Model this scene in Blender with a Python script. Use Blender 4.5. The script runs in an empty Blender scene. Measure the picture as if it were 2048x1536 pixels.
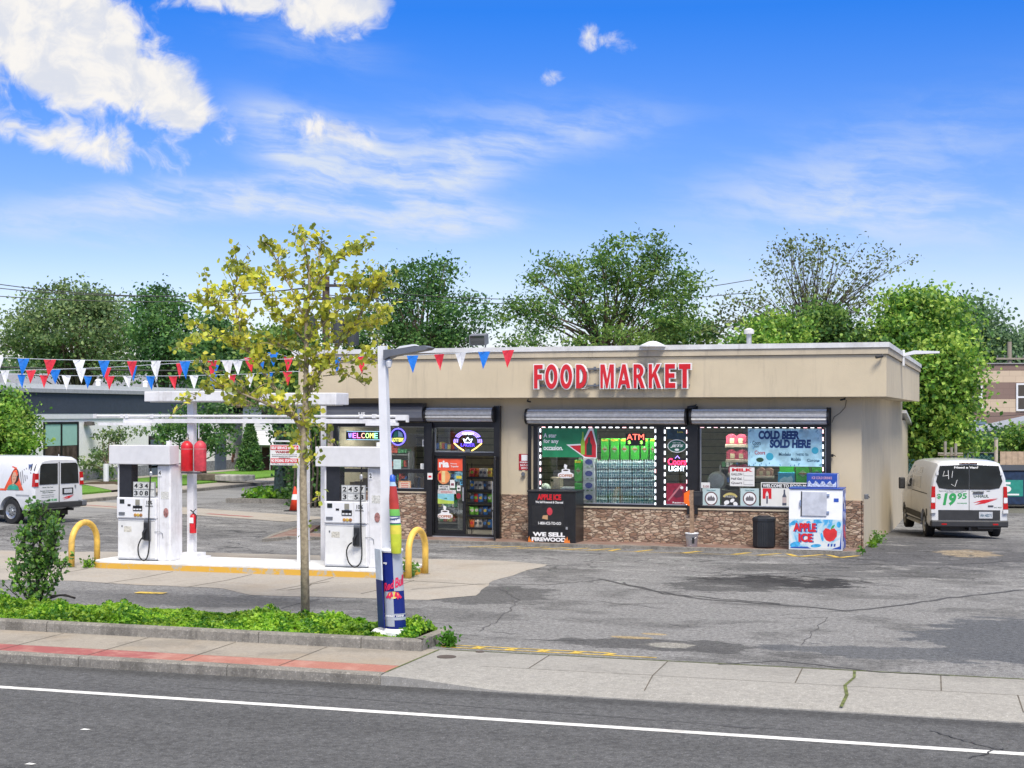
import bpy, math, random
import numpy as np
from mathutils import Vector, Matrix
random.seed(7); rng = np.random.default_rng(7)
PI = math.pi
scene = bpy.context.scene
col = scene.collection

# ------------------------------------------------------------------ camera
FP, HY, H = 3000.0, 825.0, 3.27          # focal length in photo pixels, horizon row, eye height
YAW = math.atan(957/3000.0)              # the view is turned left of the +Y axis (away from the shop front's normal)
fx_, fy_ = -math.sin(YAW), math.cos(YAW)
rx_, ry_ = math.cos(YAW), math.sin(YAW)
cam_d = bpy.data.cameras.new('camera'); cam = bpy.data.objects.new('camera', cam_d); col.objects.link(cam)
cam.location = (0, 0, H); cam.rotation_euler = (PI/2, 0, YAW)
cam_d.sensor_width = 36; cam_d.lens = 36*FP/2048; cam_d.shift_y = (HY-768)/2048
cam_d.clip_start = .1; cam_d.clip_end = 3000
scene.camera = cam
scene.view_settings.view_transform = 'Standard'; scene.view_settings.look = 'None'
scene.view_settings.gamma = 1; scene.view_settings.exposure = 0.90
scene.render.resolution_x = 1024; scene.render.resolution_y = 768

# ------------------------------------------------------------------ sun
SUN_AZ, SUN_EL = math.radians(148), math.radians(55)     # compass bearing from +Y, clockwise
sd = bpy.data.lights.new('sun', 'SUN'); sd.energy = 2.3; sd.angle = math.radians(20); sd.color = (1, .94, .85)
sun = bpy.data.objects.new('sun', sd); col.objects.link(sun)
sv = Vector((math.sin(SUN_AZ)*math.cos(SUN_EL), math.cos(SUN_AZ)*math.cos(SUN_EL), math.sin(SUN_EL)))
sun.rotation_euler = sv.to_track_quat('Z', 'Y').to_euler(); sun.location = (0, 0, 60)

# ------------------------------------------------------------------ node helpers
class NT:
    def __init__(s, nt): s.nt = nt
    def n(s, t, **kw):
        nd = s.nt.nodes.new(t)
        for k, v in kw.items():
            if k.startswith('i_'):
                k = k[2:]; k = int(k) if k.isdigit() else k.replace('_', ' ')
                inp = nd.inputs[k]
                if hasattr(v, 'links') or isinstance(v, bpy.types.NodeSocket): s.nt.links.new(v, inp)
                else: inp.default_value = v
            else: setattr(nd, k, v)
        return nd
    def m(s, op, a, b=None, c=None, clamp=False):
        nd = s.nt.nodes.new('ShaderNodeMath'); nd.operation = op; nd.use_clamp = clamp
        for i, v in enumerate((a, b, c)):
            if v is None: continue
            if isinstance(v, bpy.types.NodeSocket): s.nt.links.new(v, nd.inputs[i])
            else: nd.inputs[i].default_value = v
        return nd.outputs[0]
    def mix(s, f, a, b, bt='MIX'):
        nd = s.nt.nodes.new('ShaderNodeMix'); nd.data_type = 'RGBA'; nd.blend_type = bt
        for i, v in ((0, f), (6, a), (7, b)):
            if isinstance(v, bpy.types.NodeSocket): s.nt.links.new(v, nd.inputs[i])
            else: nd.inputs[i].default_value = v if i == 0 else (*v[:3], 1)
        return nd.outputs[2]
    def ramp(s, f, stops, interp='LINEAR'):
        nd = s.nt.nodes.new('ShaderNodeValToRGB'); cr = nd.color_ramp; cr.interpolation = interp
        while len(cr.elements) < len(stops): cr.elements.new(.5)
        for e, (p, c) in zip(cr.elements, stops):
            e.position = p; e.color = (*c[:3], 1) if hasattr(c, '__len__') else (c, c, c, 1)
        s.nt.links.new(f, nd.inputs[0]); return nd.outputs[0]
    def sm(s, v, a, b):
        nd = s.nt.nodes.new('ShaderNodeMapRange'); nd.interpolation_type = 'SMOOTHSTEP'
        s.nt.links.new(v, nd.inputs[0]); nd.inputs[1].default_value = a; nd.inputs[2].default_value = b
        return nd.outputs[0]
    def noise(s, vec, scale, detail=4, rough=.55, dist=0):
        nd = s.nt.nodes.new('ShaderNodeTexNoise'); nd.inputs['Scale'].default_value = scale
        nd.inputs['Detail'].default_value = detail; nd.inputs['Roughness'].default_value = rough
        nd.inputs['Distortion'].default_value = dist
        if vec is not None: s.nt.links.new(vec, nd.inputs['Vector'])
        return nd.outputs[0]
    def comb(s, x, y, z=0.0):
        nd = s.nt.nodes.new('ShaderNodeCombineXYZ')
        for i, v in enumerate((x, y, z)):
            if isinstance(v, bpy.types.NodeSocket): s.nt.links.new(v, nd.inputs[i])
            else: nd.inputs[i].default_value = v
        return nd.outputs[0]

# ------------------------------------------------------------------ sky
world = bpy.data.worlds.new('World'); scene.world = world; world.use_nodes = True
wt = NT(world.node_tree); world.node_tree.nodes.clear()
sky = wt.n('ShaderNodeTexSky', sky_type='NISHITA', sun_disc=False)
sky.sun_elevation = SUN_EL; sky.sun_rotation = SUN_AZ; sky.air_density = 1.0; sky.dust_density = .6; sky.ozone_density = 1.5
tc = wt.n('ShaderNodeTexCoord').outputs['Generated']
sp = wt.n('ShaderNodeSeparateXYZ', i_0=tc)
X_, Y_, Z_ = sp.outputs
az = wt.m('MULTIPLY', wt.m('ARCTAN2', X_, Y_), 180/PI)      # degrees east of +Y
el = wt.m('MULTIPLY', wt.m('ARCSINE', Z_), 180/PI)          # degrees above the horizon
# clear sky: the physical sky, its low band deepened
tint = wt.ramp(wt.m('DIVIDE', el, 30.0, clamp=True), [(0.0, (.98, .86, 1.0)), (.13, (.86, .83, 1.0)), (.27, (.42, .57, .95)), (.5, (.10, .43, 1.04)), (1.0, (.6, .75, .9))])
clear = wt.mix(1.0, sky.outputs[0], tint, 'MULTIPLY')
# clouds
uv = wt.comb(az, el)
warp = wt.n('ShaderNodeTexNoise', i_Vector=uv, i_Scale=.35, i_Detail=3.0)
wv = wt.n('ShaderNodeVectorMath', operation='MULTIPLY_ADD', i_0=warp.outputs[1], i_1=(3.2, 1.6, 0), i_2=uv)
puff = wt.noise(wv.outputs[0], .62, 9, .60)
rot = wt.comb(wt.m('ADD', wt.m('MULTIPLY', az, .30), wt.m('MULTIPLY', el, .18)), wt.m('SUBTRACT', wt.m('MULTIPLY', el, 1.15), wt.m('MULTIPLY', az, -.10)))
wv2 = wt.n('ShaderNodeVectorMath', operation='MULTIPLY_ADD', i_0=warp.outputs[1], i_1=(1.2, .9, 0), i_2=rot)
wisp = wt.noise(wv2.outputs[0], .75, 9, .62)
def angles(px, py):
    u = (px-1024)/FP; dx, dy, dz = fx_+u*rx_, fy_+u*ry_, (HY-py)/FP
    return math.degrees(math.atan2(dx, dy)), math.degrees(math.atan2(dz, math.hypot(dx, dy)))
def blob(px, py, rx, ry, ang, amp):
    a0, e0 = angles(px, py); k = math.degrees(1/FP); ca, sa = math.cos(math.radians(ang)), math.sin(math.radians(ang))
    da = wt.m('SUBTRACT', az, a0); de = wt.m('SUBTRACT', el, e0)
    p = wt.m('DIVIDE', wt.m('SUBTRACT', wt.m('MULTIPLY', da, ca), wt.m('MULTIPLY', de, sa)), rx*k)
    q = wt.m('DIVIDE', wt.m('ADD', wt.m('MULTIPLY', da, sa), wt.m('MULTIPLY', de, ca)), ry*k)
    r2 = wt.m('ADD', wt.m('MULTIPLY', p, p), wt.m('MULTIPLY', q, q))
    return wt.m('MULTIPLY', wt.m('EXPONENT', wt.m('MULTIPLY', r2, -1.0)), amp)
def total(bs):
    s = blob(*bs[0])
    for b in bs[1:]: s = wt.m('ADD', s, blob(*b))
    return s
pm = total([(20, 40, 260, 90, 26, 1.2), (220, 120, 150, 60, 32, .95), (370, 210, 75, 28, 22, .62), (170, 292, 165, 34, 10, .85), (520, 5, 190, 40, 8, .95),
            (690, 15, 90, 45, -10, .9), (1205, 75, 70, 32, 12, .62), (1104, 155, 32, 20, 0, .62), (455, 280, 30, 18, 0, .45),
            (660, 262, 120, 32, 8, .62), (-260, -150, 380, 140, 20, 1.2), (2700, 200, 200, 100, 10, .8)])
wm = total([(640, 290, 150, 50, 25, .9), (690, 345, 190, 62, 24, 1.1), (620, 405, 330, 34, 3, .7), (900, 345, 150, 50, -8, .8), (790, 415, 210, 40, 6, .75), (330, 410, 330, 38, -4, .8),
            (850, 465, 160, 26, -8, .6), (1120, 265, 260, 55, -6, .55), (620, 90, 190, 50, 10, .4), (1750, 330, 420, 110, -12, .5), (1850, 430, 360, 60, 4, .62),
            (150, 470, 300, 28, 4, .5), (850, 260, 300, 70, -8, .3), (1500, 560, 600, 60, 0, .35)])
dp = wt.sm(wt.m('ADD', wt.m('MULTIPLY', pm, .62), wt.m('MULTIPLY', wt.m('MULTIPLY', wt.m('SUBTRACT', puff, .5), 1.5), wt.sm(pm, .0, .35))), .14, .56)
dp = wt.m('MULTIPLY', dp, .97)
dw = wt.m('MULTIPLY', wt.sm(wm, .0, 1.15), wt.m('ADD', wt.m('MULTIPLY', wt.sm(wisp, .34, .68), 1.05), .10), clamp=True)
dw = wt.m('MULTIPLY', dw, .95)
shade = wt.sm(wt.noise(wv.outputs[0], .9, 7, .6), .34, .62)
ccol = wt.mix(shade, (4.35, 4.5, 4.9), (5.7, 5.5, 5.2))
skyc = wt.mix(dw, clear, (4.1, 4.55, 5.3))
skyc = wt.mix(dp, skyc, ccol)
high = wt.m('MULTIPLY', wt.sm(el, 19, 42), wt.sm(wt.noise(tc, 2.2, 6), .36, .56))      # unseen broken cloud, added overhead to whiten the ambient light
skyc = wt.mix(high, skyc, (8.2, 7.7, 7.1))
bg = wt.n('ShaderNodeBackground', i_Color=skyc, i_Strength=.092)
wt.nt.links.new(bg.outputs[0], wt.n('ShaderNodeOutputWorld').inputs[0])

# ------------------------------------------------------------------ placing helpers (photo ray meets a real plane)
def Gd(px, py, z=0.0):
    d = FP*(H-z)/(py-HY); u = (px-1024)/FP
    return Vector((d*(fx_+u*rx_), d*(fy_+u*ry_), z))
def PY(px, py, Y):
    u = (px-1024)/FP; d = Y/(fy_+u*ry_)
    return Vector((d*(fx_+u*rx_), Y, H+(HY-py)/FP*d))
def XY(px, Y): return PY(px, 0, Y).x
def C3(px, py, d):
    u = (px-1024)/FP
    return Vector((d*(fx_+u*rx_), d*(fy_+u*ry_), H+(HY-py)/FP*d))

# ------------------------------------------------------------------ materials
MATS = {}
def mat(name, c, rough=.6, metal=0.0, var=.12, vs=6.0, bump=0.0, bs=60.0, spec=.5, streak=0.0, emit=None, es=0.0, dirt=0.0, coat=0.0):
    if name in MATS: return MATS[name]
    m = bpy.data.materials.new(name); m.use_nodes = True; t = NT(m.node_tree); nt = m.node_tree
    b = nt.nodes['Principled BSDF']
    pos = t.n('ShaderNodeNewGeometry').outputs['Position']
    c1 = tuple(x*(1-var) for x in c); c2 = tuple(min(1, x*(1+var)) for x in c)
    out = t.mix(t.sm(t.noise(pos, vs, 5), .3, .7), c1, c2)
    if dirt:
        dn = t.noise(pos, 1.7, 8, .7)
        out = t.mix(t.m('MULTIPLY', t.sm(dn, .48, .72), dirt), out, (.16, .14, .115))
    if streak:
        sx_ = t.n('ShaderNodeSeparateXYZ', i_0=pos); sn = t.noise(t.comb(t.m('MULTIPLY', t.m('ADD', sx_.outputs[0], sx_.outputs[1]), 3.0), 0.0, t.m('MULTIPLY', sx_.outputs[2], .3)), 1.4, 6, .65)
        out = t.mix(t.m('MULTIPLY', t.sm(sn, .52, .70), streak), out, (.2, .17, .14))
    nt.links.new(out, b.inputs['Base Color'])
    b.inputs['Roughness'].default_value = rough; b.inputs['Metallic'].default_value = metal
    b.inputs['Specular IOR Level'].default_value = spec; b.inputs['Coat Weight'].default_value = coat
    if emit: b.inputs['Emission Color'].default_value = (*emit, 1); b.inputs['Emission Strength'].default_value = es
    if bump:
        bn = t.n('ShaderNodeBump', i_Strength=bump, i_Distance=.01, i_Height=t.noise(pos, bs, 4))
        nt.links.new(bn.outputs[0], b.inputs['Normal'])
    MATS[name] = m; return m
def glow(name, c, s=2.0): return mat(name, c, .4, emit=c, es=s, var=0)
def srgb(r, g, b):
    f = lambda v: (v/255/12.92) if v/255 <= .04045 else ((v/255+.055)/1.055)**2.4
    return (f(r), f(g), f(b))
def newmat(name):
    m = bpy.data.materials.new(name); m.use_nodes = True; MATS[name] = m
    return m, NT(m.node_tree), m.node_tree, m.node_tree.nodes['Principled BSDF']

stucco = mat('stucco', (.57, .485, .345), .9, var=.04, vs=1.2, bump=.35, bs=70, dirt=.05, streak=.22)
stucco_trim = mat('stucco_trim', (.50, .43, .32), .9, var=.08, vs=1.5, bump=.3, bs=70, dirt=.2, streak=.4)
coping = mat('coping_white', (.66, .66, .66), .5, var=.1, vs=2, dirt=.3, streak=.25)
black = mat('black_frame', (.012, .012, .014), .35, var=.2)
blackp = mat('black_plastic', (.018, .019, .022), .45, var=.25, bump=.2, bs=40)
steel = mat('galvanised_steel', (.52, .52, .52), .5, .55, var=.12, vs=14)
alu = mat('aluminium', (.55, .56, .58), .35, .8, var=.08)
greymet = mat('grey_metal', (.16, .17, .19), .45, .3, var=.08)
white = mat('white_paint', (.72, .72, .74), .45, var=.06, vs=5, dirt=.30, streak=.25)
whitec = mat('white_clean', (.74, .75, .77), .35, var=.03, dirt=.05)
vanwhite = mat('van_white', (.66, .67, .69), .28, var=.02, coat=.5, dirt=.10)
yellow = mat('yellow_paint', (.80, .50, .09), .5, var=.12, vs=9, bump=.2, dirt=.25)
red = mat('red_paint', (.55, .012, .02), .35, var=.15, vs=8)
redfade = mat('red_faded', (.55, .05, .07), .5, var=.2, vs=8)
wood = mat('weathered_wood', (.30, .20, .13), .85, var=.25, vs=18, bump=.4)
paper = mat('white_paper', (.72, .72, .70), .7, var=.03)
rubber = mat('rubber', (.018, .018, .019), .8, var=.2)
chrome = mat('wheel_alloy', (.42, .43, .45), .3, .8, var=.08)
darkplastic = mat('dark_trim', (.03, .031, .034), .6, var=.15)
taill = mat('tail_lamp_red', (.45, .01, .012), .15, var=.1)
concrete_w = mat('island_white', (.72, .72, .70), .7, var=.08, vs=7, dirt=.2, bump=.3)
bluep = mat('print_blue', (.02, .07, .36), .4, var=.1)
txt_black = mat('print_black', (.015, .015, .015), .5, var=0)
txt_white = mat('print_white', (.8, .8, .8), .5, var=0)
txt_red = mat('print_red', (.6, .012, .02), .5, var=0)
txt_green = mat('print_green', (.03, .32, .09), .5, var=0)
txt_navy = mat('print_navy', (.01, .045, .17), .5, var=0)
barkm = mat('bark', (.115, .082, .058), .95, var=.35, vs=25, bump=.8, bs=40)
barky = mat('young_bark', (.33, .27, .18), .9, var=.25, vs=20, bump=.5, bs=40)
barkd = mat('dark_bark', (.06, .05, .042), .95, var=.35, vs=10, bump=.6, bs=20)

def glass_mat(name, tint=(.7, .75, .76), refl=.10):
    m, t, nt, b = newmat(name); nt.nodes.remove(b)
    tr = t.n('ShaderNodeBsdfTransparent', i_Color=(*tint, 1)); gl = t.n('ShaderNodeBsdfGlossy', i_Roughness=.02, i_Color=(.9, .95, 1, 1))
    fr = t.n('ShaderNodeFresnel', i_IOR=1.5)
    f = t.m('ADD', fr.outputs[0], refl, clamp=True)
    mx = t.n('ShaderNodeMixShader', i_0=f, i_1=tr.outputs[0], i_2=gl.outputs[0])
    nt.links.new(mx.outputs[0], nt.nodes['Material Output'].inputs[0]); return m
glass = glass_mat('window_glass', (.86, .9, .9), .035)
carglass = mat('car_glass', (.012, .016, .018), .05, var=.3, vs=3, spec=.9)
darkglass = mat('dark_glass', (.02, .026, .03), .08, var=.3, vs=2, spec=.9)

def leafmat(name, c, tr=.45):
    m, t, nt, b = newmat(name)
    pos = t.n('ShaderNodeNewGeometry').outputs['Position']
    out = t.mix(t.sm(t.noise(pos, .9, 3), .3, .7), tuple(x*.72 for x in c), tuple(min(1, x*1.25) for x in c))
    nt.links.new(out, b.inputs['Base Color']); b.inputs['Roughness'].default_value = .5
    tl = t.n('ShaderNodeBsdfTranslucent', i_Color=out); nt.links.new(out, tl.inputs[0])
    mx = t.n('ShaderNodeMixShader', i_0=tr, i_1=b.outputs[0], i_2=tl.outputs[0])
    nt.links.new(mx.outputs[0], nt.nodes['Material Output'].inputs[0]); return m
L_young = [leafmat('leaf_yellow', (.74, .70, .085), .45), leafmat('leaf_lime', (.52, .57, .065), .45), leafmat('leaf_olive', (.27, .33, .06), .35)]
L_mid = [leafmat('leaf_mid', (0.128, 0.263, 0.052)), leafmat('leaf_mid_dark', (0.059, 0.149, 0.039)), leafmat('leaf_mid_light', (0.239, 0.369, 0.079))]
L_dark = [leafmat('leaf_dark', (0.084, 0.211, 0.057)), leafmat('leaf_darker', (0.051, 0.135, 0.045)), leafmat('leaf_dark_light', (0.169, 0.323, 0.08))]
L_sage = [leafmat('leaf_sage', (0.181, 0.281, 0.107)), leafmat('leaf_sage_dark', (0.097, 0.176, 0.07)), leafmat('leaf_sage_light', (0.292, 0.389, 0.147))]
L_bright = [leafmat('leaf_bright', (0.211, 0.406, 0.057)), leafmat('leaf_bright_dark', (0.079, 0.203, 0.036)), leafmat('leaf_bright_light', (0.439, 0.608, 0.114))]
L_sparse = [leafmat('leaf_sparse', (0.158, 0.203, 0.07)), leafmat('leaf_sparse_dark', (0.095, 0.132, 0.056)), leafmat('leaf_sparse_light', (0.268, 0.344, 0.126))]
L_cover = [leafmat('cover_leaf', (0.225, 0.441, 0.029)), leafmat('cover_leaf_dark', (0.075, 0.224, 0.018)), leafmat('cover_leaf_light', (0.356, 0.559, 0.049))]
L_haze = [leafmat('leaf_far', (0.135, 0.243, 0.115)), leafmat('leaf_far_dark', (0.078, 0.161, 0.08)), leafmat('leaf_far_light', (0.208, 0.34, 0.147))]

# ---- asphalt, concrete and other ground materials
def ground_mat(name, c, grit=.25, patch=.25, patch_s=.35, spots=(), stretch=1.0, rough=.9, bump=.5, tan=0, streak=(), cracks=False):
    m, t, nt, b = newmat(name)
    pos = t.n('ShaderNodeNewGeometry').outputs['Position']
    s = t.n('ShaderNodeSeparateXYZ', i_0=pos)
    vec = t.comb(s.outputs[0], t.m('MULTIPLY', s.outputs[1], stretch), 0.0)
    base = t.mix(t.m('MULTIPLY', t.sm(t.noise(vec, patch_s, 9, .68, .4), .50, .60), patch), c, tuple(x*.42 for x in c))
    base = t.mix(t.m('MULTIPLY', t.sm(t.noise(vec, patch_s*2.7+.3, 6, .6), .5, .72), patch*.7), base, tuple(min(1, x*1.35) for x in c))
    for (x0, y0, rx, ry, amt, cc) in spots:
        p = t.m('DIVIDE', t.m('SUBTRACT', s.outputs[0], x0), rx); q = t.m('DIVIDE', t.m('SUBTRACT', s.outputs[1], y0), ry)
        r = t.m('SQRT', t.m('ADD', t.m('MULTIPLY', p, p), t.m('MULTIPLY', q, q)))
        r = t.m('ADD', r, t.m('MULTIPLY', t.m('SUBTRACT', t.noise(vec, 1.5, 9, .7), .5), 2.2))
        base = t.mix(t.m('MULTIPLY', t.m('SUBTRACT', 1.0, t.sm(r, .82, 1.0)), amt), base, cc)
    for (y0, w, amt, k) in streak:
        q = t.m('DIVIDE', t.m('SUBTRACT', s.outputs[1], y0), w)
        q = t.m('ADD', q, t.m('MULTIPLY', t.m('SUBTRACT', t.noise(t.comb(t.m('MULTIPLY', s.outputs[0], .12), s.outputs[1]), 1.2, 5), .5), 1.6))
        g = t.m('EXPONENT', t.m('MULTIPLY', t.m('MULTIPLY', q, q), -1.0))
        base = t.mix(t.m('MULTIPLY', g, amt), base, tuple(x*k for x in c))
    if cracks:
        cv_ = t.n('ShaderNodeVectorMath', operation='MULTIPLY_ADD', i_0=t.n('ShaderNodeTexNoise', i_Vector=vec, i_Scale=1.6, i_Detail=4.0).outputs[1], i_1=(.7, .7, 0), i_2=vec)
        ve = t.n('ShaderNodeTexVoronoi', feature='DISTANCE_TO_EDGE', i_Vector=cv_.outputs[0], i_Scale=1.15)
        ln = t.m('SUBTRACT', 1.0, t.sm(ve.outputs['Distance'], .012, .045))
        zone = t.m('MULTIPLY', t.sm(s.outputs[1], 26.0, 31.0), t.sm(t.noise(vec, .5, 4), .42, .56))
        base = t.mix(t.m('MULTIPLY', t.m('MULTIPLY', ln, zone), .85), base, (.05, .05, .052))
        bl = t.noise(t.comb(t.m('MULTIPLY', s.outputs[0], .6), t.m('MULTIPLY', s.outputs[1], 1.3)), 1.3, 9, .72)
        base = t.mix(t.m('MULTIPLY', t.m('MULTIPLY', t.sm(bl, .55, .62), t.sm(s.outputs[1], 25.0, 31.0)), .6), base, (.075, .075, .078))
        base = t.mix(t.m('MULTIPLY', t.m('MULTIPLY', t.m('SUBTRACT', 1.0, t.sm(bl, .38, .44)), t.sm(s.outputs[1], 25.0, 31.0)), .5), base, (.36, .355, .345))
    g1 = t.noise(pos, 38, 3, .7); g2 = t.noise(pos, 140, 2, .6)
    g3 = t.noise(pos, 13, 5, .82)
    base = t.mix(t.m('MULTIPLY', t.sm(g3, .505, .60), min(1, grit*1.35)), base, (.56,)*3, 'MULTIPLY')
    base = t.mix(t.m('MULTIPLY', t.m('SUBTRACT', 1.0, t.sm(g3, .41, .48)), min(1, grit*1.15)), base, (1.42,)*3, 'MULTIPLY')
    base = t.mix(t.m('MULTIPLY', t.sm(g1, .45, .75), grit), base, (.55,)*3, 'MULTIPLY')
    base = t.mix(t.m('MULTIPLY', t.sm(g2, .52, .72), grit*1.5), base, (1.7,)*3, 'MULTIPLY'); g4 = t.noise(pos, 48, 1, .5)
    base = t.mix(t.m('MULTIPLY', t.sm(g4, .62, .70), min(1, grit*1.3)), base, (2.2,)*3, 'MULTIPLY')
    if tan: base = t.mix(t.m('MULTIPLY', t.sm(t.noise(vec, .8, 5), .5, .7), tan), base, (.33, .25, .165))
    nt.links.new(base, b.inputs['Base Color']); b.inputs['Roughness'].default_value = rough
    b.inputs['Specular IOR Level'].default_value = .25
    bn = t.n('ShaderNodeBump', i_Strength=bump, i_Distance=.01, i_Height=t.m('ADD', g1, g2)); nt.links.new(bn.outputs[0], b.inputs['Normal'])
    return m
dk = (.06, .06, .062); dkb = (.085, .09, .10); tn = (.36, .27, .13)
g = lambda px, py: Gd(px, py)
def sp_(px, py, rx, ry, a, c=dk): p = g(px, py); return (p.x, p.y, rx, ry, a, c)
lot_m = ground_mat('lot_asphalt', (.188, .187, .187), .62, .6, .42, [
    sp_(1560, 1163, 1.7, 1.1, .95, (.02, .02, .022)), sp_(1450, 1172, 1.3, 1.1, .8), sp_(1330, 1290, 1.6, .6, .8), sp_(1790, 1306, 2.0, .65, .85, dkb),
    sp_(2070, 1280, 1.7, 2.6, .95, dkb), sp_(1600, 1310, .6, .3, .5), sp_(980, 1190, 1.2, 1.5, .7), sp_(880, 1230, 1.8, .8, .4), sp_(1700, 1140, 3.0, 1.4, .5),
    sp_(1850, 1110, 3.2, 2.8, .85, (.075, .075, .08)), sp_(1920, 1095, 2.6, 6, .7, (.10, .10, .105)), sp_(1800, 1070, 2, 6, .6, (.09, .09, .095)), sp_(1935, 1107, .7, 1.0, .8, (.3, .24, .16)),
    sp_(240, 1195, 3.0, 1.2, .65, (.12, .12, .125)), sp_(500, 1205, 3, .9, .4), sp_(1340, 1290, .38, .25, .7, (.3, .29, .26)), sp_(1265, 1275, .35, .10, .7, tn), sp_(1310, 1268, .25, .1, .7, tn),
    sp_(1500, 1045, 1, 1, .01), sp_(190, 1060, 5, 3, .3), sp_(700, 1075, 4, .8, .35), (-18, 45, 8, 3, .25, (.33, .32, .30))], stretch=1.6, cracks=True)
road_m = ground_mat('road_asphalt', (.094, .095, .098), .5, .18, .22, stretch=2.5, streak=[(15.0, .45, .4, .68), (12.1, .22, .65, .35), (13.4, .5, .35, .7), (17.15, .18, .6, .45)])
walk_m = ground_mat('sidewalk_concrete', (.30, .27, .23), .18, .32, .6, tan=.35, bump=.2)
apron_m = ground_mat('apron_concrete', (.29, .28, .26), .22, .22, .8, bump=.3)
pad_m = ground_mat('pad_concrete', (.34, .312, .275), .15, .22, .5, tan=.25, bump=.15)
kerb_m = ground_mat('kerb_concrete', (.23, .215, .19), .35, .5, 1.4, bump=.5)
grass_m = ground_mat('lawn_grass', (.11, .24, .03), .6, .35, .5, bump=1.0)
dirt_m = ground_mat('soil', (.07, .05, .032), .5, .4, 1.0, bump=1)
gnd_m = ground_mat('ground_dry', (.13, .13, .11), .4, .4, .3)
street_m = ground_mat('street_asphalt', (.22, .22, .22), .3, .4, .3, stretch=3)
redbrick_m, t_, nt_, b_ = newmat('red_paving')
_p = t_.n('ShaderNodeNewGeometry').outputs['Position']; _s = t_.n('ShaderNodeSeparateXYZ', i_0=_p)
_br = t_.n('ShaderNodeTexBrick', i_Vector=_p, i_Scale=9.0, i_Mortar_Size=.03, i_Color1=(.43, .19, .14, 1), i_Color2=(.38, .16, .12, 1), i_Mortar=(.25, .09, .07, 1))
_w = t_.mix(t_.sm(_s.outputs[0], -11.0, -10.2), (.30, .085, .08), _br.outputs[0])
_w = t_.mix(t_.m('MULTIPLY', t_.sm(t_.noise(_p, 2.5, 8, .7), .46, .66), .65), _w, (.45, .25, .20))
nt_.links.new(_w, b_.inputs['Base Color']); b_.inputs['Roughness'].default_value = .85
brickwalk_m, t_, nt_, b_ = newmat('brick_walk')
_p = t_.n('ShaderNodeNewGeometry').outputs['Position']
_br = t_.n('ShaderNodeTexBrick', i_Vector=_p, i_Scale=6.0, i_Mortar_Size=.02, i_Color1=(.24, .12, .085, 1), i_Color2=(.17, .085, .065, 1), i_Mortar=(.16, .13, .11, 1))
_w = t_.mix(t_.m('MULTIPLY', t_.sm(t_.noise(_p, 1.5, 8, .7), .42, .66), .7), _br.outputs[0], (.30, .25, .21))
nt_.links.new(_w, b_.inputs['Base Color']); b_.inputs['Roughness'].default_value = .85
def stone_mat(name, sx, sz, stops):
    m, t, nt, b = newmat(name)
    p = t.n('ShaderNodeNewGeometry').outputs['Position']; s = t.n('ShaderNodeSeparateXYZ', i_0=p)
    nz = t.n('ShaderNodeTexNoise', i_Vector=p, i_Scale=5.0, i_Detail=3.0)
    v = t.comb(t.m('MULTIPLY', t.m('ADD', s.outputs[0], s.outputs[1]), sx), t.m('MULTIPLY', s.outputs[2], sz), 0.0)
    v2 = t.n('ShaderNodeVectorMath', operation='MULTIPLY_ADD', i_0=nz.outputs[1], i_1=(.7, .5, 0), i_2=v)
    vo = t.n('ShaderNodeTexVoronoi', distance='CHEBYCHEV', i_Vector=v2.outputs[0], i_Scale=1.0)
    ve = t.n('ShaderNodeTexVoronoi', feature='DISTANCE_TO_EDGE', i_Vector=v2.outputs[0], i_Scale=1.0)
    ss = t.n('ShaderNodeSeparateColor', i_0=vo.outputs['Color'])
    c = t.ramp(ss.outputs[0], stops, 'CONSTANT')
    c = t.mix(t.m('MULTIPLY', t.sm(t.noise(p, 22, 4), .4, .7), .5), c, (.14, .08, .05))
    e = t.sm(ve.outputs['Distance'], .0, .10)
    c = t.mix(e, (.20, .145, .11), c)
    nt.links.new(c, b.inputs['Base Color']); b.inputs['Roughness'].default_value = .9
    h = t.m('ADD', t.m('MULTIPLY', e, .6), t.m('ADD', t.m('MULTIPLY', ss.outputs[1], .8), t.m('MULTIPLY', t.noise(p, 30, 4), .4)))
    bn = t.n('ShaderNodeBump', i_Strength=1.0, i_Distance=.035, i_Height=h); nt.links.new(bn.outputs[0], b.inputs['Normal'])
    return m
stone_m = stone_mat('ledge_stone', 6.0, 17.0, [(0, (.38, .25, .17)), (.2, (.52, .40, .29)), (.38, (.25, .15, .10)), (.5, (.60, .47, .35)), (.68, (.44, .29, .21)), (.85, (.31, .21, .155))])

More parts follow.
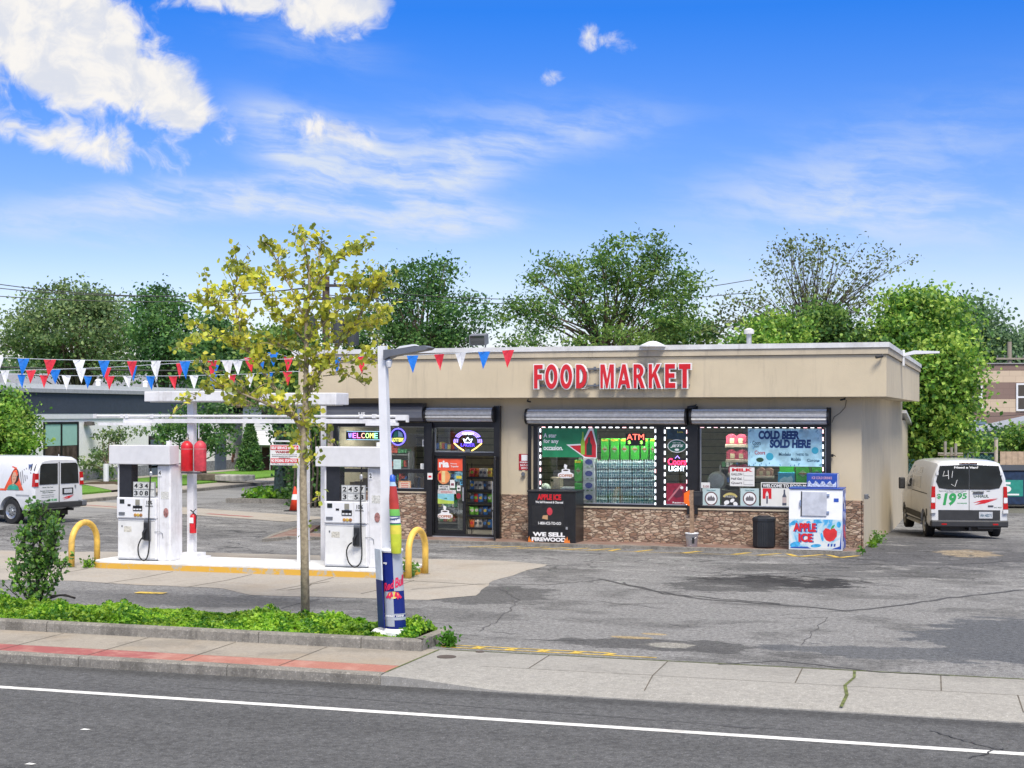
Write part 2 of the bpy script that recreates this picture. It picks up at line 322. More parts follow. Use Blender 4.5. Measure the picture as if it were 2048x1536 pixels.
# ------------------------------------------------------------------ mesh builder
class MB:
    def __init__(s): s.v = []; s.f = []; s.mi = []; s.cur = 0
    def add(s, vs, fs):
        o = len(s.v); s.v.extend(tuple(v) for v in vs); s.f.extend(tuple(i+o for i in f) for f in fs); s.mi.extend([s.cur]*len(fs)); return s
    def box(s, x0, x1, y0, y1, z0, z1):
        return s.add([(x0,y0,z0),(x1,y0,z0),(x1,y1,z0),(x0,y1,z0),(x0,y0,z1),(x1,y0,z1),(x1,y1,z1),(x0,y1,z1)],
                     [(0,3,2,1),(4,5,6,7),(0,1,5,4),(1,2,6,5),(2,3,7,6),(3,0,4,7)])
    def bbox(s, x0, x1, y0, y1, z0, z1, r=.02):
        """box with chamfered vertical and horizontal edges"""
        def ring(i, z): return [(x0+i,y0+r+0*i,z),(x0+r,y0+i,z),(x1-r,y0+i,z),(x1-i,y0+r,z),(x1-i,y1-r,z),(x1-r,y1-i,z),(x0+r,y1-i,z),(x0+i,y1-r,z)]
        rs = [ring(r*.6, z0), ring(0, z0+r), ring(0, z1-r), ring(r*.6, z1)]
        vs = [p for q in rs for p in q]; fs = [tuple(reversed(range(8))), tuple(range(24, 32))]
        for k in range(3):
            for i in range(8): fs.append((k*8+i, k*8+(i+1) % 8, (k+1)*8+(i+1) % 8, (k+1)*8+i))
        return s.add(vs, fs)
    def tube(s, pts, rad, n=8, cap=True):
        pts = [Vector(p) for p in pts]; rad = rad if hasattr(rad, '__len__') else [rad]*len(pts)
        vs = []; N = len(pts); up = Vector((0, 0, 1)); prev = None
        for i, p in enumerate(pts):
            t = (pts[min(i+1, N-1)]-pts[max(i-1, 0)])
            t = t.normalized() if t.length > 1e-9 else up
            if prev is None:
                a = t.cross(up if abs(t.z) < .9 else Vector((0, 1, 0))).normalized()
            else: a = (prev-t*prev.dot(t)); a = a.normalized() if a.length > 1e-6 else t.orthogonal().normalized()
            prev = a; b = t.cross(a)
            for k in range(n):
                an = 2*PI*k/n; vs.append(p+(a*math.cos(an)+b*math.sin(an))*rad[i])
        fs = [(i*n+k, i*n+(k+1) % n, (i+1)*n+(k+1) % n, (i+1)*n+k) for i in range(N-1) for k in range(n)]
        if cap: fs += [tuple(reversed(range(n))), tuple(range((N-1)*n, N*n))]
        return s.add(vs, fs)
    def cyl(s, p0, p1, r, n=16): return s.tube([p0, p1], r, n)
    def lathe(s, prof, c=(0, 0, 0), n=24, axis='z'):
        vs = []
        for r, z in prof:
            for k in range(n):
                a = 2*PI*k/n; x, y = r*math.cos(a), r*math.sin(a)
                q = {'z': (x, y, z), 'y': (x, z, y), 'x': (z, x, y)}[axis]; vs.append((q[0]+c[0], q[1]+c[1], q[2]+c[2]))
        m = len(prof)
        fs = [(i*n+k, i*n+(k+1) % n, (i+1)*n+(k+1) % n, (i+1)*n+k) for i in range(m-1) for k in range(n)]
        fs += [tuple(range(n)), tuple(range((m-1)*n, m*n))]
        return s.add(vs, fs)
    def prism(s, pts, a0, a1, axis='y'):
        """polygon in a plane, extruded along axis"""
        f = {'y': lambda p, a: (p[0], a, p[1]), 'z': lambda p, a: (p[0], p[1], a), 'x': lambda p, a: (a, p[0], p[1])}[axis]
        n = len(pts); vs = [f(p, a0) for p in pts]+[f(p, a1) for p in pts]
        fs = [tuple(range(n)), tuple(reversed(range(n, 2*n)))]+[(i, i+n, (i+1) % n+n, (i+1) % n) for i in range(n)]
        return s.add(vs, fs)
    def quad(s, a, b, c, d): return s.add([a, b, c, d], [(0, 1, 2, 3)])
    def build(s, name, mats, parent=None, world=False, smooth=False, fixn=True):
        me = bpy.data.meshes.new(name); vs = s.v
        if world and parent is not None:
            r = parent
            while r.parent: r = r.parent
            L = r.location; vs = [(v[0]-L.x, v[1]-L.y, v[2]-L.z) for v in vs]
        me.from_pydata(vs, [], s.f)
        for m in (mats if isinstance(mats, (list, tuple)) else [mats]): me.materials.append(m)
        if max(s.mi or [0]) > 0: me.polygons.foreach_set('material_index', s.mi)
        if fixn:
            import bmesh
            bm = bmesh.new(); bm.from_mesh(me); bmesh.ops.recalc_face_normals(bm, faces=bm.faces); bm.to_mesh(me); bm.free()
        if smooth: me.shade_smooth() if hasattr(me, 'shade_smooth') else None
        me.update(); o = bpy.data.objects.new(name, me); col.objects.link(o)
        if parent is not None: o.parent = parent
        return o
def smooth_angle(o, deg=35):
    me = o.data; me.shade_smooth()
    import bmesh
    bm = bmesh.new(); bm.from_mesh(me)
    for e in bm.edges:
        if len(e.link_faces) == 2 and e.calc_face_angle(0) > math.radians(deg): e.smooth = False
    bm.to_mesh(me); bm.free(); return o
def tag(o, label, cat, group=None, kind=None):
    if label: o['label'] = label
    if cat: o['category'] = cat
    if group: o['group'] = group
    if kind: o['kind'] = kind
    return o
def thing(name, label, cat, loc=(0, 0, 0), rz=0.0, group=None):
    o = bpy.data.objects.new(name, None); col.objects.link(o); o.location = loc; o.rotation_euler = (0, 0, rz)
    o.empty_display_size = .2; return tag(o, label, cat, group)
def struct(name, mb, m, **kw):
    o = mb.build(name, m, **kw); o['kind'] = 'structure'; return o
def copy_tree(o, parent=None, names=None):
    c = o.copy(); col.objects.link(c); c.parent = parent
    for ch in o.children: copy_tree(ch, c)
    return c
# text and flat outlines -> mesh data in (x, z) facing -y
TC = {}
def curve_mesh(cu):
    o = bpy.data.objects.new('tmp', cu); me = bpy.data.meshes.new_from_object(o)
    vs = [tuple(v.co) for v in me.vertices]; fs = [tuple(p.vertices) for p in me.polygons]
    bpy.data.objects.remove(o); bpy.data.meshes.remove(me); return vs, fs
def text_data(s, bold=0.0, shear=0.0):
    k = (s, bold, shear)
    if k not in TC:
        cu = bpy.data.curves.new('t', 'FONT'); cu.body = s; cu.size = 1; cu.extrude = .5; cu.offset = bold; cu.shear = shear
        cu.resolution_u = 4; cu.space_line = .9; cu.align_x = 'LEFT'
        vs, fs = curve_mesh(cu); bpy.data.curves.remove(cu)
        a = np.array(vs); lo = a.min(0); hi = a.max(0); a = (a-lo)/np.maximum(hi-lo, 1e-6)
        TC[k] = (a, fs, (hi-lo)[0]/(hi-lo)[1])
    return TC[k]
def text_mb(mb, s, x0, x1, z0, z1, y, th=.003, bold=.02, shear=0.0, plane='front', keep=False):
    """fit text into a rectangle; front = faces -y, left = faces -x (x runs along -y), y is the surface"""
    a, fs, asp = text_data(s, bold, shear)
    if keep:
        h = z1-z0; w = h*asp
        if w > x1-x0: w = x1-x0
        c = (x0+x1)/2; x0, x1 = c-w/2, c+w/2
    X = x0+a[:, 0]*(x1-x0); Zz = z0+a[:, 1]*(z1-z0); T = y-a[:, 2]*th
    if plane == 'front': vs = np.stack([X, T, Zz], 1)
    elif plane == 'left': vs = np.stack([T, X, Zz], 1)
    elif plane == 'right': vs = np.stack([2*y-T, X, Zz], 1)
    mb.add(vs.tolist(), fs); return mb
def outline_data(polys, extrude=.5, offset=0.0):
    cu = bpy.data.curves.new('c', 'CURVE'); cu.dimensions = '2D'; cu.fill_mode = 'BOTH'; cu.extrude = extrude; cu.offset = offset
    for p in polys:
        sp = cu.splines.new('POLY'); sp.points.add(len(p)-1)
        for q, (x, y) in zip(sp.points, p): q.co = (x, y, 0, 1)
        sp.use_cyclic_u = True
    r = curve_mesh(cu); bpy.data.curves.remove(cu); return r
def ell(cx, cy, rx, ry, n=28, a0=0, a1=2*PI, rot=0):
    full = abs(a1-a0-2*PI) < 1e-6
    out = []
    for i in range(n if full else n+1):
        a = a0+(a1-a0)*i/n; x, y = rx*math.cos(a), ry*math.sin(a)
        out.append((cx+x*math.cos(rot)-y*math.sin(rot), cy+x*math.sin(rot)+y*math.cos(rot)))
    return out
def star(cx, cy, r, r2, rot=0):
    return [(cx+(r if i % 2 == 0 else r2)*math.cos(PI/2+rot+i*PI/5), cy+(r if i % 2 == 0 else r2)*math.sin(PI/2+rot+i*PI/5)) for i in range(10)]

# ================================================================== GROUND
def ss(a, b, x): t = max(0, min(1, (x-a)/(b-a))); return t*t*(3-2*t)
def hgt(x, y): return -.42*ss(37.5, 50, y)*ss(-7, -3.4, x)
def grid(name, xs, ys, zf, m):
    mb = MB(); nx = len(xs)
    vs = [(x, y, zf(x, y)) for y in ys for x in xs]
    fs = [(j*nx+i, j*nx+i+1, (j+1)*nx+i+1, (j+1)*nx+i) for j in range(len(ys)-1) for i in range(nx-1)]
    mb.add(vs, fs); return struct(name, mb, m, fixn=False, smooth=True)
def lin(a, b, n): return [a+(b-a)*i/n for i in range(n+1)]
grid('ground', [-900, -300, -60, -30, -12]+lin(-8, -2, 8)+[4, 20, 60, 300, 900], [-600, -60, 17.0, 18.5, 18.9, 30]+lin(37, 51, 10)+[80, 200, 1500],
     lambda x, y: (-.17 if y < 18.7 else -.02)+(hgt(x, y)), gnd_m)
grid('parking_lot', lin(-45, -8, 8)+lin(-7.5, -3, 8)+lin(-2, 24, 6), lin(19.42, 36, 8)+lin(37.5, 51, 12)+[58], hgt, lot_m)
struct('road', MB().add([(-120, -14, -.13), (90, -14, -.13), (90, 17.32, -.13), (-120, 17.32, -.13)], [(0, 1, 2, 3)]), road_m)
# painted edge line
struct('lane_line', MB().add([(-120, 15.69, -.126), (90, 15.69, -.126), (90, 15.83, -.126), (-120, 15.83, -.126)], [(0, 1, 2, 3)]), mat('line_white', (.70, .70, .68), .7, var=.15, vs=20, dirt=.5))
# sidewalk with its red band on the left, and the sloping driveway apron on the right
XK = -7.25
mb = MB(); mb.box(-120, XK, 18.02, 19.42, -.14, 0.0); struct('sidewalk', mb, walk_m)
mb = MB(); mb.box(-120, XK, 17.50, 18.018, -.14, -.002); struct('red_paving_band', mb, redbrick_m)
mb = MB()
xs = lin(XK+.004, XK+1.7, 6)+lin(XK+3, 60, 14); prof = []
for x in xs:
    k = ss(XK, XK+1.8, x); prof.append([(x, 19.418, 0), (x, 18.3, 0), (x, 17.50, -.075*k), (x, 17.33, -.105*k-.012), (x, 17.325, -.15)])
for a, b in zip(prof, prof[1:]):
    for i in range(4): mb.quad(a[i], b[i], b[i+1], a[i+1])
struct('driveway_apron', mb, apron_m)
mb = MB()
mb.add([], [])
kx = [-120, -18.5, -15.2, -11.62, -9.4, XK]
for a, b in zip(kx, kx[1:]):
    a += .006; b -= .006
    pr = [(17.34, -.14), (17.345, -.02), (17.37, .004), (17.495, .004), (17.495, -.14)]
    mb.prism([(p[0], p[1]) for p in pr], a, b, 'x')
struct('road_kerb', mb, kerb_m)
# joints
jm = mat('joint_dark', (.10, .085, .065), .95, var=.3); mossy = mat('moss_joint', (.10, .12, .035), .95, var=.5, vs=12)
mb = MB()
def strip(mb, pts, w, z):
    for (a, b) in zip(pts, pts[1:]):
        a = Vector((a[0], a[1])); b = Vector((b[0], b[1])); d = (b-a); n = Vector((-d.y, d.x)).normalized()*w/2
        za = z(a.x, a.y) if callable(z) else z; zb = z(b.x, b.y) if callable(z) else z
        mb.quad((*(a-n), za), (*(b-n), zb), (*(b+n), zb), (*(a+n), za))
for k in range(9): x = -8.75-1.42*k; strip(mb, [(x, 17.52), (x-.06, 19.14)], .012, .004)
for x in (-5.62, -4.0, -2.25, -.55, 1.3, 3.2): strip(mb, [(x, 18.32), (x-.04, 19.4)], .014, .004)
strip(mb, [(XK+1.0, 18.3), (25, 18.3)], .008, .003)
for x in (-4.0, .3): strip(mb, [(x+.05, 17.6), (x, 18.3)], .012, lambda x, y: -.075*(18.3-y)/.8+.006)
struct('sidewalk_joints', mb, jm)
mb = MB(); strip(mb, [(-1.62, 17.4), (-1.60, 17.9), (-1.66, 18.32)], .04, lambda x, y: (-.075*(18.3-y)/.8 if y < 18.3 else 0)+.008); strip(mb, [(-1.66, 18.32), (-1.60, 18.9), (-1.64, 19.4)], .035, .006)
strip(mb, [(XK, 17.5), (XK+.01, 19.4)], .03, .005); strip(mb, [(XK+.1, 19.415), (-3, 19.42), (3, 19.42), (12, 19.42)], .035, .005)
struct('weedy_joints', mb, mossy)
# utility covers in the sidewalk
for (px, py, r, lb) in ((893, 1314, .13, 'dark round utility cap set in the sidewalk near the planter corner'), (960, 1304, .06, 'tiny round cap in the sidewalk below the yellow lines')):
    p = Gd(px, py); o = MB(); o.lathe([(r, .001), (r, .008), (r*.8, .012), (r*.75, .009)], (0, 0, 0), 20); o = o.build('utility_cover', mat('cast_iron', (.10, .08, .07), .8, .3)); o.location = p; tag(o, lb, 'utility cap', 'utility caps in the sidewalk')
# concrete pads round the island
def sheet(name, pts, z, m, nz=0):
    mb = MB(); mb.add([(p[0], p[1], z) for p in pts], [tuple(range(len(pts)))]); return struct(name, mb, m)
padp = [(-40, 24.6), (-18.6, 24.85), (-16.9, 25.15), (-15.6, 24.95), (-13.6, 24.9), (-12.6, 24.15), (-11, 24.3), (-9.35, 24.45), (-8.75, 25.3), (-9.2, 27.6), (-9.05, 30.9), (-10.1, 31.4), (-18, 31.2), (-21, 30.2), (-40, 30)]
pj = []
for a, b in zip(padp, padp[1:]+padp[:1]):
    n = max(1, int(math.dist(a, b)/.35)) if -22 < a[0] and b[0] > -22 else 1
    for i in range(n):
        t = i/n; pj.append((a[0]+(b[0]-a[0])*t+(random.uniform(-.04, .04) if i else 0), a[1]+(b[1]-a[1])*t+(random.uniform(-.05, .05) if i else 0)))
sheet('concrete_pad', pj, .005, pad_m)
mb = MB()
for x in (-18.0, -16.0, -14.2, -12.4, -10.7): strip(mb, [(x-.1, 24.9), (x+.05, 26.1), (x+.02, 27.2)], .02, .009)
strip(mb, [(-11, 27.15), (-9.9, 27.0), (-9.1, 26.9)], .025, .009); strip(mb, [(-12.3, 25.0), (-12.15, 25.5), (-12.3, 26.0), (-12.15, 26.5)], .03, .009)
struct('pad_joints', mb, jm)
# cracks, tar seams
def jag(pts, n=8, j=.06):
    out = []
    for a, b in zip(pts, pts[1:]):
        for i in range(n):
            t = i/n; out.append((a[0]+(b[0]-a[0])*t+random.uniform(-j, j), a[1]+(b[1]-a[1])*t+random.uniform(-j, j)))
    out.append(pts[-1]); return out
def gp(l): return [(Gd(x, y).x, Gd(x, y).y) for x, y in l]
tar = mat('tar_seam', (.055, .055, .058), .7, var=.3, vs=4); mb = MB()
strip(mb, jag(gp([(1205, 1158), (1300, 1180), (1400, 1198), (1560, 1210), (1700, 1222), (1800, 1211), (1900, 1196), (2048, 1180)]), 7, .04), .085, .005)
strip(mb, jag(gp([(1240, 1165), (1330, 1188), (1420, 1196), (1560, 1208)]), 7, .07), .045, .009)
strip(mb, jag(gp([(820, 1180), (960, 1168), (1100, 1170), (1205, 1160)]), 7, .06), .03, .005)
strip(mb, jag(gp([(1000, 1178), (1040, 1200), (1000, 1240), (960, 1262)]), 7, .05), .015, .005)
strip(mb, jag(gp([(1440, 1330), (1560, 1322), (1640, 1330), (1760, 1345), (1900, 1352)]), 6, .03), .03, .005)
strip(mb, jag(gp([(1340, 1140), (1500, 1150), (1700, 1140), (1860, 1146)]), 7, .1), .03, .005)
strip(mb, jag(gp([(1600, 1290), (1630, 1260), (1655, 1235)]), 6, .04), .012, .005)
strip(mb, jag(gp([(560, 1218), (640, 1198)]), 6, .05), .03, .005)
strip(mb, jag(gp([(1900, 1130), (2048, 1120)]), 7, .1), .04, .005)
for _ in range(26):
    x, y = random.uniform(-9, 4), random.uniform(20.5, 33.5); L = random.uniform(.5, 1.6); a = random.uniform(-.5, .5)
    strip(mb, jag([(x, y), (x+L*math.cos(a), y+L*math.sin(a))], 6, .05), random.uniform(.008, .02), .005)
for _ in range(16):
    x, y = random.uniform(-30, -12), random.uniform(31, 44); L = random.uniform(1, 4); a = random.uniform(-.3, .3)
    strip(mb, jag([(x, y), (x+L*math.cos(a), y+L*math.sin(a))], 8, .12), random.uniform(.02, .06), .005)
struct('asphalt_cracks', mb, tar)
mb = MB(); strip(mb, jag([(-9.5, 16.5), (-2, 16.2)], 10, .03), .012, -.125); strip(mb, jag([(-.6, 16.6), (-.25, 16.2), (.1, 15.9), (-.2, 15.4)], 6, .03), .02, -.120)
strip(mb, [(Gd(1447, 1452, -.13).x, Gd(1447, 1452, -.13).y), (Gd(1502, 1457, -.13).x, Gd(1502, 1457, -.13).y)], .05, -.126)
struct('road_cracks', mb, tar)
# yellow hatched kerb markings and parking lines
ylm = mat('line_yellow', (.55, .38, .06), .8, var=.35, vs=14, dirt=.5); mb = MB()
Yk = 35.05
for (px, w, s) in ((965, .14, .6), (1010, .14, .6), (1062, .14, .6), (1108, .14, .5), (1150, .14, .45), (1195, .14, .4), (1225, .12, .1), (1283, .12, .25), (1378, .16, .3), (1477, .16, .28), (1532, .16, .4), (1577, .14, -.25), (1616, .18, .4), (1660, .14, -.28), (1692, .16, .35)):
    x = XY(px, 34.75); mb.quad((x-s/2, 34.45, .005), (x-s/2+w*.6+.06, 34.45, .005), (x+s/2+w*.6+.06, 35.0, .005), (x+s/2, 35.0, .005))
strip(mb, [(XY(900, 34.4), 34.4), (XY(1690, 34.4), 34.4)], .035, .004)
x0 = Gd(900, 1288).x; x1 = Gd(1225, 1302).x
strip(mb, [(x0, 19.62), (x1+.7, 19.62)], .05, .005); strip(mb, [(x0-.1, 19.82), (x1, 19.82)], .05, .005)
for k in range(6): x = x0+(x1-x0)*k/5; strip(mb, [(x, 19.64), (x+.07, 19.80)], .12, .005)
p = Gd(300, 1187); strip(mb, [(p.x-.28, p.y), (p.x+.28, p.y+.05)], .22, .012)
struct('yellow_markings', mb, ylm)
# store walkway
XL, XR = XY(597, 36.3), XY(1723, 36.3)
mb = MB(); wk = [Gd(531, 1083), Gd(549, 1076), Gd(606, 1057), Gd(640, 1055)]; mb.prism([(-17.3, 36.32), (wk[3].x, wk[3].y), (wk[2].x, wk[2].y), (wk[1].x, wk[1].y), (wk[0].x, wk[0].y), (-17.3, 35.27), (XR+.06, 35.27), (XR+.06, 36.32)], -.05, .07, 'z'); struct('brick_walkway', mb, brickwalk_m)
mb = MB(); mb.prism([(-17.3, 35.10), (XR+.10, 35.10), (XR+.10, 35.268), (-17.3, 35.268)], -.05, .076, 'z'); wo = [Gd(524, 1084), Gd(541, 1075), Gd(600, 1054.5)]; mb.prism([(-17.3, 35.10), (-17.3, 35.268), (wk[0].x, wk[0].y), (wk[1].x, wk[1].y), (wk[2].x, wk[2].y), (wo[2].x, wo[2].y), (wo[1].x, wo[1].y), (wo[0].x, wo[0].y), (wo[0].x+.3, 35.0)], -.05, .076, 'z'); struct('walkway_kerb', mb, kerb_m)

# left side: street, far pavement, lawn
sheet('side_street', [(-90, 43), (-31.3, 46.2), (-27, 47), (-27.0, 140), (-31.4, 140), (-90, 141)], .004, street_m)
sheet('side_street_lane', [(-31.4, 30), (-27, 30), (-27, 47), (-31.4, 46)], .004, street_m)
mb = MB(); mb.prism([(-33.0, 30), (-31.4, 30), (-31.4, 150), (-33.0, 150)], -.05, .13, 'z'); struct('far_pavement', mb, pad_m)
mb = MB(); mb.prism([(-31.398, 30), (-31.25, 30), (-31.25, 150), (-31.398, 150)], -.05, .12, 'z'); struct('far_kerb', mb, kerb_m)
mb = MB(); mb.prism([(-70, 30), (-33.0, 30), (-33.0, 150), (-70, 150)], -.05, .20, 'z'); struct('lawn', mb, grass_m)
mb = MB(); mb.prism([(-38.9, 58), (-37.9, 58), (-37.9, 110), (-38.9, 110)], 0, .215, 'z'); a = Gd(165, 962, .2); mb.prism([(-38, 56.5), (-33.0, 51.5), (-33.0, 53.0), (-38, 58.3)], 0, .22, 'z'); struct('garden_path', mb, pad_m)
sheet('corner_pavement', [(-34, 46.7), (-20, 40.6), (-19.4, 42.6), (-27, 46.0), (-33.4, 48.6)], .010, pad_m)
mb = MB(); strip(mb, jag([(-31, 46.05), (-28, 44.75)], 6, .05), .16, .014); strip(mb, jag([(-24, 43.0), (-22, 42.15)], 6, .05), .22, .014); struct('corner_red_band', mb, redbrick_m)
mb = MB(); mb.prism([(-26.3, 48.9), (-21.6, 48.9), (-21.2, 58), (-25.6, 58)], -.02, .14, 'z'); struct('corner_bed', mb, dirt_m)
mb = MB(); mb.box(-26.45, -21.4, 48.72, 48.89, -.02, .16); struct('corner_kerb', mb, kerb_m)

# planter strip beside the sidewalk
PLF, PLE = 19.18, -7.42
mb = MB()
for a, b in ((-120, -18), (-18, -13.4), (-13.4, -9.9), (-9.9, -8.32), (-8.32, PLE)):
    mb.prism([(PLF, -.05), (PLF+.01, .125), (PLF+.03, .15), (PLF+.17, .15), (PLF+.17, -.05)], a+.006, b-.006, 'x')
mb.prism([(PLE-.16, PLF+.176), (PLE, PLF+.05), (PLE+.02, 20.3), (PLE-.15, 20.45)], -.05, .15, 'z')
struct('planter_kerb', mb, kerb_m)
mb = MB(); mb.prism([(-60, PLF+.17), (PLE-.16, PLF+.17), (PLE-.16, 20.4), (-9.5, 21.1), (-60, 22.2)], -.05, .10, 'z'); struct('planter_soil', mb, dirt_m)

# ================================================================== FOLIAGE
def leaves(name, mats, C, size, parent=None, clump=None, up=0.0, aspect=.7, droop=0.0, seed=1):
    """C: Nx3 leaf centres -> one mesh of small folded leaves"""
    r = np.random.default_rng(seed); C = np.asarray(C, float); N = len(C)
    n = r.normal(size=(N, 3)); n[:, 2] += up; n /= np.linalg.norm(n, axis=1, keepdims=True)
    a = r.normal(size=(N, 3)); a[:, 2] -= droop; a -= n*(a*n).sum(1, keepdims=True); a /= np.linalg.norm(a, axis=1, keepdims=True)
    b = np.cross(n, a); s = size*r.uniform(.6, 1.3, size=(N, 1))
    f = n*s*.12
    P = np.stack([C-a*s*.5, C-a*s*.12+b*s*aspect*.5+f, C+a*s*.22+b*s*aspect*.36+f, C+a*s*.55, C+a*s*.22-b*s*aspect*.36+f, C-a*s*.12-b*s*aspect*.5+f], 1)
    me = bpy.data.meshes.new(name); V = P.reshape(-1, 3)
    if parent is not None:
        q = parent
        while q.parent: q = q.parent
        V = V-np.array(q.location)
    idx = np.arange(N)[:, None]*6; F = np.concatenate([idx+np.array([[0, 1, 2, 3]]), idx+np.array([[0, 3, 4, 5]])], 1).reshape(-1, 4)
    me.vertices.add(len(V)); me.vertices.foreach_set('co', V.ravel()); me.loops.add(F.size); me.loops.foreach_set('vertex_index', F.ravel().astype(np.int32))
    me.polygons.add(len(F)); me.polygons.foreach_set('loop_start', np.arange(len(F), dtype=np.int32)*4); me.polygons.foreach_set('loop_total', np.full(len(F), 4, np.int32))
    for m in mats: me.materials.append(m)
    if clump is None: clump = np.zeros(N, int)
    bias = r.integers(0, 3, size=int(clump.max())+1)[clump]; own = r.integers(0, 3, size=N)
    mi = np.where(r.random(N) < .55, bias, own).astype(np.int32)
    me.polygons.foreach_set('material_index', np.repeat(mi, 2)); me.update(calc_edges=True)
    o = bpy.data.objects.new(name, me); col.objects.link(o)
    if parent is not None: o.parent = parent
    return o
CAM = Vector((0, 0, H))
def tree(name, label, cat, base, trunk_r, ells, leafs, size, nclump, per, seed, group=None, bark=None, limb=.5, dm=1.0, sig=.42, shell=.55, fork=.35, aspect=.7, trunkname='trunk'):
    """ells: list of (px, py, rx_px, ry_px, depth) ellipses of the crown seen in the photo, set at real depth"""
    r = np.random.default_rng(seed); rr = random.Random(seed); base = Vector(base); bark = bark or barkm
    t = thing(name, label, cat, base, 0, group)
    pts = []; ids = []; cents = []; k = 0
    areas = np.array([e[2]*e[3] for e in ells], float); areas /= areas.sum()
    for e, w in zip(ells, areas):
        c = C3(e[0], e[1], e[4]); RX = e[2]/FP*e[4]; RZ = e[3]/FP*e[4]; RD = min(max(RX, RZ)*.9, 5.0)*dm
        m = max(3, int(nclump*w))
        for i in range(m):
            v = r.normal(size=3); v /= np.linalg.norm(v); v *= r.uniform(shell, 1.0)**.7
            q = Vector((c.x+v[0]*RX*rx_+v[1]*RD*fx_, c.y+v[0]*RX*ry_+v[1]*RD*fy_, c.z+v[2]*RZ))
            cents.append(q); s = sig*r.uniform(.6, 1.4)
            n = max(3, int(per*r.uniform(.5, 1.5)))
            g_ = r.normal(size=(n, 3))*np.array([s, s, s*.62])+np.array(q)
            pts.append(g_); ids += [k]*n; k += 1
    P = np.concatenate(pts); ids = np.array(ids); ok = P[:, 2] > base.z+.05; P = P[ok]; ids = ids[ok]
    top = max(cents, key=lambda q: q.z); cx = sum((q for q in cents), Vector())/len(cents)
    zf = base.z+(cx.z-base.z)*fork; mb = MB()
    fk = Vector((base.x+(cx.x-base.x)*.3, base.y+(cx.y-base.y)*.3, zf))
    mid = Vector((cx.x, cx.y, base.z+(top.z-base.z)*.75))
    wob = lambda s: Vector((rr.uniform(-s, s), rr.uniform(-s, s), 0))
    stem = [base-Vector((0, 0, .1)), base.lerp(fk, .5)+wob(trunk_r*.5), fk, fk.lerp(mid, .5)+wob(trunk_r*2), mid]
    mb.tube(stem, [trunk_r*1.25, trunk_r, trunk_r*.85, trunk_r*.5, trunk_r*.15], 8)
    nl = int(len(cents)*limb)
    for q in rr.sample(cents, nl):
        j = rr.uniform(0, 1); s0 = stem[2].lerp(stem[3], j) if q.z > zf else stem[1].lerp(stem[2], .5+j*.5)
        if s0.z > q.z-.2: s0 = stem[1].lerp(stem[2], .8)
        L = (q-s0).length; m1 = s0.lerp(q, .45)+Vector((rr.uniform(-.08, .08)*L, rr.uniform(-.08, .08)*L, rr.uniform(.02, .12)*L))
        r0 = trunk_r*rr.uniform(.16, .34)
        mb.tube([s0, s0.lerp(m1, .5)+Vector((0, 0, .01*L)), m1, q], [r0, r0*.75, r0*.5, r0*.12], 5)
    mb.build(trunkname, bark, t, world=True, smooth=True, fixn=False)
    leaves('crown', leafs, P, size, t, ids, up=.5, aspect=aspect, seed=seed)
    return t
def gz(px, d):     # ground point under a pixel column at depth d
    p = C3(px, HY, d); return (p.x, p.y, .0)

BG = 'trees behind the buildings'
tree('broad_tree', 'wide pale green tree at far left behind the low white building', 'tree', gz(150, 96), .35, [(140, 660, 120, 90, 96), (60, 690, 60, 60, 95), (225, 650, 55, 60, 97), (130, 610, 70, 40, 96), (240, 700, 50, 60, 94)], L_sage, .22, 190, 95, 11, BG, sig=.62)
tree('broad_tree', 'narrow dark green tree beside the wide pale one at left', 'tree', gz(325, 90), .32, [(325, 670, 52, 80, 90), (320, 620, 35, 40, 90), (350, 710, 50, 50, 89)], L_dark, .21, 85, 115, 12, BG, sig=.55)
tree('broad_tree', 'dark tree behind the left half of the young yellowish tree', 'tree', gz(425, 86), .3, [(425, 690, 42, 55, 86), (450, 720, 35, 35, 85)], L_dark, .22, 42, 150, 13, BG, sig=.6)
tree('broad_tree', 'bushy green tree at the left corner of the shop, right of the dark one', 'tree', gz(575, 62), .28, [(575, 740, 62, 70, 62), (560, 690, 45, 35, 63), (600, 800, 50, 50, 61), (530, 770, 30, 30, 62), (590, 700, 30, 40, 62)], L_mid, .16, 140, 130, 14, BG, sig=.45)
tree('broad_tree', 'dark tree over the left end of the shop roof behind the lamp pole', 'tree', gz(850, 74), .32, [(850, 640, 85, 65, 74), (820, 560, 60, 35, 74), (880, 560, 28, 45, 75), (920, 640, 55, 50, 73), (760, 600, 50, 50, 75), (740, 660, 60, 45, 74), (870, 680, 90, 25, 73)], L_dark, .17, 170, 80, 15, BG, sig=.42, limb=.6)
tree('spreading_tree', 'big spreading green tree behind the middle of the shop roof', 'tree', gz(1215, 60), .26, [(1250, 520, 70, 45, 60), (1330, 560, 62, 50, 60), (1120, 560, 65, 45, 61), (1060, 630, 60, 45, 60), (1200, 600, 70, 60, 60), (1310, 500, 30, 25, 60), (1340, 625, 50, 45, 59), (1240, 680, 85, 16, 58), (1110, 688, 80, 12, 59), (1030, 685, 36, 14, 60)], L_mid, .18, 205, 66, 16, BG, sig=.33, limb=.32, fork=.62, aspect=.42)
tree('low_tree', 'small rounded green tree just above the roof right of the spreading one', 'tree', gz(1375, 68), .2, [(1375, 668, 60, 30, 68), (1300, 680, 60, 22, 69)], L_mid, .22, 40, 50, 17, BG, sig=.42)
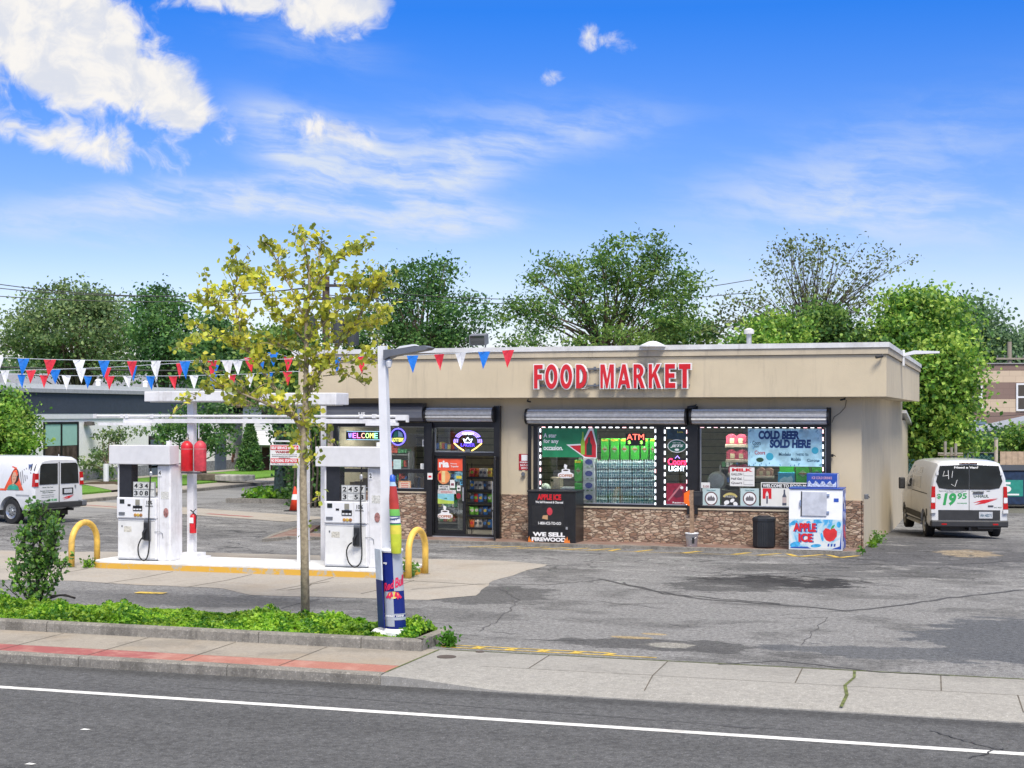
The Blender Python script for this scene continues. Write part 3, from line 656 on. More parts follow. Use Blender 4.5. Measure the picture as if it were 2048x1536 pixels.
# the thin one
tree('sparse_tree', 'nearly bare tree with thin grey leaves above the right part of the roof', 'tree', gz(1630, 62), .15, [(1590, 520, 75, 70, 62), (1680, 540, 90, 60, 62), (1560, 600, 110, 60, 61), (1700, 600, 90, 50, 62), (1790, 520, 45, 35, 62), (1480, 620, 55, 50, 62), (1440, 660, 50, 40, 62)], L_sparse, .14, 230, 14, 18, BG, sig=.34, limb=.9, fork=.6, bark=barkd, shell=.2)
tree('low_tree', 'rounded bright green tree top right of the roof vent pipe', 'tree', gz(1550, 56), .2, [(1550, 668, 46, 26, 56), (1510, 688, 36, 12, 55)], L_bright, .15, 50, 130, 19, BG, sig=.36)
tree('low_tree', 'darker green tree top in front of the nearly bare tree', 'tree', gz(1650, 57), .2, [(1650, 655, 32, 34, 57), (1700, 686, 50, 14, 57)], L_mid, .16, 70, 110, 20, BG, sig=.36)
tree('leafy_tree', 'dense bright green tree with large leaves at the right end of the shop', 'tree', (*gz(1875, 57)[:2], -.42), .3, [(1850, 650, 80, 60, 57), (1860, 740, 95, 75, 56), (1870, 830, 72, 66, 56), (1805, 690, 48, 48, 56), (1835, 612, 32, 28, 57), (1880, 882, 52, 34, 56), (1850, 850, 45, 60, 57)], L_bright, .175, 330, 108, 21, BG, sig=.42, limb=.3)
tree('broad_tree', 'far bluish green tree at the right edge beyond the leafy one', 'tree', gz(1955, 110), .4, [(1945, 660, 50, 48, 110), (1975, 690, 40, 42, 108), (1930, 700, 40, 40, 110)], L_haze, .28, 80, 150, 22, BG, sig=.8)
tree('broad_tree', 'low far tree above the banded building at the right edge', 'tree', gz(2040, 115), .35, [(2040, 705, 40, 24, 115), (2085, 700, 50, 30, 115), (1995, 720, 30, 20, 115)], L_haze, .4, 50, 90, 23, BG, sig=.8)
# a continuous far tree line low behind everything
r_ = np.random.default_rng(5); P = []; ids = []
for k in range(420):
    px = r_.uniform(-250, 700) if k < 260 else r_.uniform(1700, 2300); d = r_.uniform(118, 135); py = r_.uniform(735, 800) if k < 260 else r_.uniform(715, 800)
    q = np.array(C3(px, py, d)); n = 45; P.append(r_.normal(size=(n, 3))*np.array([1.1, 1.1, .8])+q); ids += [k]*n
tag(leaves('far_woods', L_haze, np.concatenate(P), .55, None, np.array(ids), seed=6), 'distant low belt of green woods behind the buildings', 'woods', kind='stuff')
# nearer trees on the left
tree('leafy_tree', 'fresh green street tree cut by the left edge behind the parked van', 'tree', gz(5, 62), .16, [(15, 860, 42, 55, 62), (5, 810, 28, 32, 62), (-30, 860, 50, 60, 62), (38, 880, 26, 35, 61)], L_bright, .15, 95, 130, 24, sig=.33)
lt = tree('lawn_tree', 'small upright tree with a white wrapped stem on the lawn', 'tree', (*Gd(212, 967, .2)[:2], .2), .06, [(212, 890, 30, 32, 68), (240, 870, 25, 18, 68), (205, 925, 42, 28, 67), (280, 868, 20, 10, 68)], L_sage, .15, 42, 32, 25, sig=.22, limb=.5, trunkname='trunk')
mb = MB(); mb.tube([(0, 0, 0), (0, 0, .85)], .12, 10); mb.build('trunk_guard', whitec, lt)
mb = MB(); mb.lathe([(1.3, 0), (.7, .06), (.1, .1)], (0, 0, 0), 20); mb.build('mulch_ring', dirt_m, lt)
tree('crabapple_tree', 'low wide dark green tree in front of the low white building', 'tree', gz(408, 70), .16, [(395, 850, 80, 30, 70), (350, 868, 48, 18, 69), (435, 885, 40, 24, 69), (400, 812, 45, 14, 70)], L_dark, .16, 66, 48, 26, sig=.26)
def cone_tree(name, label, base, h, r, seed, n=3600):
    t = thing(name, label, 'tree', base); rg = np.random.default_rng(seed)
    z = rg.random(n)**.8; rad = r*(1-z)**.8*rg.uniform(.55, 1.1, n); a = rg.uniform(0, 2*PI, n)
    C = np.stack([rad*np.cos(a)+base[0], rad*np.sin(a)+base[1], z*h+base[2]+.1], 1)
    mb = MB(); mb.tube([(0, 0, -.1), (0, 0, h*.8)], [.1, .02], 6); mb.build('trunk', barkd, t)
    leaves('crown', L_dark, C, .2, t, rg.integers(0, 40, n), aspect=.35, droop=.6, seed=seed); return t
cone_tree('conifer', 'dark cone shaped evergreen beside the brick house', (*Gd(500, 944, .15)[:2], .15), 2.75, .72, 31)
# ivy mass at the corner
t = thing('climbing_hedge', 'tall dark ivy covered hedge at the left corner of the shop', 'hedge', (-22.2, 51.5, .1))
rg = np.random.default_rng(41); P = []; ids = []
for k in range(330):
    px = rg.uniform(598, 668); py = rg.uniform(835, 1000); d = rg.uniform(52, 55.5); q = np.array(C3(px, py, d)); P.append(rg.normal(size=(34, 3))*np.array([.26, .3, .2])+q); ids += [k]*34
leaves('foliage', L_mid[:2]+L_dark[:1], np.concatenate(P), .16, t, np.array(ids), seed=42)
mb = MB()
for k in range(9): x = C3(585+k*9, 900, 51.5); mb.tube([(x.x, x.y, 0), (x.x+.1, x.y, 1.2), (x.x, x.y, 2.6)], [.05, .04, .02], 5)
mb.build('stem', barkd, t, world=True)
t = thing('ivy_stump', 'dark trunk wrapped in ivy left of the tall hedge', 'tree', Gd(560, 996, .14))
mb = MB(); mb.tube([(0, 0, -.05), (0, 0, .3), (.02, 0, 1.2), (.05, 0, 2.2), (0, .1, 3.4)], [.45, .24, .2, .19, .15], 10); mb.build('trunk', mat('ivy_trunk', (.02, .04, .04), .9, var=.5, vs=12, bump=1, bs=10), t, smooth=True)
P = np.random.default_rng(43).normal(size=(700, 3))*np.array([.22, .15, .9])+np.array(Gd(560, 996, .14))+np.array([0, 0, 2.2]); leaves('ivy', L_dark, P, .14, t, seed=44)
rg = np.random.default_rng(45); P = np.stack([rg.uniform(-26, -21.8, 5200), rg.uniform(49, 52.5, 5200), .12+rg.random(5200)**2*.38], 1)
tag(leaves('corner_weeds', L_cover[:2]+L_mid[:1], P, .16, None, rg.integers(0, 60, 5200), up=.3, seed=46), 'weeds growing along the corner kerb below the ivy', 'weeds', kind='stuff')
# ground cover in the planter
N = 62000; rg = np.random.default_rng(50)
x = rg.uniform(-24, -7.6, N)
yb = np.interp(x, [-24, -9.5, -7.58], [21.8, 20.95, 20.35]); y = PLF+.19+(yb-PLF-.19)*rg.random(N)
bump_ = np.sin(x*2.3)*.04+np.sin(x*5.1+y*3)*.045+np.sin(x*1.1+2+y*2)*.04
ridge = np.clip(np.minimum((y-PLF-.12)/.35, (yb-y+.05)/.35), .25, 1)
z = .11+(.075+bump_*1.0+.06*np.sin(x*11+y*7)*np.sin(y*13))*ridge*rg.uniform(.3, 1.15, N); ok = (np.abs(x+8.2)+np.abs(y-19.8) > .28)
P = np.stack([x, y, z], 1)[ok]
tag(leaves('ground_cover', L_cover, P, .062, None, (np.floor(P[:, 0]*5)+200+np.floor(P[:, 1]*5)*7).astype(int) % 90, up=.7, aspect=.62, seed=51), 'bright green low ground cover filling the kerbed planter strip', 'ground cover', kind='stuff')
for (cx_, cy_, n_, r_2, h_) in ((-7.22, 19.7, 260, .13, .18), (-7.5, 19.42, 90, .10, .10)):
    P = np.random.default_rng(52).normal(size=(n_, 3))*np.array([r_2*.5, r_2*.4, h_*.35])+np.array([cx_, cy_, h_*.5]); P[:, 2] = np.abs(P[:, 2])
    tag(leaves('weeds', L_cover[1:2]*3, P, .06, None, seed=int(n_)), 'dark green weed clump at the planter corner beside the yellow lines' if n_ > 200 else 'tiny weed tuft in the crack by the planter kerb corner', 'weeds', kind='stuff')
# weeds at the bollard and along the shop's side wall
for i, (c, n_, s_, lb) in enumerate([((-11.0, 27.75, .1), 260, .14, 'weeds at the foot of the right yellow hoop'), ((-18.1, 27.4, .04), 120, .12, 'weeds between the left yellow hoop and the island'),
    ((-2.72, 37.4, .03), 110, .11, 'weeds growing at the base of the shop side wall'), ((-2.7, 38.8, .02), 170, .17, 'weeds further back along the shop side wall'), ((-2.86, 35.25, .03), 90, .08, 'small weeds at the kerb by the white ice freezer')]):
    P = np.random.default_rng(60+i).normal(size=(n_, 3))*np.array([s_*.5, s_*.9, s_*.55])+np.array(c)+np.array([0, 0, s_*.4]); P[:, 2] = np.maximum(P[:, 2], c[2]*0+.0)
    tag(leaves('weeds', L_cover[:2]+L_mid[:1], P, .07, None, seed=70+i), lb, 'weeds', kind='stuff')
# shrub in the planter
def skeleton_plant(name, label, cat, base, stems, leafs, lsize, seed, d0, bark, twig=.5, tw_n=6, per=7, dj=.35, r0=.05, lab_trunk='trunk', spread=.5, lsig=.1, dens=1.0):
    t = thing(name, label, cat, base); rr = random.Random(seed); mb = MB(); L = []; ids = []; k = 0
    for si, (pts, ra, rb, tn) in enumerate(stems):
        depth = 0 if si == 0 else rr.uniform(-dj, dj); P3 = []
        for i, (px, py) in enumerate(pts): P3.append(C3(px, py, d0+depth*(i/(len(pts)-1))))
        n = len(P3); mb.tube(P3, [ra+(rb-ra)*i/(n-1) for i in range(n)], 8 if ra > .03 else 6)
        seg = [(P3[i], P3[i+1]) for i in range(n-1)]
        for j in range(int(tn*dens)):
            a, b = rr.choice(seg[max(0, len(seg)//3-1 if si == 0 else 0):]); f = rr.random(); s = a.lerp(b, f); dr = (b-a).normalized()
            v = (dr*.55+Vector((rr.uniform(-1, 1), rr.uniform(-1, 1), rr.uniform(-.15, .8)))*spread*1.4).normalized()*twig*rr.uniform(.35, 1.1)
            m = s+v*.5+Vector((0, 0, .04)); e = s+v; mb.tube([s, m, e], [.008, .006, .003], 4)
            for q in range(rr.randint(per//2, per+2)):
                c = s.lerp(m, rr.random()) if rr.random() < .2 else m.lerp(e, rr.uniform(0, 1.15)); L.append([c.x+rr.gauss(0, lsig), c.y+rr.gauss(0, lsig), c.z+rr.gauss(0, lsig)*.8]); ids.append(k)
            k += 1
    mb.build(lab_trunk, bark, t, world=True, smooth=True, fixn=False)
    leaves('crown', leafs, np.array(L), lsize, t, np.array(ids), up=.4, aspect=.85, droop=.3, seed=seed); return t
skeleton_plant('street_tree', 'slender young tree with yellow green leaves standing in the planter', 'tree', Gd(611, 1230, .1), [
    ([(611, 1238), (609, 1100), (606, 960), (608, 870), (612, 780), (613, 700), (612, 640), (620, 570), (616, 520), (604, 470)], .075, .008, 60),
    ([(606, 865), (582, 820), (555, 785), (520, 735), (490, 690), (474, 640), (470, 580), (478, 535)], .04, .006, 60),
    ([(594, 838), (545, 812), (490, 790), (440, 770), (405, 742)], .028, .006, 34),
    ([(612, 795), (640, 745), (665, 705), (700, 660), (735, 610), (752, 570)], .03, .006, 60),
    ([(642, 742), (690, 722), (740, 720), (765, 715)], .012, .004, 18), ([(646, 752), (690, 748), (715, 760), (730, 772)], .009, .004, 12),
    ([(613, 690), (585, 655), (545, 615), (520, 570)], .02, .005, 34), ([(613, 650), (590, 590), (560, 540), (545, 500)], .018, .005, 34),
    ([(616, 600), (640, 560), (670, 525), (705, 500)], .018, .005, 34), ([(618, 560), (640, 520), (638, 480)], .012, .004, 14), ([(613, 680), (655, 640), (700, 600), (720, 560)], .016, .005, 34),
    ([(500, 705), (450, 680), (410, 670), (385, 690)], .014, .004, 32), ([(480, 650), (440, 620), (415, 590)], .012, .004, 26), ([(472, 600), (500, 560), (520, 545)], .01, .004, 18),
    ([(700, 660), (745, 650), (775, 620)], .012, .004, 26), ([(613, 720), (580, 700), (545, 690)], .012, .004, 16), ([(604, 900), (590, 870), (575, 868)], .008, .004, 7), ([(608, 860), (632, 850), (650, 862)], .008, .004, 7),
    ([(609, 1010), (640, 1000)], .005, .003, 2), ([(609, 1085), (632, 1075)], .005, .003, 2), ([(440, 770), (400, 780), (385, 800)], .008, .004, 9), ([(545, 812), (530, 800), (500, 812), (470, 815)], .008, .004, 10)],
    L_young, .092, 81, 23.5, barky, twig=.44, per=12, dj=1.1, lsig=.06, dens=.74)
skeleton_plant('shrub', 'ragged green shrub with bare lower stems in the planter', 'shrub', Gd(75, 1205, .1), [
    ([(72, 1210), (76, 1150), (80, 1100), (82, 1050), (80, 1015)], .035, .01, 60), ([(68, 1210), (60, 1160), (48, 1110), (50, 1070)], .025, .008, 45), ([(80, 1210), (92, 1150), (105, 1110), (112, 1080), (108, 1055)], .025, .008, 45),
    ([(84, 1205), (108, 1170), (122, 1140), (132, 1125)], .015, .006, 26), ([(60, 1205), (40, 1175), (30, 1140), (32, 1100)], .018, .006, 30), ([(74, 1180), (70, 1120), (65, 1060), (75, 1030)], .02, .006, 50),
    ([(90, 1200), (120, 1190), (150, 1195)], .02, .012, 0), ([(50, 1205), (20, 1180), (5, 1165)], .01, .004, 3), ([(80, 1150), (100, 1090), (98, 1040)], .015, .005, 40)],
    L_mid[:1]+L_dark[:1]+L_bright[:1], .07, 82, 24.9, barkd, twig=.25, per=8, dj=.45, lsig=.05, lab_trunk='stems')

# ================================================================== SHOP BUILDING
YW, YF = 36.30, 35.68                      # wall plane, fascia plane
YB = 53.5
ZT = PY(1773, 686, YF).z; ZF = PY(1773, 793, YF).z; XF0, XF1 = XY(597, YF), XY(1773, YF)
def X(px): return PY(px, 0, YW).x
def ZZ(py, px=1300): return PY(px, py, YW).z
shop = thing('shop_building', 'single storey tan stucco shop with red lettering, stone base and large windows', 'building', ((XL+XR)/2, YW, 0))
Z0, Z1 = .05, ZF+.3
D0, D1 = X(860), X(1002); W0, W1 = X(668), X(857); A0, A1 = X(1068), X(1384); B0, B1 = X(1392), X(1661)
ZD = ZZ(850, 935); ZL = ZZ(985, 800); ZS = ZZ(1016, 1300); ZH = ZZ(846, 1300)
TH = .22
mb = MB()
def wallbox(x0, x1, z0, z1): mb.box(x0, x1, YW, YW+TH, z0, z1)
XE = X(655)
wallbox(XE, W0, 0, ZH); wallbox(W0, W1, 0, ZL); wallbox(W1, D0, 0, ZH); wallbox(D1, A0, 0, ZH); wallbox(A0, A1, 0, ZS); wallbox(A1, B0, 0, ZH); wallbox(B0, B1, 0, ZS); wallbox(B1, XR, 0, ZH); wallbox(XE, XR, ZH, ZT-.3)
# side and back walls
mb.box(XR-TH, XR, YW+TH, YB, -.8, ZT-.3); mb.box(XE, XE+TH, YW+TH, YB, -.2, ZT-.3); mb.box(XE+TH, XR-TH, YB-TH, YB, -.8, ZT-.3)
mb.build('wall', stucco, shop, world=True)
mb = MB(); mb.box(-9, XR+.0, YB+.004, 57.5, -.8, 3.0); mb.build('rear_extension', stucco, shop, world=True)
mb = MB(); mb.prism([(YB+.004, 3.25), (57.6, 2.78), (57.6, 2.88), (YB+.004, 3.35)], -9, XR+.14, 'x'); mb.build('rear_roof', coping, shop, world=True)
# fascia: lower band, groove, projecting top band
ZG = ZT-.26
mb = MB(); mb.box(XF0, XF1, YF, YB-1, ZF, ZG); o = mb.build('fascia', stucco, shop, world=True)
mb = MB(); mb.box(XF0-.04, XF1+.04, YF-.05, YB-.95, ZG+.012, ZT-.10); mb.build('fascia_top_band', stucco_trim, shop, world=True)
mb = MB(); mb.box(XF0-.07, XF1+.07, YF-.08, YB-.9, ZT-.096, ZT+.02); mb.build('roof_coping', coping, shop, world=True)
mb = MB(); mb.box(XF0+.2, XF1-.2, YF+.2, YB-1.1, ZT+.02, ZT+.03); mb.build('roof', mat('roof_membrane', (.45, .45, .45), .8), shop, world=True)
mb = MB(); mb.box(XF0+.02, XF1-.02, YF+.02, YW-.002, ZF-.012, ZF-.002); mb.build('soffit', stucco_trim, shop, world=True)
# stone base
mb = MB()
for a, b, zt in ((XE+.02, D0-.01, ZL), (D1+.03, A0, ZZ(989, 1030)), (A0+.002, B1, ZS-.02), (B1+.002, XR+.02, ZZ(1001, 1700))): mb.box(a, b, YW-.045, YW-.003, .06, zt)
mb.box(XR+.002, XR+.045, YW-.045, YW+.10, .0, ZZ(1001, 1700)); mb.build('stone_base', stone_m, shop, world=True)
mb = MB()
mb.box(W0-.05, D0-.02, YW-.07, YW+.0, ZL+.002, ZL+.035); mb.box(A0-.02, B1+.03, YW-.07, YW+.0, ZS-.018, ZS+.02); mb.build('window_sill', stucco_trim, shop, world=True)
mb = MB(); mb.box(X(656), X(661), YW-.02, YW-.002, ZL, ZH+.1); mb.box(X(664.5), X(667), YW-.03, YW-.002, ZL, ZH+.1); mb.build('corner_trim', mat('pinkish_trim', (.45, .36, .29), .8), shop, world=True)
# frames
def frame(name, x0, x1, z0, z1, w, mull=(), rails=(), par=shop, y0=YW-.05, y1=YW+.10, m=black):
    mb = MB(); mb.box(x0, x0+w, y0, y1, z0, z1); mb.box(x1-w, x1, y0, y1, z0, z1); mb.box(x0+w, x1-w, y0, y1, z1-w, z1); mb.box(x0+w, x1-w, y0, y1, z0, z0+w*.6)
    for q, ww in mull: mb.box(q-ww/2, q+ww/2, y0+.003, y1-.003, z0+w*.6, z1-w)
    for q, ww in rails: mb.box(x0+w, x1-w, y0+.006, y1-.006, q-ww/2, q+ww/2)
    return mb.build(name, m, par, world=True)
w1 = frame('window_frame', W0, W1, ZL+.04, ZH, .11, mull=[(X(769), .10)], rails=[(ZZ(942, 800), .09)])
w2 = frame('window_frame', A0, A1, ZS+.02, ZH, .10, mull=[(X(1320.5), X(1328)-X(1313))])
w3 = frame('window_frame', B0, B1, ZS+.02, ZH, .10)
d0 = frame('door_frame', D0, D1, .07, ZH, .13, mull=[], rails=[(ZZ(908, 935), .09)])
for par, x0, x1, z0, z1 in ((w1, W0+.1, W1-.1, ZL+.1, ZH-.1), (w2, A0+.1, X(1313), ZS+.08, ZH-.09), (w2, X(1328), A1-.1, ZS+.08, ZH-.09), (w3, B0+.1, B1-.1, ZS+.08, ZH-.09), (d0, D0+.13, D1-.13, ZZ(905, 935), ZH-.12)):
    MB().box(x0, x1, YW+.055, YW+.063, z0, z1).build('pane', glass, par, world=True)
    mb = MB(); w = .022; y0, y1 = YW+.035, YW+.054
    mb.box(x0, x0+w, y0, y1, z0, z1); mb.box(x1-w, x1, y0, y1, z0, z1); mb.box(x0+w, x1-w, y0, y1, z1-w, z1); mb.box(x0+w, x1-w, y0, y1, z0, z0+w); mb.build('glazing_bead', alu, par, world=True)
# post between the two right windows and door jamb posts, hanging proud of the frames
mb = MB(); mb.box(X(1376), X(1397), YW-.12, YW-.052, ZS-.12, ZZ(812, 1386)); mb.build('shutter_post', black, shop, world=True)
mb = MB(); mb.box(X(1654), X(1663), YW-.12, YW-.052, ZS-.02, ZZ(815, 1660)); mb.build('shutter_post', black, shop, world=True)
mb = MB(); mb.box(X(1058), X(1064), YW-.10, YW-.048, ZS, ZZ(822, 1060)); mb.build('shutter_post', black, shop, world=True)
mb = MB(); mb.box(X(992), X(1004), YW-.18, YW-.052, .08, ZZ(812, 998)); mb.build('shutter_post', black, shop, world=True)
mb = MB(); mb.box(X(857), X(868), YW-.16, YW-.052, .08, ZZ(846, 862)); mb.build('shutter_post', black, shop, world=True)
# door leaves
dl = MB(); x0, x1 = D0+.14, X(931); z1 = ZZ(912, 935)
dl.box(x0, x0+.07, YW, YW+.05, .09, z1); dl.box(x1-.08, x1, YW, YW+.05, .09, z1); dl.box(x0+.07, x1-.08, YW, YW+.05, .09, .25); dl.box(x0+.07, x1-.08, YW, YW+.05, z1-.07, z1)
dleaf = dl.build('door', black, shop, world=True); MB().box(x0+.07, x1-.08, YW+.02, YW+.028, .25, z1-.07).build('pane', glass, dleaf, world=True)
mb = MB(); mb.box(x1-.07, x1-.03, YW-.05, YW-.03, 1.0, 1.35); mb.build('handle', alu, dleaf, world=True)
# open leaf swung outwards, seen nearly edge on
xo = X(989); dl = MB(); dl.box(xo, xo+.045, YW-.95, YW-.86, .10, z1); dl.box(xo, xo+.045, YW-.10, YW-.03, .10, z1); dl.box(xo+.002, xo+.043, YW-.86, YW-.10, .10, .26); dl.box(xo+.002, xo+.043, YW-.86, YW-.10, z1-.08, z1)
hx_ = lambda vs: [(xo+(x-xo)*math.cos(.30)-(y-YW)*math.sin(.30), YW+(x-xo)*math.sin(.30)+(y-YW)*math.cos(.30), z) for x, y, z in vs]
dl.v = hx_(dl.v); dopen = dl.build('door', black, shop, world=True); pn = MB().box(xo+.018, xo+.026, YW-.86, YW-.10, .26, z1-.08); pn.v = hx_(pn.v); pn.build('pane', glass, dopen, world=True)
mb = MB(); mb.cyl((xo-.03, YW-.90, .85), (xo-.03, YW-.90, 1.55), .014, 8); mb.cyl((xo-.03, YW-.90, .22), (xo-.03, YW-.90, .8), .008, 6); mb.v = hx_(mb.v); mb.build('handle', alu, dopen, world=True)
MB().box(D0+.05, D1-.1, YW-.12, YW+.15, .071, .095).build('threshold', alu, shop, world=True)
# rolled up shutters
def shutter(x0, x1, zc, r=.20, corr=True, zd=None):
    mb = MB(); prof = []
    n = 9
    yc = YW-.19
    pts = []
    k = 22
    for i in range(k+1):
        a = PI*.92-(PI*1.28)*i/k if False else (PI*.95+PI*1.15*i/k)
        rr = r*(1+(.045 if (i//2) % 2 else 0)) if corr else r
        pts.append((yc+rr*math.cos(a)*.95, zc-rr*math.sin(a)*-1*1.0))
    # front half circle from top to bottom, back closed by the wall line
    pts = []
    for i in range(k+1):
        a = PI/2+PI*i/k; rr = r*(1+(.10 if (i//2) % 2 else -.06)) if corr else r
        pts.append((yc+rr*math.cos(a), zc+rr*math.sin(a)))
    pts += [(YW-.052, zc-r*.9), (YW-.052, zc+r*.95)]
    mb.prism(pts, x0, x1, 'x'); return mb, yc
for (a, b, py, l) in ((1061, 1374, 833, 1), (1388, 1656, 833, 1), (860, 992, 829, 1)):
    zc = ZZ(py, (a+b)/2); mb, yc = shutter(X(a), X(b), zc, .17 if a != 860 else .165)
    o = mb.build('rolling_shutter', steel, shop, world=True)
    for q, s in ((X(a), -1), (X(b), 1)): e = MB(); e.lathe([(.02, 0), (.205, 0), (.205, .05), (.02, .05)], (q+(-.052 if s < 0 else .002), yc, zc), 14, 'x'); e.box(q+(-.05 if s < 0 else .003), q+(-.003 if s < 0 else .05), yc, YW-.053, zc-.17, zc+.17); e.build('end_bracket', black, o, world=True)
    e = MB(); e.box(X(a)+.02, X(b)-.02, YW-.09, YW-.055, zc-.25, zc-.19); e.build('bottom_bar', darkplastic, o, world=True)
# grey curved metal hood over the left window
mb = MB(); zc = ZZ(826, 760); yc = YW-.02
pts = [(YW-.055, zc+.26), (YW-.20, zc+.24), (YW-.36, zc+.16), (YW-.42, zc+.04), (YW-.42, zc-.12), (YW-.36, zc-.21), (YW-.055, zc-.21)]
mb.prism(pts, X(653), X(855), 'x'); hood = mb.build('shutter_hood', mat('hood_grey', (.15, .155, .175), .4, .4, var=.1, vs=2), shop, world=True)
mb = MB(); text_mb(mb, 'US', X(730), X(743), zc-.06, zc+.02, YW-.424, .003, .03); mb.build('sticker', txt_white, hood, world=True)
# front upper valance between shutter hoods and soffit is the wall itself; steel lintel
MB().box(W0-.1, D1, YW-.04, YW-.002, ZH+.01, ZH+.08).build('lintel', darkplastic, shop, world=True)
# interior
mb = MB(); mb.box(XE+TH, XR-TH, YW+TH, YW+6, .0, .06); mb.build('floor', mat('floor_tile', (.30, .28, .25), .4), shop, world=True)
mb = MB(); mb.box(XE+TH, XR-TH, YW+TH, YW+6, 3.05, 3.12); mb.build('ceiling', mat('ceiling_tile', (.5, .5, .46), .9), shop, world=True)
mb = MB(); mb.box(XE+TH, XR-TH, YW+5.9, YW+6, .06, 3.05)
mb.build('back_wall', mat('slat_wall', (.19, .18, .13), .7), shop, world=True)
mb = MB()
for k in range(14): mb.box(XE+TH, XR-TH, YW+5.86, YW+5.898, .3+k*.2, .32+k*.2)
mb.build('slat_line', darkplastic, shop, world=True)
# interior shelving far inside
def inside(name, label, cat, x0, x1, y0, y1, z1, m, shelves=4):
    t = thing(name, label, cat, ((x0+x1)/2, y0, .06)); mb = MB(); mb.box(x0, x0+.04, y0, y1, .06, z1); mb.box(x1-.04, x1, y0, y1, .06, z1); mb.box(x0+.04, x1-.04, y1-.03, y1, .06, z1)
    mb.build('case', m, t, world=True); mb = MB()
    for k in range(shelves): z = .2+(z1-.3)*k/max(1, shelves-1); mb.box(x0+.042, x1-.042, y0, y1-.031, z, z+.03)
    mb.build('shelf', m, t, world=True); mb = MB(); rr = random.Random(int(x0*100))
    for k in range(shelves):
        z = .23+(z1-.3)*k/max(1, shelves-1); x = x0+.06
        while x < x1-.12: w = rr.uniform(.06, .12); hh = rr.uniform(.12, .26); mb.cur = rr.randint(0, 4); mb.box(x, x+w*.85, y0+.02, y1-.06, z+.032, z+hh); x += w
    o = mb.build('stock', [mat('stock_a', (.4, .06, .04), .5), mat('stock_b', (.5, .42, .1), .5), mat('stock_c', (.05, .12, .35), .5), mat('stock_d', (.55, .55, .52), .5), mat('stock_e', (.06, .25, .1), .5)], t, world=True); o['kind'] = 'stuff'
    return t
sh = mat('shelf_metal', (.22, .22, .23), .5)
inside('shelf_unit', 'tall shelf of small goods inside behind the left window', 'shelf', X(700), X(765), YW+1.9, YW+2.3, 2.2, sh, 6)
inside('shelf_unit', 'shelf of goods inside behind the counter right of the leaning pole', 'shelf', X(790), X(850), YW+2.6, YW+3.0, 2.3, sh, 6)
inside('shelf_unit', 'shelf of dark goods far inside behind the rightmost window', 'shelf', X(1405), X(1450), YW+2.4, YW+2.8, 1.9, sh, 5)
inside('shelf_unit', 'shelf far inside seen between the green banner and coffee sticker', 'shelf', X(1090), X(1150), YW+3.0, YW+3.4, 1.9, sh, 5)
# counter machine in rightmost window
t = thing('drink_machine', 'round grey drink machine inside the rightmost window', 'machine', (X(1418), YW+1.2, 1.0)); mb = MB(); mb.lathe([(.02, -.2), (.20, -.2), (.24, -.1), (.24, .0), (.2, .02)], (0, 0, .55), 18, 'y'); mb.build('drum', alu, t); MB().box(-.3, .4, 0, .5, -.95, .30).build('body', sh, t)
lampm = glow('tube_light', (1, .97, .88), 22.0)  # ceiling panels, unseen; most moved near the glass to brighten the window goods
for i, (px, dy, lb) in enumerate(((740, .9, 'left window'), (930, 1.6, 'shop door'), (1130, .28, 'coffee sticker window'), (1270, .28, 'water cases'), (1450, .28, 'left half of the rightmost window'), (1590, .28, 'cold beer banner'))):
    z_ = 2.99; t = thing('ceiling_light', 'lit ceiling panel inside the shop above the ' + lb, 'light', (X(px), YW+dy, 2.99), group='lit ceiling panels inside the shop')
    MB().box(-.6, .6, -.16, .16, 0, .058).build('case', whitec, t); MB().box(-.57, .57, -.13, .13, -.012, -.002).build('diffuser', lampm, t)

# ------------------------------------------------------------------ sign letters
LET = dict(
 F=[[(0,0),(.20,0),(.20,.38),(.43,.38),(.43,.60),(.20,.60),(.20,.82),(.47,.82),(.47,1),(0,1)]],
 M=[[(0,0),(.13,0),(.13,.66),(.27,0),(.36,0),(.50,.66),(.50,0),(.66,0),(.66,1),(.45,1),(.33,.42),(.21,1),(0,1)]],
 A=[[(0,0),(.15,0),(.20,.16),(.42,.16),(.47,0),(.65,0),(.41,1),(.24,1)], [(.24,.34),(.385,.34),(.315,.64)]],
 K=[[(0,0),(.18,0),(.18,.36),(.25,.48),(.42,0),(.64,0),(.38,.64),(.60,1),(.40,1),(.18,.60),(.18,1),(0,1)]],
 E=[[(0,0),(.52,0),(.52,.22),(.20,.22),(.20,.42),(.48,.42),(.48,.62),(.20,.62),(.20,.80),(.50,.80),(.50,1),(0,1)]],
 T=[[(.17,0),(.40,0),(.40,.78),(.58,.78),(.58,1),(0,1),(0,.78),(.17,.78)]],
 O=[ell(.31, .5, .31, .52, 30), ell(.31, .5, .13, .30, 26)],
 D=[[(0,0),(.22,0)]+ell(.20, .5, .36, .5, 16, -PI/2, PI/2)+[(0,1)], [(.19,.2)]+ell(.20, .5, .17, .30, 14, -PI/2, PI/2)+[(.19,.8)]],
 R=[[(0,0),(.18,0),(.18,.42),(.22,.42),(.40,0),(.62,0),(.42,.46)]+ell(.25, .72, .30, .28, 12, -1.0, PI/2)+[(0,1)], [(.18,.58)]+ell(.22, .70, .11, .13, 10, -PI/2, PI/2)+[(.18,.84)]])
sgn = thing('wall_sign', 'large red raised letters with white edges mounted on the tan shop fascia', 'sign', (XY(1225, YF), YF, ZF+.4))
row = [('F', 155, 250), ('O', 275, 410), ('O', 437, 568), ('D', 608, 725), ('M', 870, 1018), ('A', 1053, 1195), ('R', 1227, 1352), ('K', 1390, 1528), ('E', 1567, 1680), ('T', 1717, 1843)]
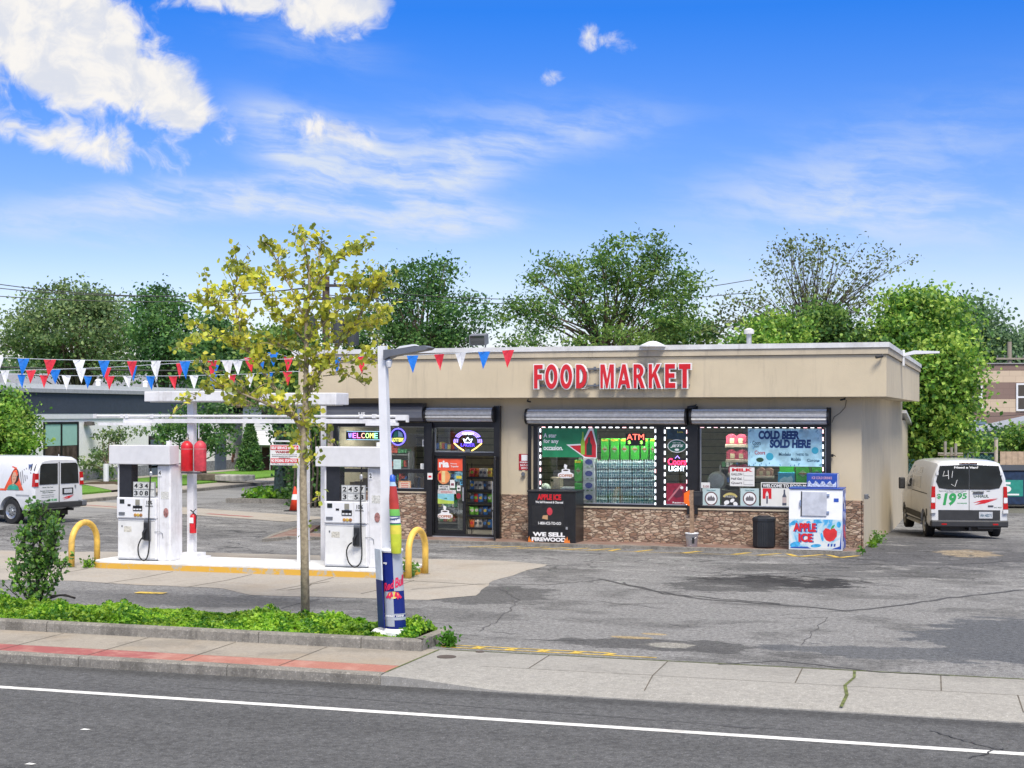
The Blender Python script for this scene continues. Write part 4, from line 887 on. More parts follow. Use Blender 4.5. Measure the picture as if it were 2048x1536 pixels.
for ch, a, b in row:
    pa, pb = 1040+a*.1855, 1040+b*.1855; x0, x1 = XY(pa, YF-.15), XY(pb, YF-.15); k = (a-155)/1700
    z0 = PY(pa, 690+(470-6*k)*.1855, YF-.15).z; z1 = PY(pa, 690+(214-12*k)*.1855, YF-.15).z
    P = LET[ch]; w = max(p[0] for p in P[0])
    q = [[(x0+p[0]/w*(x1-x0), z0+p[1]*(z1-z0)) for p in c] for c in P]
    rim = None
    for off, y, e, nm, m in ((.020, YF-.13, .10, 'letter', txt_white), (-.004, YF-.155, .014, 'face', mat('sign_red', (.58, .008, .018), .3, coat=.3, var=.03))):
        vs, fs = outline_data(q, e/2 if True else 0, off); mb = MB(); mb.add([(v[0], y-v[2]+ (0 if nm == 'letter' else -.032), v[1]) for v in vs], fs)
        o = mb.build(nm, m, sgn if rim is None else rim, world=True); rim = rim or o
mb = MB()
for py in (737.5, 771): z = PY(1225, py, YF).z; mb.box(XY(1072, YF), XY(1380, YF), YF-.06, YF-.02, z-.02, z+.02)
mb.build('mounting_rail', greymet, sgn, world=True)
mb = MB()
for px in (1075, 1130, 1190, 1240, 1290, 1340, 1370):
    for py in (737.5, 771): p = PY(px, py, YF); mb.box(p.x-.03, p.x+.03, YF-.019, YF-.001, p.z-.05, p.z+.05)
mb.build('rail_bracket', greymet, sgn, world=True)

# ------------------------------------------------------------------ fittings on the building
def camera_thing(px, py, Y, lb, d=-1, s=1.0):
    p = PY(px, py, Y); t = thing('security_camera', lb, 'camera', p)
    mb = MB(); mb.cyl((0, 0, 0), (.14*d*s, -.10*s, -.03*s), .035*s, 12); mb.build('housing', blackp, t); mb = MB(); mb.cyl((0, 0, .02), (0, .08, .05), .015, 8); mb.build('bracket', greymet, t)
camera_thing(1765, 712, YF-.08, 'small black camera on the fascia near its right corner')
camera_thing(1055, 802, YF+.25, 'small camera under the soffit left of the middle window', 1, .7)
camera_thing(1690, 798, YF+.3, 'small camera under the soffit above the right window corner', -1, .7)
camera_thing(1391, 813, YW-.2, 'black camera above the post between the two right windows', -1, 1.1)
camera_thing(603, 727, YF-.05, 'small dark camera on the far left corner of the fascia', -1, .8)
# conduit boxes and alarm
def smallbox(name, lb, cat, px, py, w, h, Y, m, d=.08, extra=None):
    p = PY(px, py, Y); t = thing(name, lb, cat, p); mb = MB(); mb.bbox(-w/2, w/2, -d, 0, -h/2, h/2, min(w, h)*.12); mb.build('box', m, t)
    if extra: extra(t)
    return t
smallbox('utility_box', 'beige outlet box beside the left end of the middle shutter', 'utility box', 1050, 834, .10, .12, YW, stucco_trim, extra=lambda t: MB().cyl((0, -.04, -.06), (0, -.04, -.12), .015, 8).build('conduit', stucco_trim, t))
def horn(t): mb = MB(); mb.lathe([(.05, 0), (.05, .03), (.035, .05)], (0, -.09, -.01), 14, 'y'); mb.build('cover', greymet, t)
smallbox('alarm_bell', 'small oval grey alarm under the red wall sign', 'alarm', 1048, 947, .08, .16, YW, stucco_trim, .05, horn)
def hook(t): mb = MB(); mb.tube([(0, -.02, 0), (.04, -.06, .01), (.08, -.06, -.02)], .01, 6); mb.build('hook', black, t)
smallbox('wall_hook', 'black ring hook on the wall right of the rightmost window', 'hook', 1665, 911, .05, .07, YW-.05, black, .04, hook)
smallbox('outlet_box', 'grey outlet box low on the side of the right end wall', 'utility box', 1733, 993, .10, .12, YW+.5, greymet, .07, hook)
# loose cable
t = MB(); pts = [PY(px, py, YW-.02) for px, py in ((1693, 800), (1690, 815), (1680, 826), (1668, 834), (1664, 845))]; t.tube(pts, .006, 5); tag(t.build('cable', darkplastic), 'thin cable sagging from the soffit camera to the shutter post', 'cable')
# red wall sign
def sign_board(name, lb, cat, px0, py0, px1, py1, Y, m, th=.012, group=None):
    a, b = PY(px0, py1, Y), PY(px1, py0, Y); t = thing(name, lb, cat, (a.x, Y, a.z), group=group)
    w, h = b.x-a.x, b.z-a.z; MB().box(0, w, -th, 0, 0, h).build('board', m, t); return t, w, h, -th
t, w, h, y = sign_board('wall_notice', 'red emergency notice with a white panel on the wall beside the door', 'notice', 1038, 908, 1062, 940, YW-.004, mat('notice_red', (.35, .01, .02), .4))
MB().box(.22*w, .72*w, y-.004, y-.001, .58*h, .95*h).build('panel', txt_white, t)
mb = MB(); text_mb(mb, 'EMERGENCY', .08*w, .92*w, .43*h, .53*h, y-.001); text_mb(mb, 'SHUT-OFF', .12*w, .88*w, .24*h, .36*h, y-.001); text_mb(mb, 'SWITCH', .2*w, .8*w, .07*h, .18*h, y-.001); mb.build('lettering', txt_white, t)

# roof things
p = PY(958, 697, YF+1.0); t = thing('floodlight', 'grey floodlight on a bracket on the shop roof above the door', 'floodlight', (p.x, p.y, ZT+.02))
mb = MB(); mb.tube([(-.16, 0, 0), (-.2, 0, .22), (-.16, .02, .35)], .02, 6); mb.tube([(.16, 0, 0), (.2, 0, .22), (.16, .02, .35)], .02, 6); mb.cyl((-.3, 0, .0), (.3, 0, .0), .02, 6); mb.build('bracket', greymet, t)
mb = MB(); mb.prism([(-.12, .10), (-.16, .36), (.10, .42), (.14, .16)], -.22, .22, 'x'); fl = mb.build('housing', greymet, t); mb = MB(); mb.prism([(-.125, .12), (-.165, .34), (-.172, .34), (-.132, .12)], -.19, .19, 'x'); mb.build('lens', darkglass, fl)
p = PY(1306, 697, YF-.05); t = thing('light_fixture', 'white domed light fixture on the coping above the last letters', 'light', (p.x, YF-.08, ZT))
mb = MB(); mb.lathe([(.32, -.02), (.32, .01), (.17, .08), (.10, .11), (.02, .12)], (0, 0, .0), 20); mb.build('shade', whitec, t); MB().box(-.05, .05, .0, .3, .0, .04).build('arm', whitec, t)
p = PY(1498, 684, YF+3.2); t = thing('vent_pipe', 'round grey vent pipe with a cap on the shop roof', 'vent', (p.x, p.y, ZT+.03))
MB().cyl((0, 0, 0), (0, 0, .42), .065, 14).build('pipe', steel, t); MB().lathe([(.13, .40), (.13, .50), (.06, .54), (.02, .55)], n=16).build('cap', coping, t)
p = PY(1812, 706, YF); t = thing('arm_light', 'white flat light on an arm at the right roof corner', 'light', (XF1+.05, 41.5, ZT-.15))
mb = MB(); mb.box(0, .05, -.1, .1, -.2, .22); mb.build('mount', whitec, t); mb = MB(); mb.prism([(.02, .12), (.3, .2), (.95, .17), (.95, .12), (.3, .10), (.02, .04)], -.12, .12, 'y'); mb.build('lamp_head', whitec, t)

# ------------------------------------------------------------------ LED strips round the windows
def led(lb, x0, x1, y0, y1):
    a, b = PY(x0, y1, YW+.03), PY(x1, y0, YW+.03); t = thing('led_strip', lb, 'light strip', (a.x, YW+.03, a.z), group='led strips round the windows'); w, h = b.x-a.x, b.z-a.z
    mb = MB(); c = MB(); rr = random.Random(int(w*99)); s = .165
    for ln, f in ((w, lambda q, o: (q, o)), (w, lambda q, o: (q, h-o)), (h, lambda q, o: (o, q)), (h, lambda q, o: (w-o, q))):
        n = int(ln/s)
        for k in range(n):
            q0 = (k+.22)*ln/n; q1 = q0+s*.55; A = f(q0, -.014); B = f(q1, .014); mb.cur = 1 if rr.random() < .2 else 0
            mb.box(min(A[0], B[0]), max(A[0], B[0]), -.02, -.006, min(A[1], B[1]), max(A[1], B[1]))
    c.box(0, w, -.004, 0, -.016, .016); c.box(0, w, -.004, 0, h-.016, h+.016); c.box(-.016, .016, -.004, 0, .018, h-.018); c.box(w-.016, w+.016, -.004, 0, .018, h-.018)
    c.build('backing', darkplastic, t); mb.build('lights', [glow('led_white', (.9, .93, 1), 1.6), glow('led_pink', (1, .55, .6), 1.5)], t)
led('dashed white light strip round the wide pane of the middle window', 1081, 1311, 855, 1011)
led('dashed white light strip round the narrow pane with the beer neon', 1330, 1374, 856, 1012)
led('dashed white light strip round the rightmost window', 1398, 1646, 855, 1016)

# ------------------------------------------------------------------ goods in the middle window
YG = YW+.42
def pack(x0, x1, z0, z1, y0, y1, m): return MB().bbox(x0, x1, y0, y1, z0, z1, .008)
wt_m, t_, nt_, b_ = newmat('water_pack')
_p = t_.n('ShaderNodeNewGeometry').outputs['Position']; _s = t_.n('ShaderNodeSeparateXYZ', i_0=_p)
_st = t_.m('SINE', t_.m('MULTIPLY', _s.outputs[0], 60.0)); _n = t_.noise(t_.comb(t_.m('MULTIPLY', _s.outputs[0], 1.0), 0.0, t_.m('MULTIPLY', _s.outputs[2], 1.8)), 7, 4, .65)
_c = t_.mix(t_.sm(_n, .35, .68), (.22, .46, .52), (.95, 1, 1)); _o = t_.n('ShaderNodeSeparateXYZ', i_0=t_.n('ShaderNodeTexCoord').outputs['Object']); _r = t_.ramp(t_.m('MULTIPLY', _o.outputs[2], 4.2), [(0, (.05, .20, .24)), (.12, (.65, .82, .85)), (.38, (.7, .85, .88)), (.46, (.12, .36, .42)), (.62, (.2, .45, .52)), (.68, (.8, .9, .92)), (.85, (.6, .72, .75)), (.95, (.05, .14, .17))])  # ramp paints case-gap shade at both ends and white highlights between teal bands
_c = t_.mix(.62, _c, _r)
_c = t_.mix(t_.m('MULTIPLY', t_.sm(_st, .2, .9), .35), _c, (.85, .9, .92))
nt_.links.new(_c, b_.inputs['Base Color']); b_.inputs['Roughness'].default_value = .15
caps = mat('bottle_cap', (.7, .74, .76), .3, var=.1); label_b = mat('bottle_label', (.12, .30, .38), .4, var=.3, vs=30)
xs = [1192, 1216, 1240, 1264, 1288, 1311]; ys = [1011, 992.5, 974, 956, 938, 921]
nth = ['first', 'second', 'third', 'fourth', 'fifth', 'sixth', 'seventh']
proto = None
for i in range(5):
    for j in range(5):
        a = PY(xs[i], ys[j], YG); b = PY(xs[i+1], ys[j+1], YG); w, h = b.x-a.x-.022, b.z-a.z-.004
        lb = f'clear shrink wrapped case of water bottles, {nth[i]} column from the left and {nth[j]} layer up'
        if proto is None:
            t = thing('water_case', lb, 'water case', (a.x, YG, a.z), group='stacked cases of bottled water'); mb = MB(); hv = []
            for k in range(5):
                cx = (k+.5)*w/5; r = w/10.4
                for yy in (r, 3*r): mb.lathe([(r*.9, 0), (r, .015), (r, h*.35), (r*.86, h*.42), (r*.86, h*.5), (r, h*.56), (r*.9, h*.74), (r*.4, h*.86), (r*.4, h*.92)], (cx, yy, .004), 10)
            mb.build('bottles', wt_m, t, smooth=True)
            mb = MB()
            for k in range(5): mb.lathe([(w/24, h*.92), (w/24, h*.985)], ((k+.5)*w/5, w/10.4, .004), 8)
            mb.build('cap', caps, t); mb = MB()
            for k in range(5): r = w/10.2; mb.lathe([(r, h*.16), (r, h*.34)], ((k+.5)*w/5, r, .004), 10)
            mb.build('bottle_label', label_b, t); proto = t
        else:
            c = copy_tree(proto); c.location = (a.x, YG+random.uniform(0, .02), a.z); c['label'] = lb
# green soda cartons on top and at left
cgreen = mat('carton_green', (.05, .50, .04), .35, var=.12, vs=4); cyel = mat('carton_yellow', (.6, .5, .04), .4); cwht = mat('carton_white', (.7, .7, .7), .5)
def carton(name, lb, px0, py0, px1, py1, Y, m, group, deco=None, d=.3, cat='carton'):
    a, b = PY(px0, py1, Y), PY(px1, py0, Y); t = thing(name, lb, cat, (a.x, Y, a.z), group=group); w, h = b.x-a.x-.01, b.z-a.z
    MB().bbox(0, w, 0, d, 0, h, .008).build('box', m, t)
    if deco: deco(t, w, h)
    return t, w, h
def gdeco(t, w, h):
    MB().box(.01, w-.01, -.003, -.0005, h*.87, h*.975).build('yellow_band', cyel, t)
    mb = MB(); mb.prism([(w*.5, h*.32), (w*.85, h*.5), (w*.5, h*.68), (w*.15, h*.5)], -.004, -.0005); mb.build('emblem', mat('emblem_pale', (.30, .5, .25), .4), t)
    mb = MB(); text_mb(mb, 'Ginger', w*.2, w*.8, h*.46, h*.54, -.005, .002, .03); mb.build('lettering', txt_red, t)
G1 = 'green soda cartons on the water cases'
for k, (a, b) in enumerate(((1202, 1218), (1221, 1238), (1241, 1258), (1261, 1279), (1282, 1297), (1300, 1311))):
    carton('soda_carton', f'upright green soda carton on top of the water stack, {nth[k]} from the left', a, 877, b, 919.5, YG+.04, cgreen, G1, gdeco)
carton('soda_carton', 'green soda carton left of the paper towel stack, upper and larger one', 1149, 920, 1164, 963, YG, cgreen, 'green cartons by the towel packs', gdeco)
carton('soda_carton', 'short green soda carton under the larger one left of the towel stack', 1149, 966, 1165, 979, YG, cgreen, 'green cartons by the towel packs')
def pdeco(t, w, h):
    mb = MB(); mb.prism(ell(w*.5, h*.62, w*.32, h*.24, 14), -.004, -.0005); mb.build('swirl', mat('towel_blue', (.04, .06, .35), .4), t)
    mb = MB(); mb.prism(ell(w*.4, h*.18, w*.12, h*.06, 10), -.004, -.0005); mb.prism(ell(w*.75, h*.2, w*.1, h*.06, 10), -.004, -.0005); mb.build('dot', mat('towel_green', (.25, .38, .18), .4), t)
for k in range(4): carton('towel_pack', f'white and blue paper towel pack, {nth[k]} from the bottom of the narrow stack', 1166, 1009-(k+1)*23.5, 1190, 1009-k*23.5-.6, YG-.02, cwht, 'stacked paper towel packs', pdeco)
# table with bread bags at lower left of the middle window
t = thing('display_table', 'white table inside the middle window behind the black box', 'table', (X(1120), YG, .06)); MB().box(-.55, .55, .1, .7, ZZ(985)-.06, ZZ(985)).build('top', cwht, t)
for sx in (-.5, .46): MB().box(sx, sx+.04, .15, .19, 0, ZZ(985)-.061).build('leg', alu, t)
t, w, h = carton('paper_bag', 'beige printed paper bag standing in the middle window', 1101, 955, 1121, 978, YG+.05, mat('bag_beige', (.5, .40, .28), .7, var=.2, vs=20), None, cat='bag')
mb = MB(); text_mb(mb, 'M', w*.05, w*.3, h*.6, h*.9, -.001); mb.build('lettering', txt_black, t)
t = thing('bag', 'white and green crumpled bag at lower left of the middle window', 'bag', PY(1091, 984, YG)); mb = MB(); mb.lathe([(.08, 0), (.13, .05), (.14, .12), (.09, .2), (.03, .22)], n=12); o = mb.build('sack', mat('sack_pale', (.55, .62, .52), .6, var=.2, vs=20), t, smooth=True)
# posters stuck inside the glass
YP = YW+.052
def poster(name, lb, cat, px0, py0, px1, py1, m, Y=YP, th=.006, group=None, frame_m=None):
    t, w, h, y = sign_board(name, lb, cat, px0, py0, px1, py1, Y, m, th, group)
    return t, w, h, y
t, w, h, y = poster('beer_banner', 'green banner with a red star and two bottles in the middle window', 'banner', 1085, 857, 1194, 914, mat('banner_green', (.015, .22, .09), .4, var=.15, vs=3))
# star: white then red, clipped to a polygon like in the banner
mb = MB(); mb.prism([(w*.44, h*.44), (w*.72, h*.47), (w*.86, h*1.02), (w*.93, h*1.02), (w*1.0, h*.45), (w*1.0, h*-.03), (w*.78, h*-.02)], y-.004, y-.001); mb.build('star_edge', txt_white, t)
mb = MB(); mb.prism([(w*.50, h*.40), (w*.74, h*.42), (w*.88, h*.92), (w*.91, h*.92), (w*.985, h*.42), (w*.985, h*.0), (w*.79, h*.02)], y-.007, y-.0045); mb.build('star', mat('star_red', (.55, .02, .03), .4), t)
def bottle_flat(mb, cx, z0, hh, ww, ya, yb): mb.prism([(cx-ww, z0), (cx+ww, z0), (cx+ww, z0+hh*.55), (cx+ww*.4, z0+hh*.75), (cx+ww*.35, z0+hh), (cx-ww*.35, z0+hh), (cx-ww*.4, z0+hh*.75), (cx-ww, z0+hh*.55)], ya, yb)
mb = MB(); bottle_flat(mb, w*.745, h*.10, h*.78, w*.035, y-.010, y-.0075); mb.build('bottle', mat('bottle_lime', (.28, .50, .05), .3), t)
mb = MB(); bottle_flat(mb, w*.86, h*.08, h*.62, w*.05, y-.010, y-.0075); mb.build('bottle', mat('bottle_dark', (.02, .06, .04), .3), t)
mb = MB()
for i, s in enumerate(('A star', 'for any', 'occasion.')): text_mb(mb, s, w*.02, w*(.26, .30, .38)[i], h*(.68, .45, .24)[i], h*(.83, .63, .40)[i], y-.001, .003, .025)
mb.build('lettering', txt_white, t)
def coffee(lb, px0, py0, px1, py1, Y):
    a, b = PY(px0, py1, Y), PY(px1, py0, Y); w, h = b.x-a.x, b.z-a.z; t = thing('coffee_sticker', lb, 'sticker', (a.x, Y, a.z), group='coffee cup stickers')
    q = [[(0, h*.12), (w*.2, 0), (w*.8, 0), (w, h*.12), (w, h*.30), (w*.78, h*.42), (w*.78, h*.62), (w*.55, h*.66), (w*.6, h*.9), (w*.42, h), (w*.38, h*.8), (w*.45, h*.66), (w*.24, h*.62), (w*.24, h*.42), (0, h*.3)]]
    mb = MB(); mb.prism(q[0], -.004, 0); mb.build('backing', txt_white, t)
    mb = MB(); mb.prism(ell(w*.5, h*.55, w*.18, h*.05, 14), -.007, -.0045); mb.build('coffee', mat('coffee_brown', (.05, .02, .01), .4), t)
    mb = MB(); text_mb(mb, 'COFFEE', w*.06, w*.94, h*.08, h*.27, -.0045, .003, .03); mb.build('lettering', mat('coffee_letters', (.42, .13, .03), .5), t)
coffee('coffee cup sticker in the middle window above the black box', 1116, 928, 1147, 956, YP)
# ATM sign
t, w, h, y = poster('atm_sign', 'black lit sign reading ATM with green dollar signs', 'sign', 1252, 867, 1291, 891, black, th=.04)
mb = MB(); text_mb(mb, 'ATM', w*.06, w*.94, h*.48, h*.95, y-.001, .004, .0); mb.build('lettering', glow('neon_red', (1, .12, .08), 2.0), t)
mb = MB(); text_mb(mb, '$', w*.12, w*.26, h*.12, h*.40, y-.001, .004, .0); text_mb(mb, '$', w*.74, w*.88, h*.12, h*.40, y-.001, .004, .0); mb.build('dollar_sign', glow('neon_green', (.3, 1, .1), 2.0), t)
# narrow pane: oval team sign, beer neon, red poster
a, b = PY(1335, 905, YP), PY(1373, 879, YP); w, h = b.x-a.x, b.z-a.z; t = thing('oval_sign', 'dark green oval sign with slanted white lettering in the narrow pane', 'sign', (a.x, YP, a.z))
MB().prism(ell(w/2, h/2, w/2, h/2, 30), -.006, 0).build('edge', txt_white, t); MB().prism(ell(w/2, h/2, w*.465, h*.44, 30), -.009, -.0065).build('board', mat('team_green', (.01, .10, .065), .4), t)
mb = MB(); text_mb(mb, 'JETS', w*.16, w*.84, h*.36, h*.62, -.0095, .003, .045, .3); text_mb(mb, 'NEW YORK', w*.28, w*.72, h*.70, h*.78, -.0095, .002, .01); mb.prism(ell(w/2, h*.22, w*.12, h*.09, 14), -.012, -.0095); mb.build('lettering', txt_white, t)
t = thing('neon_sign', 'red and white neon beer sign in the narrow pane reading LIGHT below', 'neon sign', PY(1336, 942, YP))
a, b = PY(1336, 942, YP), PY(1374, 912, YP); w, h = b.x-a.x, b.z-a.z
MB().box(0, w, -.004, 0, 0, h*.85).build('backing', black, t)
mb = MB(); text_mb(mb, 'Coors', 0, w*.96, h*.40, h*.84, -.005, .01, .02); mb.build('script', glow('neon_red2', (1, .03, .10), 2.2), t)
mb = MB(); text_mb(mb, 'LIGHT', w*.05, w*.9, 0, h*.34, -.005, .01, .0); mb.build('lettering', glow('neon_white', (.8, .9, 1), 2.2), t)
mb = MB(); mb.tube([(w*.38, -.012, h*.84), (w*.5, -.012, h*1.0), (w*.62, -.012, h*.84)], .008, 6); mb.build('peak', glow('neon_violet', (.3, .2, 1), 2.2), t)
t, w, h, y = poster('poster', 'dark red poster at the bottom of the narrow pane', 'poster', 1333, 967, 1374, 1009, mat('poster_red', (.25, .015, .04), .4, var=.25, vs=6))
MB().prism(ell(w*.55, h*.55, w*.25, h*.22, 12), y-.004, y-.001).build('dark_shape', mat('poster_dark', (.10, .02, .04), .4), t)
mb = MB(); mb.prism([(w*.05, h*.2), (w*.12, h*.16), (w*.75, h*.9), (w*.68, h*.94)], y-.0075, y-.005); mb.build('stripe', mat('poster_pink', (.45, .15, .18), .4), t); mb = MB(); mb.prism(ell(w*.75, h*.8, w*.08, h*.07, 8), y-.004, y-.001); text_mb(mb, 'Reserve', w*.3, w*.9, h*.06, h*.14, y-.001); mb.build('mark', txt_white, t)
t, w, h, y = poster('poster', 'dark blue green poster with writing at the top of the narrow pane', 'poster', 1334, 858, 1372, 878, mat('poster_teal', (.02, .05, .07), .4, var=.4, vs=10))
mb = MB(); text_mb(mb, 'Lotto', w*.55, w*.85, h*.6, h*.8, y-.001); mb.build('lettering', cyel, t)

# ------------------------------------------------------------------ rightmost window
t, w, h, y = poster('beer_banner', 'pale blue frosted banner reading COLD BEER SOLD HERE', 'banner', 1496, 858, 1648, 932, mat('ice_blue', (.40, .66, .76), .4, var=.25, vs=4), th=.008)
mb = MB(); rr = random.Random(3)
for k in range(60):
    e = rr.choice('lrbt'); q = rr.random(); x, z = {'l': (rr.uniform(0, .10), q), 'r': (rr.uniform(.9, .985), q), 'b': (q, rr.uniform(.01, .08)), 't': (q, rr.uniform(.92, .98))}[e]
    x, z = max(.015, min(.985, x)), max(.02, min(.97, z)); r1 = rr.uniform(.01, .03); mb.prism([(w*x, h*z-r1*1.2), (w*x+r1*.5, h*z), (w*x, h*z+r1), (w*x-r1*.6, h*z)], y-.0015-k*.00003, y-.0005)
mb.build('frost', mat('frost_blue', (.10, .30, .48), .4), t)
mb = MB(); text_mb(mb, 'COLD BEER', w*.14, w*.68, h*.72, h*.95, y-.002, .004, .06, .05); text_mb(mb, 'SOLD HERE', w*.29, w*.83, h*.49, h*.72, y-.002, .004, .06, .05); mb.build('lettering', txt_navy, t)
mb = MB(); text_mb(mb, 'Coors', w*.06, w*.17, h*.57, h*.68, y-.002); text_mb(mb, 'LIGHT', w*.08, w*.15, h*.50, h*.55, y-.002); text_mb(mb, 'Corona', w*.78, w*.94, h*.13, h*.21, y-.002); text_mb(mb, 'Modelo', w*.41, w*.57, h*.28, h*.37, y-.002); text_mb(mb, 'Modelo', w*.57, w*.70, h*.15, h*.24, y-.002); text_mb(mb, 'TWISTED TEA', w*.63, w*.80, h*.29, h*.35, y-.002); mb.build('small_lettering', mat('print_slate', (.05, .12, .18), .5, var=0), t)
mb = MB(); text_mb(mb, 'Coors', w*.09, w*.23, h*.31, h*.42, y-.002, .003, .03); mb.build('red_lettering', mat('print_rose', (.4, .12, .16), .5, var=0), t)
mb = MB(); mb.prism(ell(w*.29, h*.26, w*.05, h*.10, 18), y-.004, y-.002); mb.prism(ell(w*.885, h*.43, w*.045, h*.09, 18), y-.004, y-.002); mb.build('round_mark', mat('print_cyan', (.04, .35, .5), .5, var=0), t)
MB().prism(ell(w*.16, h*.17, w*.05, h*.06, 18), y-.004, y-.002).build('oval_mark', mat('print_forest', (.02, .07, .04), .5, var=0), t)
t, w, h, y = poster('milk_sign', 'white card reading MILK with three price rows in the rightmost window', 'sign', 1460, 935, 1509, 972, paper)
mb = MB(); text_mb(mb, 'MILK', w*.08, w*.92, h*.78, h*.95, y-.001, .003, .05); mb.build('heading', txt_red, t)
mb = MB(); text_mb(mb, 'GALLON', w*.05, w*.5, h*.57, h*.70, y-.001); text_mb(mb, 'Half Gal.', w*.05, w*.5, h*.34, h*.46, y-.001); text_mb(mb, 'Quart', w*.05, w*.5, h*.10, h*.23, y-.001)
for z in (.55, .32, .08): mb.box(w*.56, w*.95, y-.003, y-.001, h*z, h*(z+.015)); mb.box(w*.56, w*.57, y-.003, y-.001, h*(z+.0151), h*(z+.17))
mb.build('rows', mat('print_grey', (.12, .10, .10), .5, var=0), t)
G2 = 'boxes behind the rightmost window'
def tray(lb, px0, py0, px1, py1, mtop, Y=YG):
    a, b = PY(px0, py1, Y), PY(px1, py0, Y); w, h = b.x-a.x, b.z-a.z; t = thing('bottle_pack', lb, 'bottle pack', (a.x, Y, a.z), group='red bottle packs on trays')
    MB().bbox(0, w, 0, .3, 0, h*.24, .01).build('tray', mat('tray_kraft', (.42, .35, .26), .8), t)
    mb = MB(); pts = [(w*.04, h*.245)]+[(w*(.04+.92*i/16), h*(.78+.18*abs(math.sin(i/16*PI*2)))) for i in range(17)]+[(w*.96, h*.245)]; mb.prism(pts, .02, .28); mb.build('bottles', mtop, t)
    mb = MB(); mb.box(w*.22, w*.42, .012, .018, h*.3, h*.66); mb.box(w*.62, w*.82, .012, .018, h*.3, h*.66); mb.build('bottle_label', mat('label_cream', (.6, .5, .3), .6), t)
pinkred = mat('pack_red', (.45, .06, .10), .35, var=.25, vs=25)
tray('red bottle pack on a kraft tray, uppermost of three in the rightmost window', 1450, 867, 1493, 895, pinkred); tray('red bottle pack on a kraft tray, middle of three in the rightmost window', 1451, 898, 1494, 925, pinkred); tray('red bottle pack mostly hidden by the milk card', 1455, 928, 1497, 952, pinkred)
tray('pack of cream labelled bottles right of the milk card', 1511, 935, 1546, 957, mat('pack_cream', (.40, .22, .16), .4, var=.3, vs=25))
carton('soda_carton', 'green carton under the blue frosted banner, leftmost of three', 1559, 925, 1588, 945, YG+.1, cgreen, G2, None); carton('soda_carton', 'green and gold carton under the banner, middle of three', 1592, 928, 1620, 966, YG, cgreen, G2, gdeco); carton('soda_carton', 'green and gold carton under the banner near the right frame', 1623, 928, 1646, 966, YG, cgreen, G2, gdeco)
def bdeco(t, w, h): mb = MB(); mb.prism([(w*.1, h*.35), (w*.4, h*.6), (w*.55, h*.5), (w*.8, h*.7), (w*.9, h*.4), (w*.9, h*.1), (w*.1, h*.1)], -.004, -.0005); mb.build('wave', mat('pack_pale', (.45, .7, .8), .4), t)
carton('soda_carton', 'bright blue carton with a white wave in the rightmost window', 1556, 945, 1590, 966, YG-.05, mat('pack_blue', (.05, .40, .62), .35), G2, bdeco)
# lower posters
def ring_poster(lb, px0, px1):
    t, w, h, y = poster('poster', lb, 'poster', px0, 977, px1, 1015, mat('poster_pale', (.46, .58, .58), .5, var=.05), group='pale posters with a ring emblem')
    MB().prism(ell(w*.5, h*.47, w*.37, h*.36, 30), y-.003, y-.001).build('ring', mat('ring_brown', (.12, .05, .05), .5), t); MB().prism(ell(w*.5, h*.47, w*.31, h*.30, 30), y-.005, y-.0031).build('disc', txt_white, t)
    mb = MB(); mb.prism([(w*.3, h*.36), (w*.7, h*.36), (w*.72, h*.48), (w*.62, h*.60), (w*.58, h*.52), (w*.5, h*.64), (w*.42, h*.52), (w*.38, h*.60), (w*.28, h*.48)], y-.0075, y-.0052); mb.build('emblem', mat('emblem_grey', (.14, .13, .14), .5), t)
    mb = MB(); text_mb(mb, 'Now Here!', w*.25, w*.75, h*.87, h*.94, y-.001); mb.build('lettering', mat('print_teal', (.05, .2, .22), .5), t)
ring_poster('pale poster with a ring emblem at the left of the rightmost window', 1405, 1440); ring_poster('pale poster with a ring emblem between cow poster and WELCOME banner', 1481, 1518)
t, w, h, y = poster('poster', 'black and white cow pattern poster with a yellow arc', 'poster', 1443, 981, 1478, 1015, mat('poster_black', (.03, .03, .03), .5))
mb = MB(); mb.prism(ell(w*.5, h*.45, w*.48, h*.42, 20, .5, PI-.5)+list(reversed(ell(w*.5, h*.45, w*.38, h*.28, 20, .5, PI-.5))), y-.003, y-.001); mb.build('arc', mat('poster_gold', (.5, .42, .14), .5), t)
mb = MB()
for cx_, cy_, a_, b_2 in ((.3, .3, .16, .12), (.62, .42, .14, .10), (.8, .22, .12, .14), (.2, .1, .12, .07)): mb.prism(ell(w*cx_, h*cy_, w*a_, h*b_2, 12, rot=cx_), y-.003, y-.001)
mb.build('patch', txt_white, t)
mb = MB(); text_mb(mb, 'FRESH', w*.2, w*.8, h*.58, h*.70, y-.001); mb.build('lettering', mat('print_silver', (.4, .4, .4), .5, var=0), t)
t, w, h, y = poster('tobacco_banner', 'white banner with a black WELCOME heading and product pictures behind the freezer', 'banner', 1522, 966, 1640, 1015, paper)
MB().box(.02, w-.02, y-.003, y-.001, h*.78, h*.96).build('heading_bar', txt_black, t); mb = MB(); text_mb(mb, 'WELCOME TO FOOD MARKET', w*.03, w*.97, h*.80, h*.93, y-.0035, .002, .03); mb.build('heading', txt_white, t)
MB().prism([(w*.03, h*.35), (w*.08, h*.35), (w*.08, h*.55), (w*.105, h*.66), (w*.13, h*.55), (w*.13, h*.35), (w*.18, h*.35), (w*.18, h*.76), (w*.03, h*.76)], y-.003, y-.001).build('red_chevron', txt_red, t)
mb = MB(); mb.box(w*.092, w*.118, y-.003, y-.001, h*.16, h*.46); mb.build('product_picture', mat('print_dark', (.07, .08, .12), .5), t); mb = MB(); bottle_flat(mb, w*.40, h*.1, h*.62, w*.035, y-.003, y-.001); mb.build('product_picture', mat('print_dark', (.07, .08, .12), .5), t)
